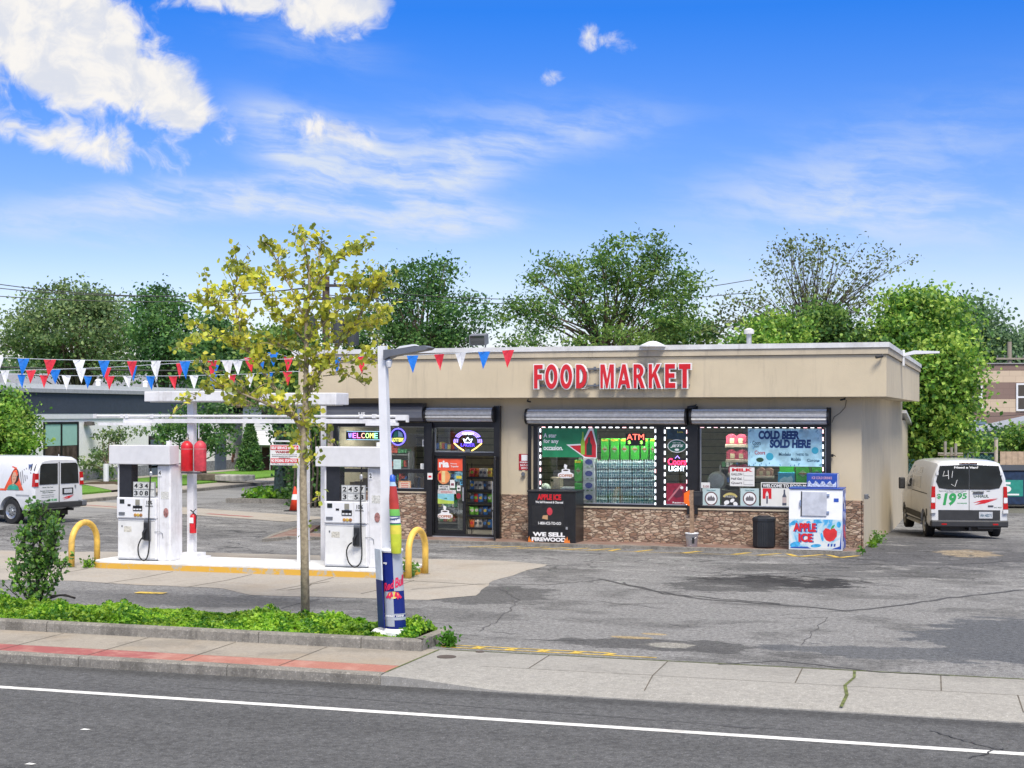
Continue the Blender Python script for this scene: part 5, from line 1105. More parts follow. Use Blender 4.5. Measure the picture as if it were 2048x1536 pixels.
mb = MB(); mb.box(w*.365, w*.435, y-.0052, y-.0032, h*.2, h*.42); mb.build('product_label', mat('label_pale', (.5, .42, .42), .5), t)
t, w, h, y = poster('small_card', 'small white card above the left ring poster', 'card', 1400, 965, 1420, 976, paper); mb = MB(); text_mb(mb, '5.00', w*.3, w*.9, h*.1, h*.5, y-.001); mb.build('lettering', mat('print_mauve', (.3, .12, .14), .5), t)

# ------------------------------------------------------------------ left window
t, w, h, y = poster('led_sign', 'multicolour lit sign reading WELCOME in the left window', 'sign', 693, 862, 762, 880, black, th=.03)
mb = MB(); nn = 'WELCOME'; cols = [(.35, .3, 1), (.6, .2, .9), (1, .2, .5), (1, .4, .3), (.5, 1, .3), (.9, 1, .2), (.3, 1, .6)]
for i, c in enumerate(nn):
    m1 = MB(); text_mb(m1, c, w*(.07+i*.125), w*(.07+i*.125+.10), h*.22, h*.78, y-.001, .006, .0); m1.build('letter', glow('led_%d' % i, cols[i], 1.6), t)
mb = MB(); mb.box(w*.02, w*.98, y-.006, y-.001, h*.03, h*.07); mb.box(w*.02, w*.98, y-.006, y-.001, h*.93, h*.97); mb.build('border', glow('led_edge', (.4, .7, .9), 1.0), t)
a, b = PY(781, 891, YP), PY(812, 856, YP); w, h = b.x-a.x, b.z-a.z; t = thing('round_neon', 'round blue rimmed neon lottery sign right of the leaning pole', 'neon sign', (a.x, YP, a.z))
MB().prism(ell(w/2, h/2, w/2, h/2, 32), -.02, 0).build('rim', glow('neon_blue', (.15, .12, .9), 1.4), t); MB().prism(ell(w/2, h/2, w*.43, h*.43, 32), -.024, -.0205).build('board', mat('sign_navy', (.02, .03, .14), .4), t)
mb = MB(); mb.prism([(w*.2, h*.5), (w*.48, h*.5), (w*.48, h*.85), (w*.3, h*.78)], -.028, -.0245); mb.build('quarter', mat('q_green', (.03, .28, .16), .4), t); mb = MB(); mb.prism([(w*.52, h*.5), (w*.82, h*.5), (w*.78, h*.7), (w*.52, h*.85)], -.028, -.0245); mb.build('quarter', mat('q_sky', (.4, .6, .8), .4), t)
mb = MB(); text_mb(mb, 'LOTTERY', w*.12, w*.88, h*.22, h*.44, -.0245, .004, .03); mb.build('lettering', glow('lot_yellow', (.85, .9, .15), .8), t)
t, w, h, y = poster('notice_paper', 'pale green paper taped low in the left window', 'paper', 787, 919, 802, 938, mat('paper_green', (.5, .66, .62), .6)); mb = MB(); [mb.box(w*.15, w*.85, y-.002, y-.0005, h*q, h*(q+.03)) for q in (.2, .35, .5, .65, .8)]; mb.build('text_line', mat('print_faint', (.3, .4, .38), .6), t)
t, w, h, y = poster('notice_paper', 'white tilted paper at the right bottom of the left window', 'paper', 841, 927, 854, 938, paper); mb = MB(); [mb.box(w*.15, w*.85, y-.002, y-.0005, h*q, h*(q+.05)) for q in (.25, .5, .75)]; mb.build('text_line', mat('print_faint'  , (.3, .4, .38), .6), t)
t, w, h, y = poster('notice_paper', 'small framed card at the right edge of the left window', 'paper', 845, 879, 853, 893, paper); MB().box(w*.2, w*.8, y-.002, y-.0005, h*.2, h*.8).build('picture', greymet, t)
t, w, h, y = poster('menu_board', 'tilted orange and white menu card on the low sill shelf', 'menu', 797, 962, 822, 980, mat('menu_orange', (.55, .30, .16), .5, var=.3, vs=30)); MB().box(w*.08, w*.92, y-.002, y-.0005, h*.15, h*.85).build('sheet', mat('menu_cream', (.62, .52, .40), .5, var=.2, vs=40), t)
mb = MB(); [mb.box(w*.2, w*.8, y-.004, y-.0025, h*q, h*(q+.06)) for q in (.3, .5, .7)]; mb.build('text_line', txt_red, t)
# low display shelf behind the left window with packs
t = thing('display_shelf', 'dark low shelf of small packs behind the bottom strip of the left window', 'shelf', (X(765), YG, .06)); mb = MB(); mb.box(W0+.2, W1-.15, YG, YG+.4, .06, ZZ(983, 765)); mb.build('counter', mat('counter_dark', (.05, .045, .04), .6), t, world=True)
mb = MB(); rr = random.Random(9); x = W0+.25
while x < W1-.3: w = rr.uniform(.08, .2); mb.cur = rr.randint(0, 3); mb.box(x, x+w*.8, YG+.05, YG+.2, ZZ(983, 765)+.002, ZZ(983, 765)+rr.uniform(.15, .38)); x += w
mb.build('packs', [mat('pk_a', (.16, .10, .06), .6), mat('pk_b', (.05, .06, .12), .6), mat('pk_c', (.25, .18, .10), .6), mat('pk_d', (.08, .07, .06), .6)], t, world=True)['kind'] = 'stuff'

# ------------------------------------------------------------------ doorway
t, w, h, y = poster('transfer_poster', 'orange red money transfer poster at the top of the closed door', 'poster', 874, 917, 927, 941, mat('ria_orange', (.78, .10, .045), .4), Y=YW+.018)
mb = MB(); text_mb(mb, 'ria', w*.08, w*.46, h*.25, h*.82, y-.001, .003, .05); text_mb(mb, 'Money', w*.52, w*.76, h*.5, h*.62, y-.001); text_mb(mb, 'Transfer', w*.52, w*.82, h*.28, h*.42, y-.001); mb.build('lettering', txt_white, t)
YS = YW+.018
a, b = PY(875, 968, YS), PY(900, 939.5, YS); w, h = b.x-a.x, b.z-a.z; t = thing('round_sticker', 'round orange food sticker on the closed door', 'sticker', (a.x, YS, a.z)); MB().prism(ell(w/2, h/2, w/2, h/2, 24), -.004, 0).build('disc', mat('st_orange', (.75, .28, .10), .5), t)
mb = MB(); mb.box(w*.36, w*.62, -.0065, -.0045, h*.12, h*.9); mb.build('stripe', mat('st_cream', (.7, .55, .25), .5), t); MB().box(w*.08, w*.3, -.0065, -.0045, h*.25, h*.75).build('panel', txt_red, t)
def sticker(lb, px0, py0, px1, py1, m, txt=None, tm=txt_black, Y=YS):
    t, w, h, y = poster('sticker', lb, 'sticker', px0, py0, px1, py1, m, Y=Y, th=.004)
    mb = MB()
    if txt:
        for i, s in enumerate(txt): text_mb(mb, s, w*.1, w*.9, h*(1-(i+1)/len(txt))+h*.08, h*(1-i/len(txt))-h*.1, y-.001)
    else: mb.box(w*.2, w*.8, y-.002, y-.0005, h*.3, h*.6)
    mb.build('print', tm, t)
sticker('green and blue ticket sticker beside the round orange one', 909, 944, 927, 963, mat('st_multi', (.12, .25, .30), .5, var=.6, vs=18), None, cyel)
sticker('small white sticker with a dark picture in the middle of the door', 900, 960, 910, 976, paper, None, mat('st_plum', (.2, .05, .08), .5)); sticker('light blue square sticker at the right of the closed door', 920, 961, 928, 970, mat('st_blue', (.1, .35, .55), .5))
sticker('white sticker reading WE CARD under the round orange one', 877, 971, 899, 980, paper, ['WE CARD', 'UNDER 21']); sticker('wide white sticker strip with pink print above the green sticker', 874, 980, 912, 987, mat('st_pale', (.6, .56, .55), .5, var=.2, vs=30), None, mat('st_rose', (.5, .2, .2), .5)); sticker('small square white sticker near the door stile', 914, 971, 921, 982, paper)
sticker('pale and red small sticker on the door post beside the left window', 855, 946, 865, 959, paper, None, txt_red, Y=YW-.165)
t, w, h, y = poster('sticker', 'green and sky blue sticker with a dark island shape on the door', 'sticker', 874, 988, 908, 1007, mat('st_sky', (.25, .58, .66), .5), Y=YS, th=.004); MB().prism([(0, 0), (w, 0), (w, h*.3), (w*.5, h*.35), (0, h*.55)], y-.002, y-.0005).build('ground_band', mat('st_lime', (.45, .60, .10), .5), t); MB().prism([(w*.4, h*.55), (w*.62, h*.45), (w*.56, h*.62)], y-.004, y-.0025).build('island', mat('st_dkgreen', (.03, .2, .1), .5), t)
a = PY(917, 992, YS); t = thing('sticker', 'small round dark red sticker near the door edge', 'sticker', a); MB().prism(ell(0, 0, .06, .075, 16), -.004, 0).build('disc', mat('st_darkred', (.3, .02, .03), .5), t)
coffee('coffee cup sticker low on the closed door', 875, 1011, 905, 1037, YS)
# neon over the door
t = thing('crown_neon', 'blue and yellow neon lamp sign over the door', 'neon sign', PY(936, 905, YP)); a, b = PY(909, 905, YP), PY(964, 861, YP); w, h = b.x-a.x, b.z-a.z
nb, ny, nw = glow('neon_indigo', (.28, .2, 1), 2.0), glow('neon_amber', (1, .6, .12), 2.0), glow('neon_soft', (.8, .9, 1), 2.0)
mb = MB()
def arc(cx, cz, rx, rz, a0, a1, n=12): return [(cx+rx*math.cos(a0+(a1-a0)*i/n), -.02, cz+rz*math.sin(a0+(a1-a0)*i/n)) for i in range(n+1)]
for k, r in enumerate((.5, .44, .38)):
    mb.tube(arc(0, h*.5, w*r, h*.45*(r/.5+.05), PI*.15, PI*.85), .010, 6); mb.tube(arc(0, h*.5, w*r, h*.34, PI*.9, PI*1.05, 4), .010, 6); mb.tube(arc(0, h*.5, w*r, h*.34, -PI*.05, PI*.1, 4), .010, 6)
mb.build('blue_tube', nb, t)
mb = MB(); mb.tube([(-w*.5, -.02, h*.42), (-w*.32, -.02, h*.22), (-w*.14, -.02, h*.08)], .014, 6); mb.tube([(w*.5, -.02, h*.42), (w*.32, -.02, h*.22), (w*.14, -.02, h*.08)], .014, 6); mb.build('yellow_tube', ny, t)
mb = MB(); mb.tube([(-.08, -.02, h*.45), (-.12, -.02, h*.62), (-.05, -.02, h*.56), (0, -.02, h*.68), (.05, -.02, h*.56), (.12, -.02, h*.62), (.08, -.02, h*.45), (-.08, -.02, h*.45)], .010, 6); text_mb(mb, 'PREMIUM', -w*.2, w*.2, h*.8, h*.9, -.01, .01, .0); mb.build('white_tube', nw, t)
mb = MB(); text_mb(mb, 'LAGER', -w*.25, w*.25, h*.27, h*.42, -.01, .012, .0); mb.build('lettering', glow('neon_deep', (.1, .05, .8), 1.6), t)
MB().box(-.06, .06, -.03, 0, 0, h*.14).build('transformer', greymet, t)
# snack rack in the doorway
t = thing('snack_rack', 'black wire snack rack standing just inside the open door', 'rack', (X(962), YW+.75, .06)); x0, x1 = PY(936, 0, YW+.68).x, PY(987, 0, YW+.68).x; mb = MB()
for k in range(5):
    z = .22+k*.33
    mb.box(x0, x1, YW+.62, YW+.98, z, z+.02); mb.box(x0, x1, YW+.61, YW+.625, z+.021, z+.06)
mb.build('shelf', blackp, t, world=True); mb = MB(); [mb.cyl((x, y, .07), (x, y, 1.95), .012, 6) for x in (x0, x1) for y in (YW+.62, YW+.98)]; mb.build('post', blackp, t, world=True)
bagm = [mat('snack_%d' % i, c, .28, var=.35, vs=22) for i, c in enumerate([(.15, .40, .05), (.55, .14, .03), (.05, .16, .38), (.5, .45, .38), (.5, .04, .04), (.55, .40, .06), (.08, .08, .09)])]
pos_w = ['left end', 'left of centre', 'centre', 'right of centre', 'right end']; cn = ['green', 'orange', 'blue', 'pale', 'red', 'yellow', 'black']
protoB = None; rr = random.Random(4); used = set()
for k in range(5):
    for i in range(5):
        c = rr.randint(0, 6); x = x0+.05+(x1-x0-.1)*(i+.5)/5; z = .245+k*.33
        mb = MB(); w_, h_ = .078, .25; prof = []
        tb = thing('snack_bag', f'{cn[c]} snack bag on the {nth[k]} shelf from the bottom, {pos_w[i]} of the rack', 'snack bag', (x, YW+.68+rr.uniform(0, .05), z), rr.uniform(-.25, .25), 'snack bags on the rack')
        for j in range(6):
            zz = h_*j/5; th = .035*math.sin(PI*min(max(j/5, .08), .92)); ww = w_*(1-.06*math.sin(PI*j/5)); prof.append([(-ww, 0, zz), (-ww*.5, -th, zz), (ww*.5, -th, zz), (ww, 0, zz), (ww*.5, th, zz), (-ww*.5, th, zz)])
        vs = [p for q in prof for p in q]; fs = [(j*6+a, j*6+(a+1) % 6, (j+1)*6+(a+1) % 6, (j+1)*6+a) for j in range(5) for a in range(6)]+[tuple(range(6)), tuple(range(30, 36))]
        mb.add(vs, fs); mb.build('pouch', bagm[c], tb, smooth=True); MB().prism(ell(0, h_*.58, w_*.55, h_*.16, 12), -.041, -.0375).build('logo_patch', bagm[(c+3) % 7], tb)

# ================================================================== OBJECTS IN FRONT OF THE SHOP
# black firewood and ice box
a = PY(1056, 1080, 35.42); b = PY(1151, 982, 35.42); w = b.x-a.x; t = thing('firewood_box', 'black display box advertising ice and firewood against the stone base', 'storage box', (a.x, 35.42, .07)); h = b.z-.07
MB().bbox(0, w, 0, .78, 0, h-.04, .012).build('body', mat('box_black', (.012, .013, .016), .3, var=.2), t); MB().bbox(-.02, w+.02, -.02, .80, h-.039, h, .008).build('lid', blackp, t)
MB().box(w*.08, w*.76, -.006, -.001, h*.30, h*.72).build('door_panel', mat('panel_black', (.018, .019, .022), .25), t)
mb = MB(); text_mb(mb, 'APPLE ICE', w*.20, w*.70, h*.82, h*.93, -.001, .004, .045); mb.build('heading', txt_red, t)
mb = MB(); text_mb(mb, 'We Sell Firewood & Charcoal', w*.16, w*.74, h*.755, h*.80, -.001); text_mb(mb, '1-800-ICE-TO-GO', w*.22, w*.70, h*.345, h*.40, -.0065); text_mb(mb, 'WE SELL', w*.10, w*.78, h*.115, h*.20, -.001, .004, .05); text_mb(mb, 'FIREWOOD', w*.08, w*.80, h*.02, h*.10, -.001, .004, .05); mb.build('lettering', txt_white, t)
mb = MB(); mb.prism(ell(w*.46, h*.60, w*.06, h*.075, 16), -.010, -.0065); mb.build('picture', mat('pic_red', (.5, .04, .06), .5), t); MB().prism([(w*.30, h*.46), (w*.42, h*.44), (w*.42, h*.53), (w*.32, h*.52)], -.010, -.0065).build('log_picture', mat('pic_log', (.45, .27, .14), .5), t)
mb = MB()
for x, hh in ((.0, .12), (.03, .07), (.76, .10), (.80, .13), (.84, .07), (.08, .05)): mb.prism([(w*x, .005), (w*(x+.05), .005), (w*(x+.035), h*hh*.7), (w*(x+.03), h*hh), (w*(x+.01), h*hh*.6)], -.0045-x*.001, -.0005)
mb.build('flame', mat('flame', (.8, .22, .03), .5), t)
mb = MB(); mb.box(w*.80, w*.84, -.02, -.001, h*.26, h*.31); mb.build('latch', alu, t)
# bucket and post
p = Gd(1388, 1091, .07); t = thing('bucket', 'white plastic bucket with a dark label weighing down the wooden post', 'bucket', (p.x, 35.45, .07)); mb = MB(); mb.lathe([(.13, 0), (.155, .30), (.165, .30), (.165, .33), (.15, .33), (.145, .26), (.02, .25)], n=20); mb.build('pail', whitec, t, smooth=True); MB().box(.03, .09, -.158, -.15, .08, .22).build('label', txt_black, t); MB().tube([(-.16, 0, .3), (-.12, -.12, .22), (0, -.17, .18), (.12, -.12, .22), (.16, 0, .3)], .004, 5).build('handle', alu, t)
t = thing('wooden_post', 'weathered wooden post standing in the white bucket', 'post', (p.x, 35.45, .33)); MB().box(-.045, .045, -.045, .045, 0, 1.08).build('post', wood, t); zt = 1.05
t = thing('post_sign', 'bright orange panel fixed to the left of the wooden post', 'sign', (p.x-.048, 35.43, 1.05)); MB().prism([(0, -.02), (-.14, .06), (-.14, .29), (0, .37)], -.012, .012).build('panel', mat('safety_orange', (.9, .16, .01), .4), t); MB().box(-.01, -.002, -.016, -.0125, .1, .25).build('fastener', alu, t)
t = thing('mailbox', 'black box fixed to the right of the wooden post', 'box', (p.x+.047, 35.40, 1.05)); MB().bbox(0, .2, 0, .14, 0, .34, .01).build('box', blackp, t); MB().box(.02, .18, -.005, -.001, .22, .30).build('flap', darkplastic, t)
# trash can
p = Gd(1527, 1096, .07); t = thing('trash_can', 'dark ribbed trash bin in front of the stone base', 'trash can', (p.x, 35.65, .07)); mb = MB(); prof = []
def octa(r, z, f=.72): return [(r*math.cos(a)*1.0, r*math.sin(a), z) for a in [PI/8+i*PI/4 for i in range(8)]]
vs = [q for r, z in ((.24, 0), (.27, .04), (.275, .62), (.285, .64), (.285, .70), (.24, .73)) for q in octa(r, z)]; mb.add(vs, [(j*8+i, j*8+(i+1) % 8, (j+1)*8+(i+1) % 8, (j+1)*8+i) for j in range(5) for i in range(8)]+[tuple(range(8)), tuple(range(40, 48))]); mb.build('bin', mat('bin_black', (.014, .017, .022), .5, var=.2), t)
mb = MB(); [mb.box(-.12+i*.055, -.11+i*.055, -.262, -.255, .06, .60) for i in range(5)]; mb.build('rib', darkplastic, t); MB().lathe([(.16, .731), (.16, .75), (.12, .76)], n=16).build('lid', blackp, t)
# ice freezer with slanted front
a = PY(1578, 1099, 35.2); b = PY(1664, 1099, 35.2); w = 1.22; t = thing('ice_freezer', 'white slant front ice freezer with blue and red artwork at the right end', 'freezer', (a.x, 35.18, .09)); D = .78; h = 1.40
prof = [(0, 0), (.0, .72), (.10, h), (D, h), (D, 0)]
MB().prism(prof, 0, w, 'x').build('body', whitec, t)
MB().prism([(.0, .0), (.0, .035), (D, .035), (D, 0)], .002, w-.002, 'x')
# artwork panel lower front
art, t_, nt_, b_ = newmat('ice_artwork'); _p = t_.n('ShaderNodeTexCoord').outputs['Object']; _n = t_.noise(_p, 2.6, 5, .6, .8)
_c = t_.ramp(_n, [(0, (.02, .22, .55)), (.38, (.07, .38, .70)), (.46, (.42, .62, .72)), (.54, (.66, .70, .72)), (1, (.72, .73, .74))]); nt_.links.new(_c, b_.inputs['Base Color']); b_.inputs['Roughness'].default_value = .3
MB().box(.01, w-.01, -.006, -.001, .03, .71).build('artwork', art, t); MB().prism([(.01, .02), (.01, .70), (.11, h-.02), (D-.01, h-.02), (D-.01, .02)], w+.001, w+.006, 'x').build('side_artwork', [mat('side_art', (.05, .12, .42), .35, var=.7, vs=5)], t)
def slant(x0, x1, f0, f1, th, off=.003):
    s = Vector((.10, h-.72)); L = s.length; n = Vector((-s.y, s.x)).normalized(); pts = []
    for f, o in ((f0, off), (f1, off), (f1, off+th), (f0, off+th)): q = Vector((0, .72))+s*f+n*o; pts.append((q.x, q.y))
    return MB().prism(pts, x0, x1, 'x')
dd = slant(.30, w-.36, .10, .90, .03).build('door', mat('freezer_door', (.50, .51, .54), .35, .2), t); slant(.27, .295, .08, .92, .012).build('door_gasket', darkplastic, t); slant(.25, .28, .42, .62, .06).build('handle', chrome, t)
for f in (.18, .76): slant(w-.36, w-.30, f, f+.08, .035).build('hinge', chrome, t)
slant(w-.2, w-.09, .58, .70, .004).build('badge', bluep, t)
mb = MB(); text_mb(mb, 'APPLE', .10, .62, .42, .62, -.0065, .004, .05); text_mb(mb, 'ICE', .22, .54, .18, .38, -.0065, .004, .05); mb.build('lettering', txt_red, t)
mb = MB(); text_mb(mb, 'APPLE', .13, .65, .405, .605, -.0062, .001, .05); text_mb(mb, 'ICE', .25, .57, .165, .365, -.0062, .001, .05); mb.build('letter_shadow', mat('print_blue2', (.02, .10, .35), .5, var=0), t)
q = [(.93, .16), (1.04, .20), (1.13, .32), (1.14, .46), (1.06, .55), (.98, .53), (.95, .50), (.90, .53), (.81, .55), (.74, .46), (.75, .32), (.83, .20)]
q = [(.95+(x-.95)*.8, .36+(z-.36)*.8) for x, z in q]; MB().prism(q, -.0095, -.0065).build('apple_print', mat('apple_red', (.62, .03, .03), .4), t); mb = MB(); [mb.prism(ell(x, z, a, b, 14, rot=r_), -.0078-.0003*i, -.0064) for i, (x, z, a, b, r_) in enumerate(((.12, .62, .09, .05, .4), (.66, .66, .10, .03, -.2), (.14, .12, .12, .06, .3), (.62, .10, .12, .04, .1), (.76, .30, .03, .10, .2), (1.14, .60, .05, .07, 0), (.45, .64, .05, .03, 0)))]; mb.build('ice_blotch', mat('ice_print', (.05, .36, .68), .4, var=.3, vs=12), t); mb = MB(); mb.prism([(.03, .035), (.5, .035), (.42, .075), (.05, .06)], -.0085, -.0064); [mb.prism([(w-.34+i*.07, .09), (w-.30+i*.07, .09), (w-.29+i*.07, .16), (w-.33+i*.07, .15)], -.0088, -.0064) for i in range(3)]; mb.build('navy_print', bluep, t)
MB().prism([(.95, .48), (.99, .57), (1.06, .60), (1.02, .52)], -.0095, -.0065).build('leaf_print', txt_green, t)
MB().prism([(w-.06, .10), (w-.25, .03), (w-.02, .03), (w-.02, .5)], -.0075, -.0062).build('blue_corner', bluep, t)
mb = MB(); [mb.prism(ell(y, z, a, b, 12), w+.007, w+.011, 'x') for y, z, a, b in ((.35, .42, .12, .16), (.62, .30, .06, .1))]; mb.build('side_fruit_print', mat('apple_red', (.62, .03, .03)), t); mb = MB(); [mb.prism(ell(y, z, .05, .09, 8), w+.007, w+.010, 'x') for y, z in ((.2, 1.15), (.45, 1.0), (.65, 1.2), (.3, .8), (.6, .75), (.15, .12))]; mb.build('side_white_print', txt_white, t)
ft = MB(); [ft.box(x, x+.08, y, y+.08, -.02, -.001) for x in (.03, w-.11) for y in (.04, D-.12)]; ft.build('foot', blackp, t)
MB().bbox(-.012, w+.012, .07, D+.01, h+.001, h+.03, .008).build('top_edge', bluep, t)
p = PY(1613, 980, 35.35); t = thing('lightbox_sign', 'small blue picture box lying on top of the ice freezer', 'box', (p.x, 35.38, .09+h+.031)); w2 = .70; MB().bbox(0, w2, 0, .4, 0, .33, .01).build('box', bluep, t)
MB().box(w2+.001, w2+.012, .01, .39, .01, .32).build('end_panel', mat('end_pale', (.6, .56, .55), .5), t); mb = MB(); mb.prism([(.02, .02)]+[(.02+.66*i/14, .12+.05*math.sin(i*1.9)) for i in range(15)]+[(.68, .02)], -.004, -.0005); mb.build('snow_picture', mat('snow_pic', (.45, .5, .62), .5, var=.5, vs=30), t)
mb = MB(); text_mb(mb, 'ICE COLD DRINKS', .12, .58, .20, .26, -.001); mb.build('lettering', mat('print_pinkish', (.6, .35, .45), .5, var=0), t)

# ================================================================== PUMP ISLAND
IY0, IY1 = 27.35, 28.95
def rrect(x0, x1, y0, y1, r, n=6):
    out = []
    for cx, cy, a in ((x1-r, y0+r, -PI/2), (x1-r, y1-r, 0), (x0+r, y1-r, PI/2), (x0+r, y0+r, PI)):
        out += [(cx+r*math.cos(a+PI/2*i/n), cy+r*math.sin(a+PI/2*i/n)) for i in range(n+1)]
    return out
ix0, ix1 = Gd(163, 1138).x, Gd(806, 1158).x
t = thing('pump_island', 'raised island with white top and worn yellow kerb under the pumps', 'island', ((ix0+ix1)/2, 28.1, 0))
ykm, t_, nt_, b_ = newmat('island_yellow'); _p = t_.n('ShaderNodeNewGeometry').outputs['Position']
_c = t_.mix(t_.sm(t_.noise(_p, 3.2, 7, .7), .52, .60), (.66, .38, .05), (.45, .40, .32)); nt_.links.new(_c, b_.inputs['Base Color']); b_.inputs['Roughness'].default_value = .7
mb = MB(); mb.prism(rrect(ix0, ix1, IY0, IY1, .35), -.02, .115, 'z'); mb.build('kerb', ykm, t, world=True)
mb = MB(); mb.prism(rrect(ix0+.015, ix1-.015, IY0+.015, IY1-.015, .34), .118, .15, 'z'); mb.build('top', concrete_w, t, world=True)
def hoop(lb, p, L, hh, r=.065):
    t = thing('hoop_bollard', lb, 'bollard', p, group='yellow hoop bollards'); R = L/2*.92; pts = [(0, 0, -.05), (0, 0, hh-R)]
    pts += [(0, L/2-L/2*math.cos(a), hh-R+R*math.sin(a)) for a in [PI*i/12 for i in range(1, 12)]]+[(0, L, hh-R), (0, L, -.05)]
    MB().tube(pts, r, 12).build('hoop', yellow, t, smooth=True); mb = MB(); mb.lathe([(.11, 0), (.10, .012), (.07, .014)], (0, 0, .002), 14); mb.build('collar', kerb_m, t); mb = MB(); mb.lathe([(.11, 0), (.10, .012), (.07, .014)], (0, L, .002), 14); mb.build('collar', kerb_m, t)
hoop('yellow hoop bollard at the left end of the pump island', Gd(143, 1135), .95, .92)
hoop('yellow hoop bollard at the right end of the pump island', Gd(817, 1158), .92, .93)
digit_m = mat('price_plate', (.62, .63, .62), .4, var=.15, vs=25)
def pump(num, lb, loc, prices):
    t = thing('fuel_pump', lb, 'fuel pump', loc, group='fuel pumps on the island'); W, D = .93, .58
    MB().bbox(0, W, 0, D, .03, .88, .012).build('cabinet', white, t); MB().box(.01, W-.01, .01, D-.01, 0, .029).build('base', greymet, t)
    MB().box(.025, W-.025, -.014, -.001, .06, .86).build('door', mat('pump_door', (.70, .70, .69), .4, var=.05, dirt=.3), t)
    MB().bbox(-.01, W+.005, -.03, D+.03, .885, 1.33, .015).build('console', white, t)
    mb = MB(); mb.box(.03, .64, -.045, -.031, .91, 1.31); mb.box(.67, W-.02, -.045, -.031, .91, 1.31); mb.build('panel', whitec, t)
    # display side posts, dark card panel, backless upper part with price plates
    MB().box(0, .03, 0, .3, 1.335, 2.02).build('side_post', white, t); MB().bbox(W-.02, W+.30, .05, D-.02, .0, 2.02, .03).build('column', white, t)
    MB().box(.031, .32, .02, .27, 1.335, 2.02).build('dark_panel', mat('pump_dark', (.022, .024, .032), .25), t)
    pp = MB(); pp.box(.36, .88, .02, .06, 1.34, 1.66); pb = pp.build('price_board', mat('board_grey', (.32, .33, .34), .5), t)
    for r in range(2):
        for c in range(4):
            x = .38+c*.125; z = 1.51-r*.155; o = MB().box(x, x+.112, .008, .019, z, z+.135).build('price_plate', digit_m, pb)
    mb = MB()
    for r in range(2):
        for c in range(4):
            ch = prices[r][c]
            if ch != ' ': x = .38+c*.125; z = 1.51-r*.155; text_mb(mb, ch, x+.015, x+.098, z+.018, z+.118, .007, .002, .03)
    mb.build('digits', txt_black, pb)['kind'] = 'stuff'
    hs = MB(); hs.bbox(-.18, W+.34, -.06, .34, 2.03, 2.43, .012); hs.build('header', mat('header_white', (.66, .66, .68), .45, var=.04, dirt=.1), t)
    hb = MB(); hb.box(.46, W+.3, .342, .36, 2.05, 2.40); hb.build('header_back', whitec, t)
    mb = MB(); mb.box(.08, .19, -.052, -.046, 1.20, 1.29); mb.build('screen', darkglass, t); MB().box(.27, .34, -.052, -.046, 1.15, 1.19).build('slot', black, t)
    mb = MB(); mb.box(.40, .62, -.055, -.046, 1.05, 1.16); kp = mb.build('keypad', black, t); mb = MB(); [mb.box(.415+i*.07, .465+i*.07, -.062, -.0555, 1.07, 1.10) for i in range(3)]; mb.build('button', whitec, kp)
    MB().box(.46, .56, -.055, -.046, 1.17, 1.29).build('display', mat('lcd', (.25, .24, .20), .3), t)
    cols = [(.45, .22, .05), (.5, .35, .06), (.30, .14, .05)]
    for i in range(3): MB().lathe([(.034, 0), (.034, -.012), (.02, -.018)], (.455+i*.068, -.046, .965), 14, 'y').build('grade_button', mat('grade_%d' % i, cols[i], .4), t)
    MB().box(.06, .2, -.06, -.046, .96, 1.02).build('receipt_slot', greymet, t); mb = MB(); text_mb(mb, '10%', .72, .86, 1.19, 1.27, -.046, .003, .02); text_mb(mb, 'ETHANOL', .70, .88, 1.14, 1.17, -.046); mb.build('lettering', txt_black, t)
    # nozzle boot and nozzle
    b = MB().bbox(.66, .82, -.07, -.015, .43, .87, .015).build('nozzle_boot', greymet, t); nz = MB(); nz.bbox(.68, .80, -.11, -.071, .45, .82, .015); nz.tube([(.74, -.10, .70), (.70, -.14, .60), (.70, -.14, .46)], [.03, .028, .02], 8); nz.build('nozzle', blackp, b)
    hx = .80; pts = [(hx+.01, .0, 2.03), (hx+.01, -.02, 1.8), (hx+.015, -.06, 1.3), (hx+.04, -.09, .7), (hx+.06, -.10, .28), (hx+.02, -.11, .10), (hx-.10, -.11, .03), (hx-.22, -.11, .12), (hx-.27, -.11, .32), (hx-.22, -.12, .46), (hx-.14, -.14, .52)]
    if num == '4': pts = [(hx+.0, .0, 2.03), (hx, -.02, 1.8), (hx, -.06, 1.3), (hx, -.09, .8), (hx+.02, -.10, .38), (hx-.02, -.11, .10), (hx-.12, -.11, .02), (hx-.22, -.11, .12), (hx-.24, -.11, .30), (hx-.18, -.12, .44), (hx-.12, -.14, .50)]
    q = []
    for i in range(len(pts)-1):
        for k in range(3):
            a0, a1, a2, a3 = [Vector(pts[max(0, min(len(pts)-1, i+o))]) for o in (-1, 0, 1, 2)]; u = k/3
            q.append(.5*((2*a1)+(a2-a0)*u+(2*a0-5*a1+4*a2-a3)*u*u+(3*a1-a0-3*a2+a3)*u**3))
    q.append(Vector(pts[-1])); MB().tube(q, .015, 8).build('hose', rubber, t, smooth=True)
    mb = MB(); mb.lathe([(.02, 0), (.035, .02), (.035, .08), (.02, .10)], (hx+.01, -.02, 1.78), 10); mb.build('breakaway', alu, t)
    mb = MB(); mb.box(W+.02, W+.10, .035, .049, 1.78, 1.93); mb.build('number_plate', whitec, t); mb = MB(); text_mb(mb, num, W+.035, W+.085, 1.81, 1.90, .034, .003, .03); mb.build('number', txt_black, t)
    mb = MB(); mb.tube([(.9, -.03, .62), (W+.06, .03, .62), (W+.12, .04, .58), (W+.13, .04, .48)], .006, 5); mb.build('wire', greymet, t)
    mb = MB(); mb.prism(ell(W+.20, 1.02, .06, .10, 12), .040, .048); mb.build('sticker', mat('pump_sticker', (.30, .14, .13), .6, var=.5, vs=25), t)
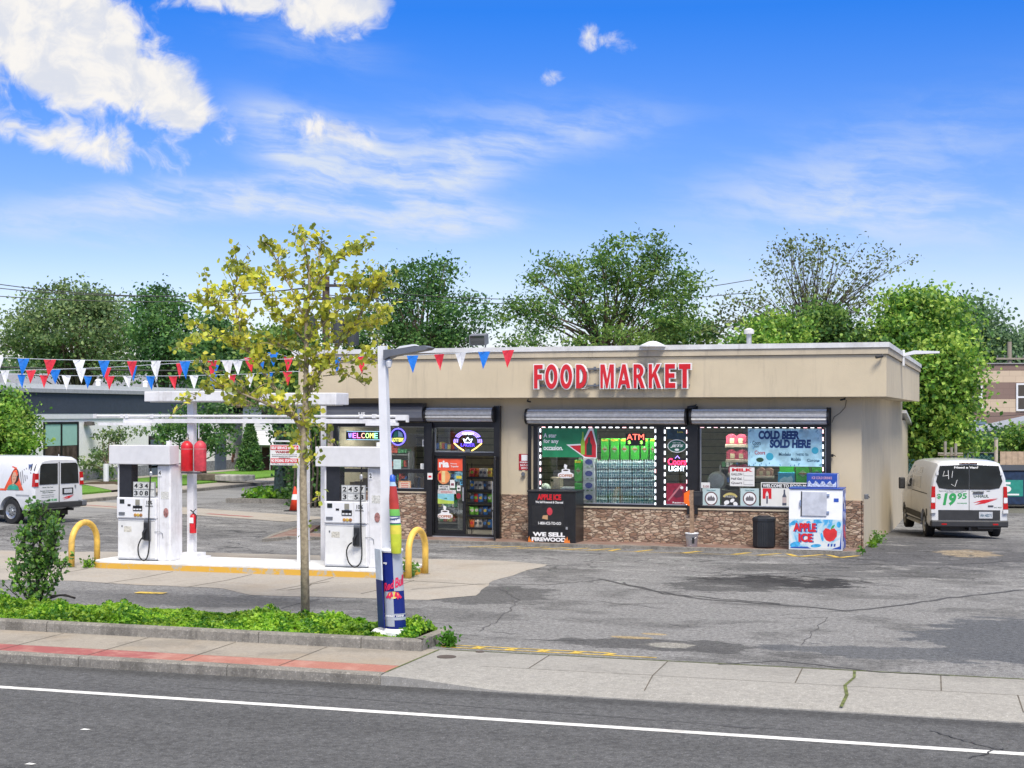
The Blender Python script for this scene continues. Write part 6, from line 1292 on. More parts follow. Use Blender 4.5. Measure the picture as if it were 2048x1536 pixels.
    mb = MB(); mb.box(W+.12, W+.2, .2, .28, 2.435, 2.52); mb.build('vent', whitec, t)
    MB().box(W+.035, W+.039, .0475, .0495, .06, 1.98).build('seam', greymet, t); MB().box(.03, W-.03, -.0165, -.0142, .835, .841).build('door_seam', greymet, t)
    MB().box(.10, .13, -.0185, -.0142, .70, .74).build('lock', greymet, t); MB().box(.16, .34, -.0165, -.0142, .60, .72).build('door_sticker', mat('sticker_worn', (.52, .50, .44), .7, var=.3, vs=30), t)
    MB().box(W+.08, W+.26, .0475, .0495, 1.30, 1.46).build('notice', mat('notice_worn', (.55, .55, .52), .6, var=.3, vs=40), t); MB().box(.0, W+.30, .04, .30, 2.0201, 2.0295).build('header_gasket', darkplastic, t)
    return t
p = Gd(235, 1120, .15); pump('4', 'white fuel pump numbered 4 beside the red tanks', (p.x, 27.7, .15), ('434 ', '308 '))
p = Gd(640, 1136, .15); pump('2', 'white fuel pump numbered 2 behind the leaning pole', (p.x, 27.72, .15), ('2457', '3 53'))
# canopy posts and beams
t = thing('canopy_frame', 'white steel frame of posts and beams over the pump island', 'canopy frame', (Gd(383, 1117, .15).x, 28.46, .15))
YP1 = 28.46; xp1, xp2 = XY(384, YP1), XY(607, YP1); zt = PY(384, 783, YP1).z
mb = MB(); mb.box(xp1-.075, xp1+.075, YP1-.075, YP1+.075, .28, zt); mb.build('post', white, t, world=True)
mb = MB(); mb.box(xp1-.30, xp1+.30, YP1-.28, YP1+.28, .15, .20); mb.box(xp1-.22, xp1+.22, YP1-.2, YP1+.2, .2001, .279); mb.build('post_base', white, t, world=True)
mb = MB(); mb.box(xp2-.10, xp2+.10, YP1-.10, YP1+.10, .15, zt-.05); mb.build('post', white, t, world=True)
xb0, xb1 = XY(245, 28.25), XY(790, 28.25); zb = PY(500, 842, 28.25).z
mb = MB(); mb.box(xb0, xb1, YP1-.18, YP1-.076-.004, zb-.045, zb+.045); mb.build('beam', white, t, world=True)
mb = MB(); mb.cyl((XY(185, 28.2), YP1-.16, zb+.10), (xb1+.1, YP1-.16, zb+.10), .028, 8); mb.build('conduit', white, t, world=True)
for a, b, z in ((195, 300, -.10), (730, 795, -.09)): MB().box(XY(a, 28.2), XY(b, 28.2), YP1-.24, YP1-.185, zb+z, zb+z+.06).build('light_tray', white, t, world=True)
mb = MB()
for q in (186, 240, 250, 300, 720, 745, 765): x = XY(q, 28.2); mb.box(x-.04, x+.04, YP1-.20, YP1-.12, zb+.06, zb+.145)
x = XY(812, 28.2); mb.box(xb1, x, YP1-.19, YP1-.13, zb+.02, zb+.13); mb.box(x-.03, x+.01, YP1-.2, YP1-.12, zb-.02, zb+.12); mb.build('bracket', white, t, world=True)
mb = MB(); mb.cyl((xp1+.22, YP1-.10, zb-.05), (xp1+.22, YP1-.10, 2.72), .012, 6); mb.build('tank_hanger', white, t, world=True)
# upper lamp boxes
for a, b, y0, y1, nm in ((303, 458, 783, 805, 'left'), (530, 684, 786, 812, 'right')):
    x0, x1 = XY(a, YP1), XY(b, YP1); z0, z1 = PY((a+b)/2, y1, YP1).z, PY((a+b)/2, y0, YP1).z
    mb = MB(); mb.bbox(x0, x1, YP1-.3, YP1+.35, z0+.02, z1, .015); bx = mb.build('lamp_box', white, t, world=True); MB().box(x0+.1, x1-.1, YP1-.22, YP1+.27, z0+.004, z0+.018).build('lens', mat('lens_pale', (.6, .62, .62), .3), bx, world=True)
xq = XY(647, 29.4); p = PY(647, 812, 29.4); t = thing('sign_post', 'slim white post behind the right fuel pump', 'post', (xq, 29.4, 0)); MB().box(-.045, .045, -.045, .045, 0, p.z).build('post', white, t); MB().box(-.1, .1, -.1, .1, 0, .02).build('base_plate', white, t)
# suppression tanks, extinguisher
for px, lb, m in ((374, 'bright red suppression tank, left one of the pair on the white post', red), (400.5, 'faded red suppression tank, right one of the pair on the white post', redfade)):
    p = PY(px, 943, YP1-.30); t = thing('red_tank', lb, 'tank', p, group='red tanks on the canopy post'); mb = MB(); mb.lathe([(.02, 0), (.12, .01), (.128, .03), (.13, .50), (.125, .56), (.09, .61), (.045, .645), (.02, .65)], n=22); mb.build('cylinder', m, t, smooth=True); MB().lathe([(.03, .645), (.035, .69), (.015, .72)], n=10).build('valve', mat('tank_brass', (.25, .22, .18), .5, .5), t); MB().lathe([(.1315, .47), (.1315, .485)], n=22).build('band', mat('tank_band', (.5, .2, .2), .5), t)
t = thing('tank_bracket', 'dark bracket holding the two red tanks to the post', 'bracket', (xp1, YP1-.1, PY(384, 943, YP1).z)); mb = MB(); mb.box(-.22, .30, -.16, -.02, -.035, -.004); mb.build('shelf', greymet, t); mb = MB(); mb.tube([(-.02, 0, .70), (.0, -.1, .82), (.06, -.14, .78)], .01, 6); mb.build('pipe', greymet, t)
p = PY(392.5, 1066, YP1-.05); t = thing('fire_extinguisher', 'red fire extinguisher hanging on the white post', 'extinguisher', (xp1+.10, YP1-.13, p.z)); mb = MB(); mb.lathe([(.02, 0), (.07, .005), (.073, .02), (.073, .33), (.055, .385), (.022, .41)], n=18); mb.build('cylinder', red, t, smooth=True)
mb = MB(); mb.tube([(0, 0, .41), (0, 0, .45), (-.06, 0, .49)], .014, 6); mb.tube([(0, 0, .45), (.07, 0, .52)], .009, 6); mb.build('handle', blackp, t); mb = MB(); mb.tube([(.02, -.02, .44), (.09, -.02, .38), (.08, -.02, .1)], .011, 6); mb.build('hose', rubber, t); mb = MB(); mb.box(-.05, .05, -.0765, -.0745, .22, .34); mb.build('label', whitec, t)
# warning sign on the second post
p0, p1 = PY(541, 930, 28.2), PY(598, 883, 28.2); t = thing('warning_sign', 'red and white self service island warning sign hanging left of the post', 'sign', (p0.x, 28.2, p0.z)); w, h = p1.x-p0.x, p1.z-p0.z
MB().box(0, w, -.012, 0, 0, h*.86).build('board', paper, t); mb = MB(); mb.box(-.01, w+.12, .02, .05, h*.98, h*1.04); mb.build('arm', white, t); mb = MB(); [mb.tube([(x, .01, h*1.0), (x, -.006, h*.84)], .008, 5) for x in (w*.17, w*.88)]; mb.build('hanger', greymet, t)
mb = MB(); mb.box(.01, w-.01, -.016, -.0125, h*.64, h*.83); mb.box(.01, w-.01, -.016, -.0125, h*.10, h*.28); mb.build('red_bar', txt_red, t)
mb = MB(); text_mb(mb, 'SELF SERVICE ISLAND', w*.04, w*.96, h*.67, h*.79, -.0165, .002, .04); text_mb(mb, 'NO SMOKING  STOP MOTOR', w*.04, w*.96, h*.13, h*.25, -.0165, .002, .04); mb.build('white_lettering', txt_white, t)
mb = MB(); text_mb(mb, 'WARNING', w*.18, w*.82, h*.50, h*.60, -.0125, .002, .05); mb.build('heading', mat('print_maroon', (.3, .02, .02), .5, var=0), t)
mb = MB(); text_mb(mb, 'It is unlawful and dangerous to', w*.06, w*.94, h*.42, h*.46, -.0125); text_mb(mb, 'dispense gasoline into unapproved', w*.06, w*.94, h*.35, h*.39, -.0125); text_mb(mb, 'containers', w*.3, w*.7, h*.29, h*.33, -.0125); text_mb(mb, 'No filling of portable containers', w*.06, w*.94, h*.03, h*.07, -.0125); mb.build('small_text', txt_black, t)
# traffic cone
t = thing('traffic_cone', 'orange traffic cone with a white collar beyond the young tree', 'cone', Gd(590, 1022)); mb = MB(); mb.lathe([(.19, .03), (.03, .80), (.022, .81)], n=20); mb.build('cone', mat('cone_orange', (.85, .06, .02), .5), t, smooth=True); MB().box(-.28, .28, -.28, .28, 0, .029).build('base', blackp, t); mb = MB(); mb.lathe([(.122, .38), (.084, .56), (.08, .56), (.1, .38)], n=20); mb.build('collar', whitec, t)

# ================================================================== LEANING LIGHT POLE WITH ADVERTS
pb = Gd(786, 1262, .15); pb = Vector((pb.x, 19.82, .10)); dpt = pb.x*fx_+pb.y*fy_
pt = C3(765, 692, dpt+.1)
t = thing('light_pole', 'white square light pole leaning to the left over the planter end', 'light pole', pb)
def lean(z): return pb.lerp(pt, (z-pb.z)/(pt.z-pb.z))-pb
sq = [(-.062, -.062), (.062, -.062), (.062, .062), (-.062, .062)]
mb = MB(); a, b = lean(pb.z+.05), lean(pt.z); k = .88
mb.add([(a.x+x*1.25, a.y+y*1.25, a.z) for x, y in sq]+[(b.x+x*k, b.y+y*k, b.z) for x, y in sq], [(3, 2, 1, 0), (4, 5, 6, 7), (0, 1, 5, 4), (1, 2, 6, 5), (2, 3, 7, 6), (3, 0, 4, 7)]); mb.build('pole', mat('pole_white', (.74, .75, .77), .4, var=.03, dirt=.08), t)
MB().lathe([(.30, 0), (.30, .05), (.26, .09), (.1, .10)], (.02, -.02, 0), 18).build('foundation', concrete_w, t)
hx = lean(pt.z-.12)+Vector((.09, 0, 0)); lh = MB(); lh.prism([(hx.x-.03, hx.z-.08), (hx.x+.08, hx.z-.03), (hx.x+.62, hx.z+.055), (hx.x+.66, hx.z+.085), (hx.x+.58, hx.z+.115), (hx.x+.15, hx.z+.07), (hx.x-.03, hx.z+.06)], hx.y-.13, hx.y+.13); hd = lh.build('lamp_head', greymet, t)
mb = MB(); mb.prism([(hx.x+.14, hx.z+.072), (hx.x+.45, hx.z+.115), (hx.x+.40, hx.z+.135), (hx.x+.2, hx.z+.11)], hx.y-.08, hx.y+.08); mb.build('driver_cover', whitec, hd)
q = lean(pt.z-.32); mb = MB(); mb.lathe([(.01, 0), (.035, .02), (.05, .09), (.03, .13)], (q.x+.11, q.y-.05, q.z), 12); mb.build('bulb', whitec, t); mb = MB(); mb.tube([(q.x+.11, q.y-.05, q.z+.12), (q.x+.10, q.y-.04, q.z+.2), (q.x+.03, q.y, q.z+.22)], .02, 6); mb.build('bulb_holder', greymet, t)
# tall drink can wrap: curved blue and silver shell, white cap, blue left panel
canb = C3(788, 1256, dpt-.28); t = thing('can_display', 'tall blue and silver energy drink can display wrapped round the pole foot', 'display', (canb.x, canb.y, .20))
yw = Matrix.Rotation(YAW*1.0, 3, 'Z')
def cl(x, y, z): v = yw @ Vector((x, y, 0)); return (v.x, v.y, z)
def shell(mb, a0, a1, z0, z1, r, n=10, off=0.0):
    vs = []
    rows = 8
    for j in range(rows+1):
        z = z0+(z1-z0)*j/rows; f = z/1.16; s = -.055*f+.012; rr_ = r*(1-.05*f)+off
        for i in range(n+1):
            a = a0+(a1-a0)*i/n; vs.append(cl(s+rr_*math.sin(a), .14-rr_*.85*math.cos(a), z))
    mb.add(vs, [(j*(n+1)+i, j*(n+1)+i+1, (j+1)*(n+1)+i+1, (j+1)*(n+1)+i) for j in range(rows) for i in range(n)]); return mb
m = MB(); shell(m, -1.25, 1.35, 0, 1.12, .155, 20); m.build('can', [mat('can_blue', (.012, .03, .23), .22, .35, var=.05)], t, smooth=True, fixn=False)
m = MB(); shell(m, .10, 1.3, .56, 1.10, .155, 10, .003); shell(m, -1.0, .0, .06, .55, .155, 10, .003); m.build('silver_panel', mat('can_silver', (.50, .55, .62), .25, .4, var=.05), t, smooth=True, fixn=False)
m = MB(); shell(m, -1.25, 1.34, .15, .19, .155, 16, .005); shell(m, -1.25, 1.34, .225, .24, .155, 16, .005); m.build('silver_band', mat('can_silver', (.5, .55, .62)), t, fixn=False)
def can_text(mb, s, a0, a1, z0, z1, off, rise=0.0, bold=.03):
    A, fs, asp = text_data(s, bold, .15); vs = []
    for (u, v, w_) in A:
        z = z0+v*(z1-z0)+rise*u; a = a0+(a1-a0)*u; f = z/1.16; sx = -.055*f+.012; r = .155*(1-.05*f)+off+w_*.003; vs.append(cl(sx+r*math.sin(a), .14-r*.85*math.cos(a), z))
    mb.add(vs, fs)
m = MB(); can_text(m, 'Red', -.95, .15, .545, .66, .004, .06); can_text(m, 'Bull', .2, 1.2, .60, .74, .006, .05); m.build('lettering', mat('can_red', (.62, .02, .08), .35), t, fixn=False)
def can_poly(pts, off, m, nm):
    mb = MB(); vs = []
    for (a, z) in pts: f = z/1.16; sx = -.055*f+.012; r = .155*(1-.05*f)+off; vs.append(cl(sx+r*math.sin(a), .14-r*.85*math.cos(a), z))
    mb.add(vs, [tuple(range(len(vs)))]); return mb.build(nm, m, t, fixn=False)
can_poly(ell(.05, .505, .42, .050, 18), .007, mat('emblem_yellow', (.75, .55, .12), .4), 'sun_emblem')
can_poly([(-.75, .47), (-.55, .50), (-.40, .54), (-.12, .55), (0, .49), (-.2, .47), (-.3, .44), (-.42, .47), (-.55, .45)], .0095, mat('can_red', (.6, .02, .08)), 'animal_emblem'); can_poly([(.85, .47), (.65, .50), (.50, .54), (.22, .55), (.10, .49), (.3, .47), (.4, .44), (.52, .47), (.65, .45)], .0095, mat('can_red', (.6, .02, .08)), 'animal_emblem')
m = MB(); can_text(m, 'ENERGY DRINK', -.9, 1.0, .195, .222, .004); can_text(m, 'energy', -.95, -.45, .93, .96, .004); m.build('small_lettering', txt_white, t, fixn=False)
vs = [cl(-.30, .30, 0.02), cl(-.17, .02, 0.02), cl(-.17-.055, .02, 1.10), cl(-.30-.07, .30, 1.10)]
mb = MB(); A_ = lambda f: [cl(-.125-.055*f*1.0, .03, 1.16*f), cl(-.225-.055*f, .22, 1.16*f), cl(-.24-.055*f, .21, 1.16*f), cl(-.14-.055*f, .02, 1.16*f)]
for nm, f0, f1, mm in (('left_panel_top', .61, .985, mat('can_pale', (.62, .68, .74), .35)), ('left_panel', .03, .608, mat('can_deep', (.010, .018, .15), .3))):
    a, b = A_(f0), A_(f1); MB().add(a+b, [(3, 2, 1, 0), (4, 5, 6, 7), (0, 1, 5, 4), (1, 2, 6, 5), (2, 3, 7, 6), (3, 0, 4, 7)]).build(nm, mm, t)
f = .97; mb = MB(); mb.add([cl(-.055*f+.012+r*math.cos(a), .14-r*.9*math.sin(a), z) for r, z in ((.155, 1.10), (.165, 1.125), (.15, 1.15), (.02, 1.16)) for a in [2*PI*i/20 for i in range(20)]], [(j*20+i, j*20+(i+1) % 20, (j+1)*20+(i+1) % 20, (j+1)*20+i) for j in range(3) for i in range(20)]); mb.build('can_lid', whitec, t)
mb = MB(); mb.add([cl(r*math.cos(a)+.03, .10-r*.9*math.sin(a), z) for r, z in ((.20, -.08), (.20, -.02), (.17, .02), (.15, .03)) for a in [2*PI*i/20 for i in range(20)]], [(j*20+i, j*20+(i+1) % 20, (j+1)*20+(i+1) % 20, (j+1)*20+i) for j in range(3) for i in range(20)]); mb.build('can_foot', concrete_w, t)
# bottle shaped board on the pole
def board_shape(name, lb, cat, pts, d, th, base_px):
    """outline given in photo pixels, stood up at its real distance"""
    o = C3(base_px[0], base_px[1], d); t = thing(name, lb, cat, o, YAW); s = d/FP
    return t, s, lambda P: [((x-base_px[0])*s, (base_px[1]-y)*s) for x, y in P]
t, s_, cv = board_shape('bottle_display', 'lemonade bottle shaped display with blue cap strapped to the light pole', 'display', None, dpt-.28, .02, (793, 1106))
def slab(P, m, nm, y, th, par=None): mb = MB(); mb.prism(cv(P), y-th, y); return mb.build(nm, m, par or t)
# rounded body in relief: built as half-round slices
def halfround(rows, m, nm, off=0.0):
    mb = MB(); vs = []; n = 10
    for (y, xl, xr) in rows:
        cx, r = (xl+xr)/2, (xr-xl)/2
        for i in range(n+1):
            a = PI*i/n; x = cx-r*math.cos(a); q = cv([(x, y)])[0]; vs.append((q[0], -(r*.75*math.sin(a))*s_-off*(1 if 0 < i < n else 0), q[1]))
    mb.add(vs, [(j*(n+1)+i, j*(n+1)+i+1, (j+1)*(n+1)+i+1, (j+1)*(n+1)+i) for j in range(len(rows)-1) for i in range(n)]); return mb.build(nm, m, t, smooth=True, fixn=False)
prof_b = [(1107, 784, 802), (1104, 782, 803), (1060, 780, 803), (1030, 779, 800), (1000, 778, 797), (975, 779, 793), (962, 780, 791)]
def at_(y):
    for (y0, l0, r0), (y1, l1, r1) in zip(prof_b, prof_b[1:]):
        if y1 <= y <= y0: f = (y0-y)/(y0-y1); return (y, l0+(l1-l0)*f, r0+(r1-r0)*f)
halfround([at_(y) for y in (1107, 1104, 1085, 1068)], mat('bot_lime', (.55, .62, .05), .3), 'lime_body'); halfround([at_(y) for y in (1068, 1060, 1050)], mat('bot_lemon', (.72, .64, .08), .3), 'lemon_band')
halfround([at_(y) for y in (1050, 1046)], mat('bot_green', (.10, .42, .08), .3), 'green_band')
halfround([at_(y) for y in (1046, 1032)], whitec, 'label_band', .003); halfround([at_(y) for y in (1032, 1018)], mat('bot_green2', (.16, .48, .10), .3), 'leaf_band'); halfround([at_(y) for y in (1018, 1000, 985, 972)], mat('bot_red', (.42, .04, .03), .25), 'red_neck')
halfround([(972, 779, 793), (963, 780, 790)], mat('bot_frost', (.45, .6, .75), .3), 'clear_neck'); halfround([(963, 779, 791), (951, 780, 789), (949, 783, 786)], mat('cap_blue', (.02, .10, .52), .35), 'cap')
mb = MB(); A, fs, asp = text_data('Snapple', .03, .1); vs = []
for (u, v, w_) in A:
    y = 1042-6*v-4*u; _, l, r = at_(y); c, R_ = (l+r)/2, (r-l)/2; a = PI*(.12+.76*u); x = c-R_*math.cos(a); q = cv([(x, y)])[0]; vs.append((q[0], -R_*.75*math.sin(a)*s_-.006-w_*.003, q[1]))
mb.add(vs, fs); mb.build('lettering', txt_navy, t, fixn=False)
halfround([at_(y) for y in (1047, 1045.5)], txt_navy, 'label_edge', .005); halfround([at_(y) for y in (1033, 1031.5)], txt_navy, 'label_edge', .005)
mb = MB(); q = cv([(781, 1107)])[0]; mb.box(-.10, .02, .0, .02, .15, .17); mb.box(-.10, .02, .0, .02, .85, .87); mb.build('strap', alu, t)
# thin banner sign behind the pole seen edge on
o = C3(774, 1093, dpt+.25); t = thing('slim_banner', 'thin red and white bottle shaped board on the far side of the light pole', 'display', o, YAW); s_ = (dpt+.25)/FP
cv2 = lambda P: [((x-774)*s_, (1093-y)*s_) for x, y in P]
for nm, P, m in (('base_stripe', [(769.5, 1093), (775, 1095), (775, 1080), (768.6, 1078)], txt_red), ('white_panel', [(768.6, 1077.6), (775, 1079.6), (774, 1035), (765.5, 1005), (765, 985), (770, 985), (773, 1000)], whitec), ('red_top', [(765, 984.6), (770, 984.6), (768, 950), (766.5, 940), (764.5, 960)], mat('banner_red', (.5, .05, .07), .5, var=.4, vs=25))):
    mb = MB(); mb.prism(cv2(P), -.01, .01); mb.build(nm, m, t)
mb = MB(); [mb.box(*[v for v in (cv2([(767.5, 0)])[0][0], cv2([(771, 0)])[0][0])], -.013, -.0105, (1093-y-9)*s_, (1093-y)*s_) for y in (1010, 1030, 1052)]; mb.build('mark', txt_black, t)

# ================================================================== BUNTING
flagm = {'B': mat('flag_blue', (.01, .17, .62), .45, var=.06), 'R': mat('flag_red', (.68, .03, .05), .45, var=.06), 'W': mat('flag_white', (.75, .76, .78), .5, var=.04)}
def bunting(lb, ends, pts, fw, fh, seed):
    """pts: (px, py, colour) of each pennant's top; depth runs linearly between the two ends"""
    rr = random.Random(seed); (xa, ya, da), (xb, yb, db) = ends
    dep = lambda px: 1/(1/da+(1/db-1/da)*(px-xa)/(xb-xa)) if False else da+(db-da)*(px-xa)/(xb-xa)
    t = thing('bunting', lb, 'bunting', C3(xa, ya, da), group='strings of pennants over the forecourt')
    line = sorted([(xa, ya)]+[(p[0], p[1]) for p in pts]+[(xb, yb)]); MB().tube([C3(x, y, dep(x)) for x, y in line], .006, 4).build('string', mat('string_pale', (.5, .55, .62), .7), t, world=True)
    for px, py, c in pts:
        d = dep(px); k = d/FP; w = fw*k*rr.uniform(.94, 1.04); h = fh*k*rr.uniform(.92, 1.06); tw = rr.uniform(-.5, .25); sw = rr.uniform(-.12, .16); cu = rr.uniform(-.05, .05)
        if fh < 0: pass
        R_ = Vector((math.cos(YAW+tw), math.sin(YAW+tw), 0)); N_ = Vector((-R_.y, R_.x, 0)); o = C3(px, py, d); vs = []; n = 5
        for i in range(n+1):
            f = i/n; ww = w/2*(1-f)
            for s in (-1, 0, 1): q = o+R_*(s*ww+sw*h*f*f)+N_*(cu*h*math.sin(f*3)+.02*(1-abs(s)))+Vector((0, 0, -h*f*(1-abs(sw)*.2))); vs.append(q)
        mb = MB(); mb.add(vs, [(i*3+a, i*3+a+1, (i+1)*3+a+1, (i+1)*3+a) for i in range(n) for a in (0, 1)]); o2 = mb.build('pennant', flagm[c], t, world=True, fixn=False); sd_ = o2.modifiers.new('s', 'SOLIDIFY'); sd_.thickness = .002
bunting('upper string of pennants running level from the left edge to the shop fascia', ((-60, 712, 27.5), (1026, 699, 36.4)), [(-4, 715, 'W'), (47, 717, 'B'), (100, 719, 'R'), (158, 720, 'W'), (208, 721, 'B'), (264, 722, 'R'), (312, 722, 'W'), (370, 722, 'B'), (424, 721, 'R'), (455, 721, 'W'), (617, 717, 'W'), (672, 715, 'B'), (722, 713, 'R'), (825, 711, 'B'), (878, 708, 'R'), (921, 706, 'W'), (968, 703, 'B'), (1016, 700, 'R')], 24, 36, 1)
bunting('lowest string of pennants hanging level in front of the low white building', ((-60, 747, 36), (600, 743, 33)), [(-10, 748, 'R'), (43, 749, 'B'), (88, 750, 'R'), (133, 751, 'W'), (176, 752, 'B'), (220, 752, 'R'), (255, 752, 'W'), (301, 752, 'B'), (346, 752, 'R'), (388, 751, 'W'), (425, 750, 'B'), (463, 749, 'R'), (500, 748, 'W'), (538, 745, 'B'), (575, 743, 'R')], 19, 28, 2)
bunting('middle string of pennants rising to the shop fascia corner', ((-60, 742, 32), (598, 700, 36.5)), [(10, 741, 'W'), (62, 740, 'R'), (110, 739, 'B'), (162, 737, 'W'), (212, 735, 'R'), (265, 732, 'B'), (311, 729, 'W'), (361, 726, 'R'), (430, 723, 'B'), (475, 722, 'W'), (499, 715, 'R'), (521, 719, 'B'), (546, 705, 'B'), (577, 714, 'R'), (592, 702, 'W')], 21, 30, 3)

# ================================================================== VANS
def van(lb, loc, rz, L, W, Hh, st, wheels_y, wr, low=False):
    """local frame: x to the right, y forward, rear bumper at y=0"""
    t = thing('cargo_van', lb, 'van', loc, rz, None)
    prof = []
    hw = W/2
    rng_y = st
    n = 0; mb = MB(); vs = []
    for (y, zb_, zs, zr, kb, kr) in st:
        wb, wr_ = hw*kb, hw*kr; zr_ = zr; m_ = zs+(zr_-zs)*.5
        ring = [(wb*.94, zb_), (wb*.995, zb_+.12), (wb, zb_+(zs-zb_)*.5), (wb*.99, zs), (wb*.99+(wr_-wb*.99)*.35, m_), (wr_, zr_-.16), (wr_-.05, zr_-.06), (wr_-.16, zr_-.01), (wr_*.4, zr_+.015)]
        full = [(x, z) for x, z in ring]+[(-x, z) for x, z in reversed(ring)]; n = len(full); vs += [(x, y, z) for x, z in full]
    S = len(st); mb.add(vs, [(j*n+i, j*n+(i+1) % n, (j+1)*n+(i+1) % n, (j+1)*n+i) for j in range(S-1) for i in range(n)]+[tuple(range(n)), tuple(range((S-1)*n, S*n))])
    body = mb.build('body', vanwhite, t)
    # wheel wells cut with a boolean
    for yw_ in wheels_y:
        for sx in (-1, 1):
            c = MB(); c.lathe([(wr+.10, sx*(hw-.34)), (wr+.10, sx*(hw+.1))], (0, yw_, wr-.02), 26, 'x'); co = c.build('cut', black); co.parent = t
            bm_ = body.modifiers.new('b', 'BOOLEAN'); bm_.operation = 'DIFFERENCE'; bm_.object = co; bm_.solver = 'EXACT'
            bpy.context.view_layer.update(); dg = bpy.context.evaluated_depsgraph_get(); me = bpy.data.meshes.new_from_object(body.evaluated_get(dg)); body.modifiers.clear(); body.data = me; bpy.data.objects.remove(co)
    smooth_angle(body, 32)
    def side(y, z):
        for a, b in zip(st, st[1:]):
            if a[0] <= y <= b[0]:
                f = (y-a[0])/(b[0]-a[0]); zb_, zs, zr_, kb, kr = [a[i]+(b[i]-a[i])*f for i in range(1, 6)]
        wb, w2 = hw*kb, hw*kr; m_ = zs+(zr_-zs)*.5; P = [(zb_, wb*.94), (zb_+.12, wb*.995), (zb_+(zs-zb_)*.5, wb), (zs, wb*.99), (m_, wb*.99+(w2-wb*.99)*.35), (zr_-.16, w2), (zr_, w2-.1)]
        for (z0, x0), (z1, x1) in zip(P, P[1:]):
            if z0 <= z <= z1: return x0+(x1-x0)*(z-z0)/(z1-z0)
        return P[0][1] if z < P[0][0] else P[-1][1]
    def patch(nm, sx, pts, m, off=.006, nz=5, par=None):
        """panel following the side: pts are (y, z) corners, subdivided vertically"""
        mb = MB(); (y0, z0), (y1, z0b), (y2, z1), (y3, z1b) = pts
        for k in range(nz):
            f0, f1 = k/nz, (k+1)/nz; q = []
            for (ya, za, yb_, zb2) in ((y0, z0, y3, z1b), (y1, z0b, y2, z1)): q.append([(ya+(yb_-ya)*f, za+(zb2-za)*f) for f in (f0, f1)])
            A, B = q; P = [A[0], B[0], B[1], A[1]]; mb.quad(*[(sx*(side(*p)+off), p[0], p[1]) for p in P])
        return mb.build(nm, m, par or t)
    wd = []
    for yw_ in wheels_y:
        for sx in (-1, 1):
            x1 = sx*(hw-.03); x0 = sx*(hw-.27); c = (0, yw_, wr)
            ty = MB(); ty.lathe([(wr*.55, x0), (wr*.93, x0), (wr, x0+sx*.03), (wr, x1-sx*.03), (wr*.93, x1), (wr*.62, x1), (wr*.6, x1-sx*.07)], c, 30, 'x'); tyo = ty.build('wheel', rubber, t)
            rm = MB(); rm.lathe([(wr*.58, x1-sx*.06), (wr*.605, x1-sx*.02), (wr*.60, x1+sx*.004), (wr*.55, x1-sx*.012), (wr*.42, x1-sx*.035), (wr*.20, x1-sx*.03), (wr*.16, x1+sx*.002), (.02, x1+sx*.004)], c, 26, 'x'); r = rm.build('rim', chrome, tyo)
            hs = MB(); [hs.lathe([(wr*.06, x1-sx*.031), (wr*.06, x1-sx*.026)], (0, yw_+wr*.33*math.cos(a), wr+wr*.33*math.sin(a)), 8, 'x') for a in [2*PI*i/8 for i in range(8)]]; hs.build('rim_hole', black, r)
    return t, body, side, patch, hw
# --- right van, rear to the camera
gzv = hgt(-1, 43)
st = [(0, .42, 1.25, 2.02, .955, .80), (.04, .36, 1.25, 2.08, .985, .835), (.14, .34, 1.25, 2.12, 1, .85), (1.2, .33, 1.25, 2.14, 1, .86), (2.6, .33, 1.25, 2.13, 1, .86), (3.7, .33, 1.24, 2.06, 1, .84), (4.05, .33, 1.22, 1.98, .995, .80), (4.55, .33, 1.18, 1.52, .985, .83), (4.72, .33, 1.08, 1.34, .97, .86), (5.15, .33, 1.0, 1.12, .93, .86), (5.45, .34, .8, .92, .82, .76), (5.53, .42, .7, .78, .74, .68)]
RL = Vector((-1.56, 42.4)); ph = math.radians(12.2); cw = 1.03
loc = Vector((RL.x+cw*math.cos(ph), RL.y+cw*math.sin(ph), gzv-.01))
t, body, side, patch, hw = van('white rental cargo van parked rear outward beside the shop, price on doors', loc, ph, 5.5, 2.08, 2.13, st, [1.05, 4.35], .345)
t['label'] = 'white rental cargo van with its rear to us, parked beside the shop side wall'
mb = MB(); mb.prism([(-.80, 1.40), (-.88, 1.58), (-.78, 2.0), (-.012, 2.03), (-.012, 1.36), (-.55, 1.36)], -.012, -.001); gl = mb.build('rear_window', carglass, t)
mb = MB(); mb.prism([(.80, 1.40), (.88, 1.58), (.78, 2.0), (.012, 2.03), (.012, 1.36), (.55, 1.36)], -.012, -.001); gr = mb.build('rear_window', carglass, t)
MB().box(-.008, .008, -.004, .002, .48, 2.04).build('door_seam', darkplastic, t)
mb = MB(); mb.bbox(-hw*.985, hw*.985, -.09, .16, .34, .52, .03); bp = mb.build('bumper', darkplastic, t); mb = MB(); mb.box(-.82, .82, -.006, -.0005, .525, .80); mb.build('lower_door_trim', darkplastic, t)
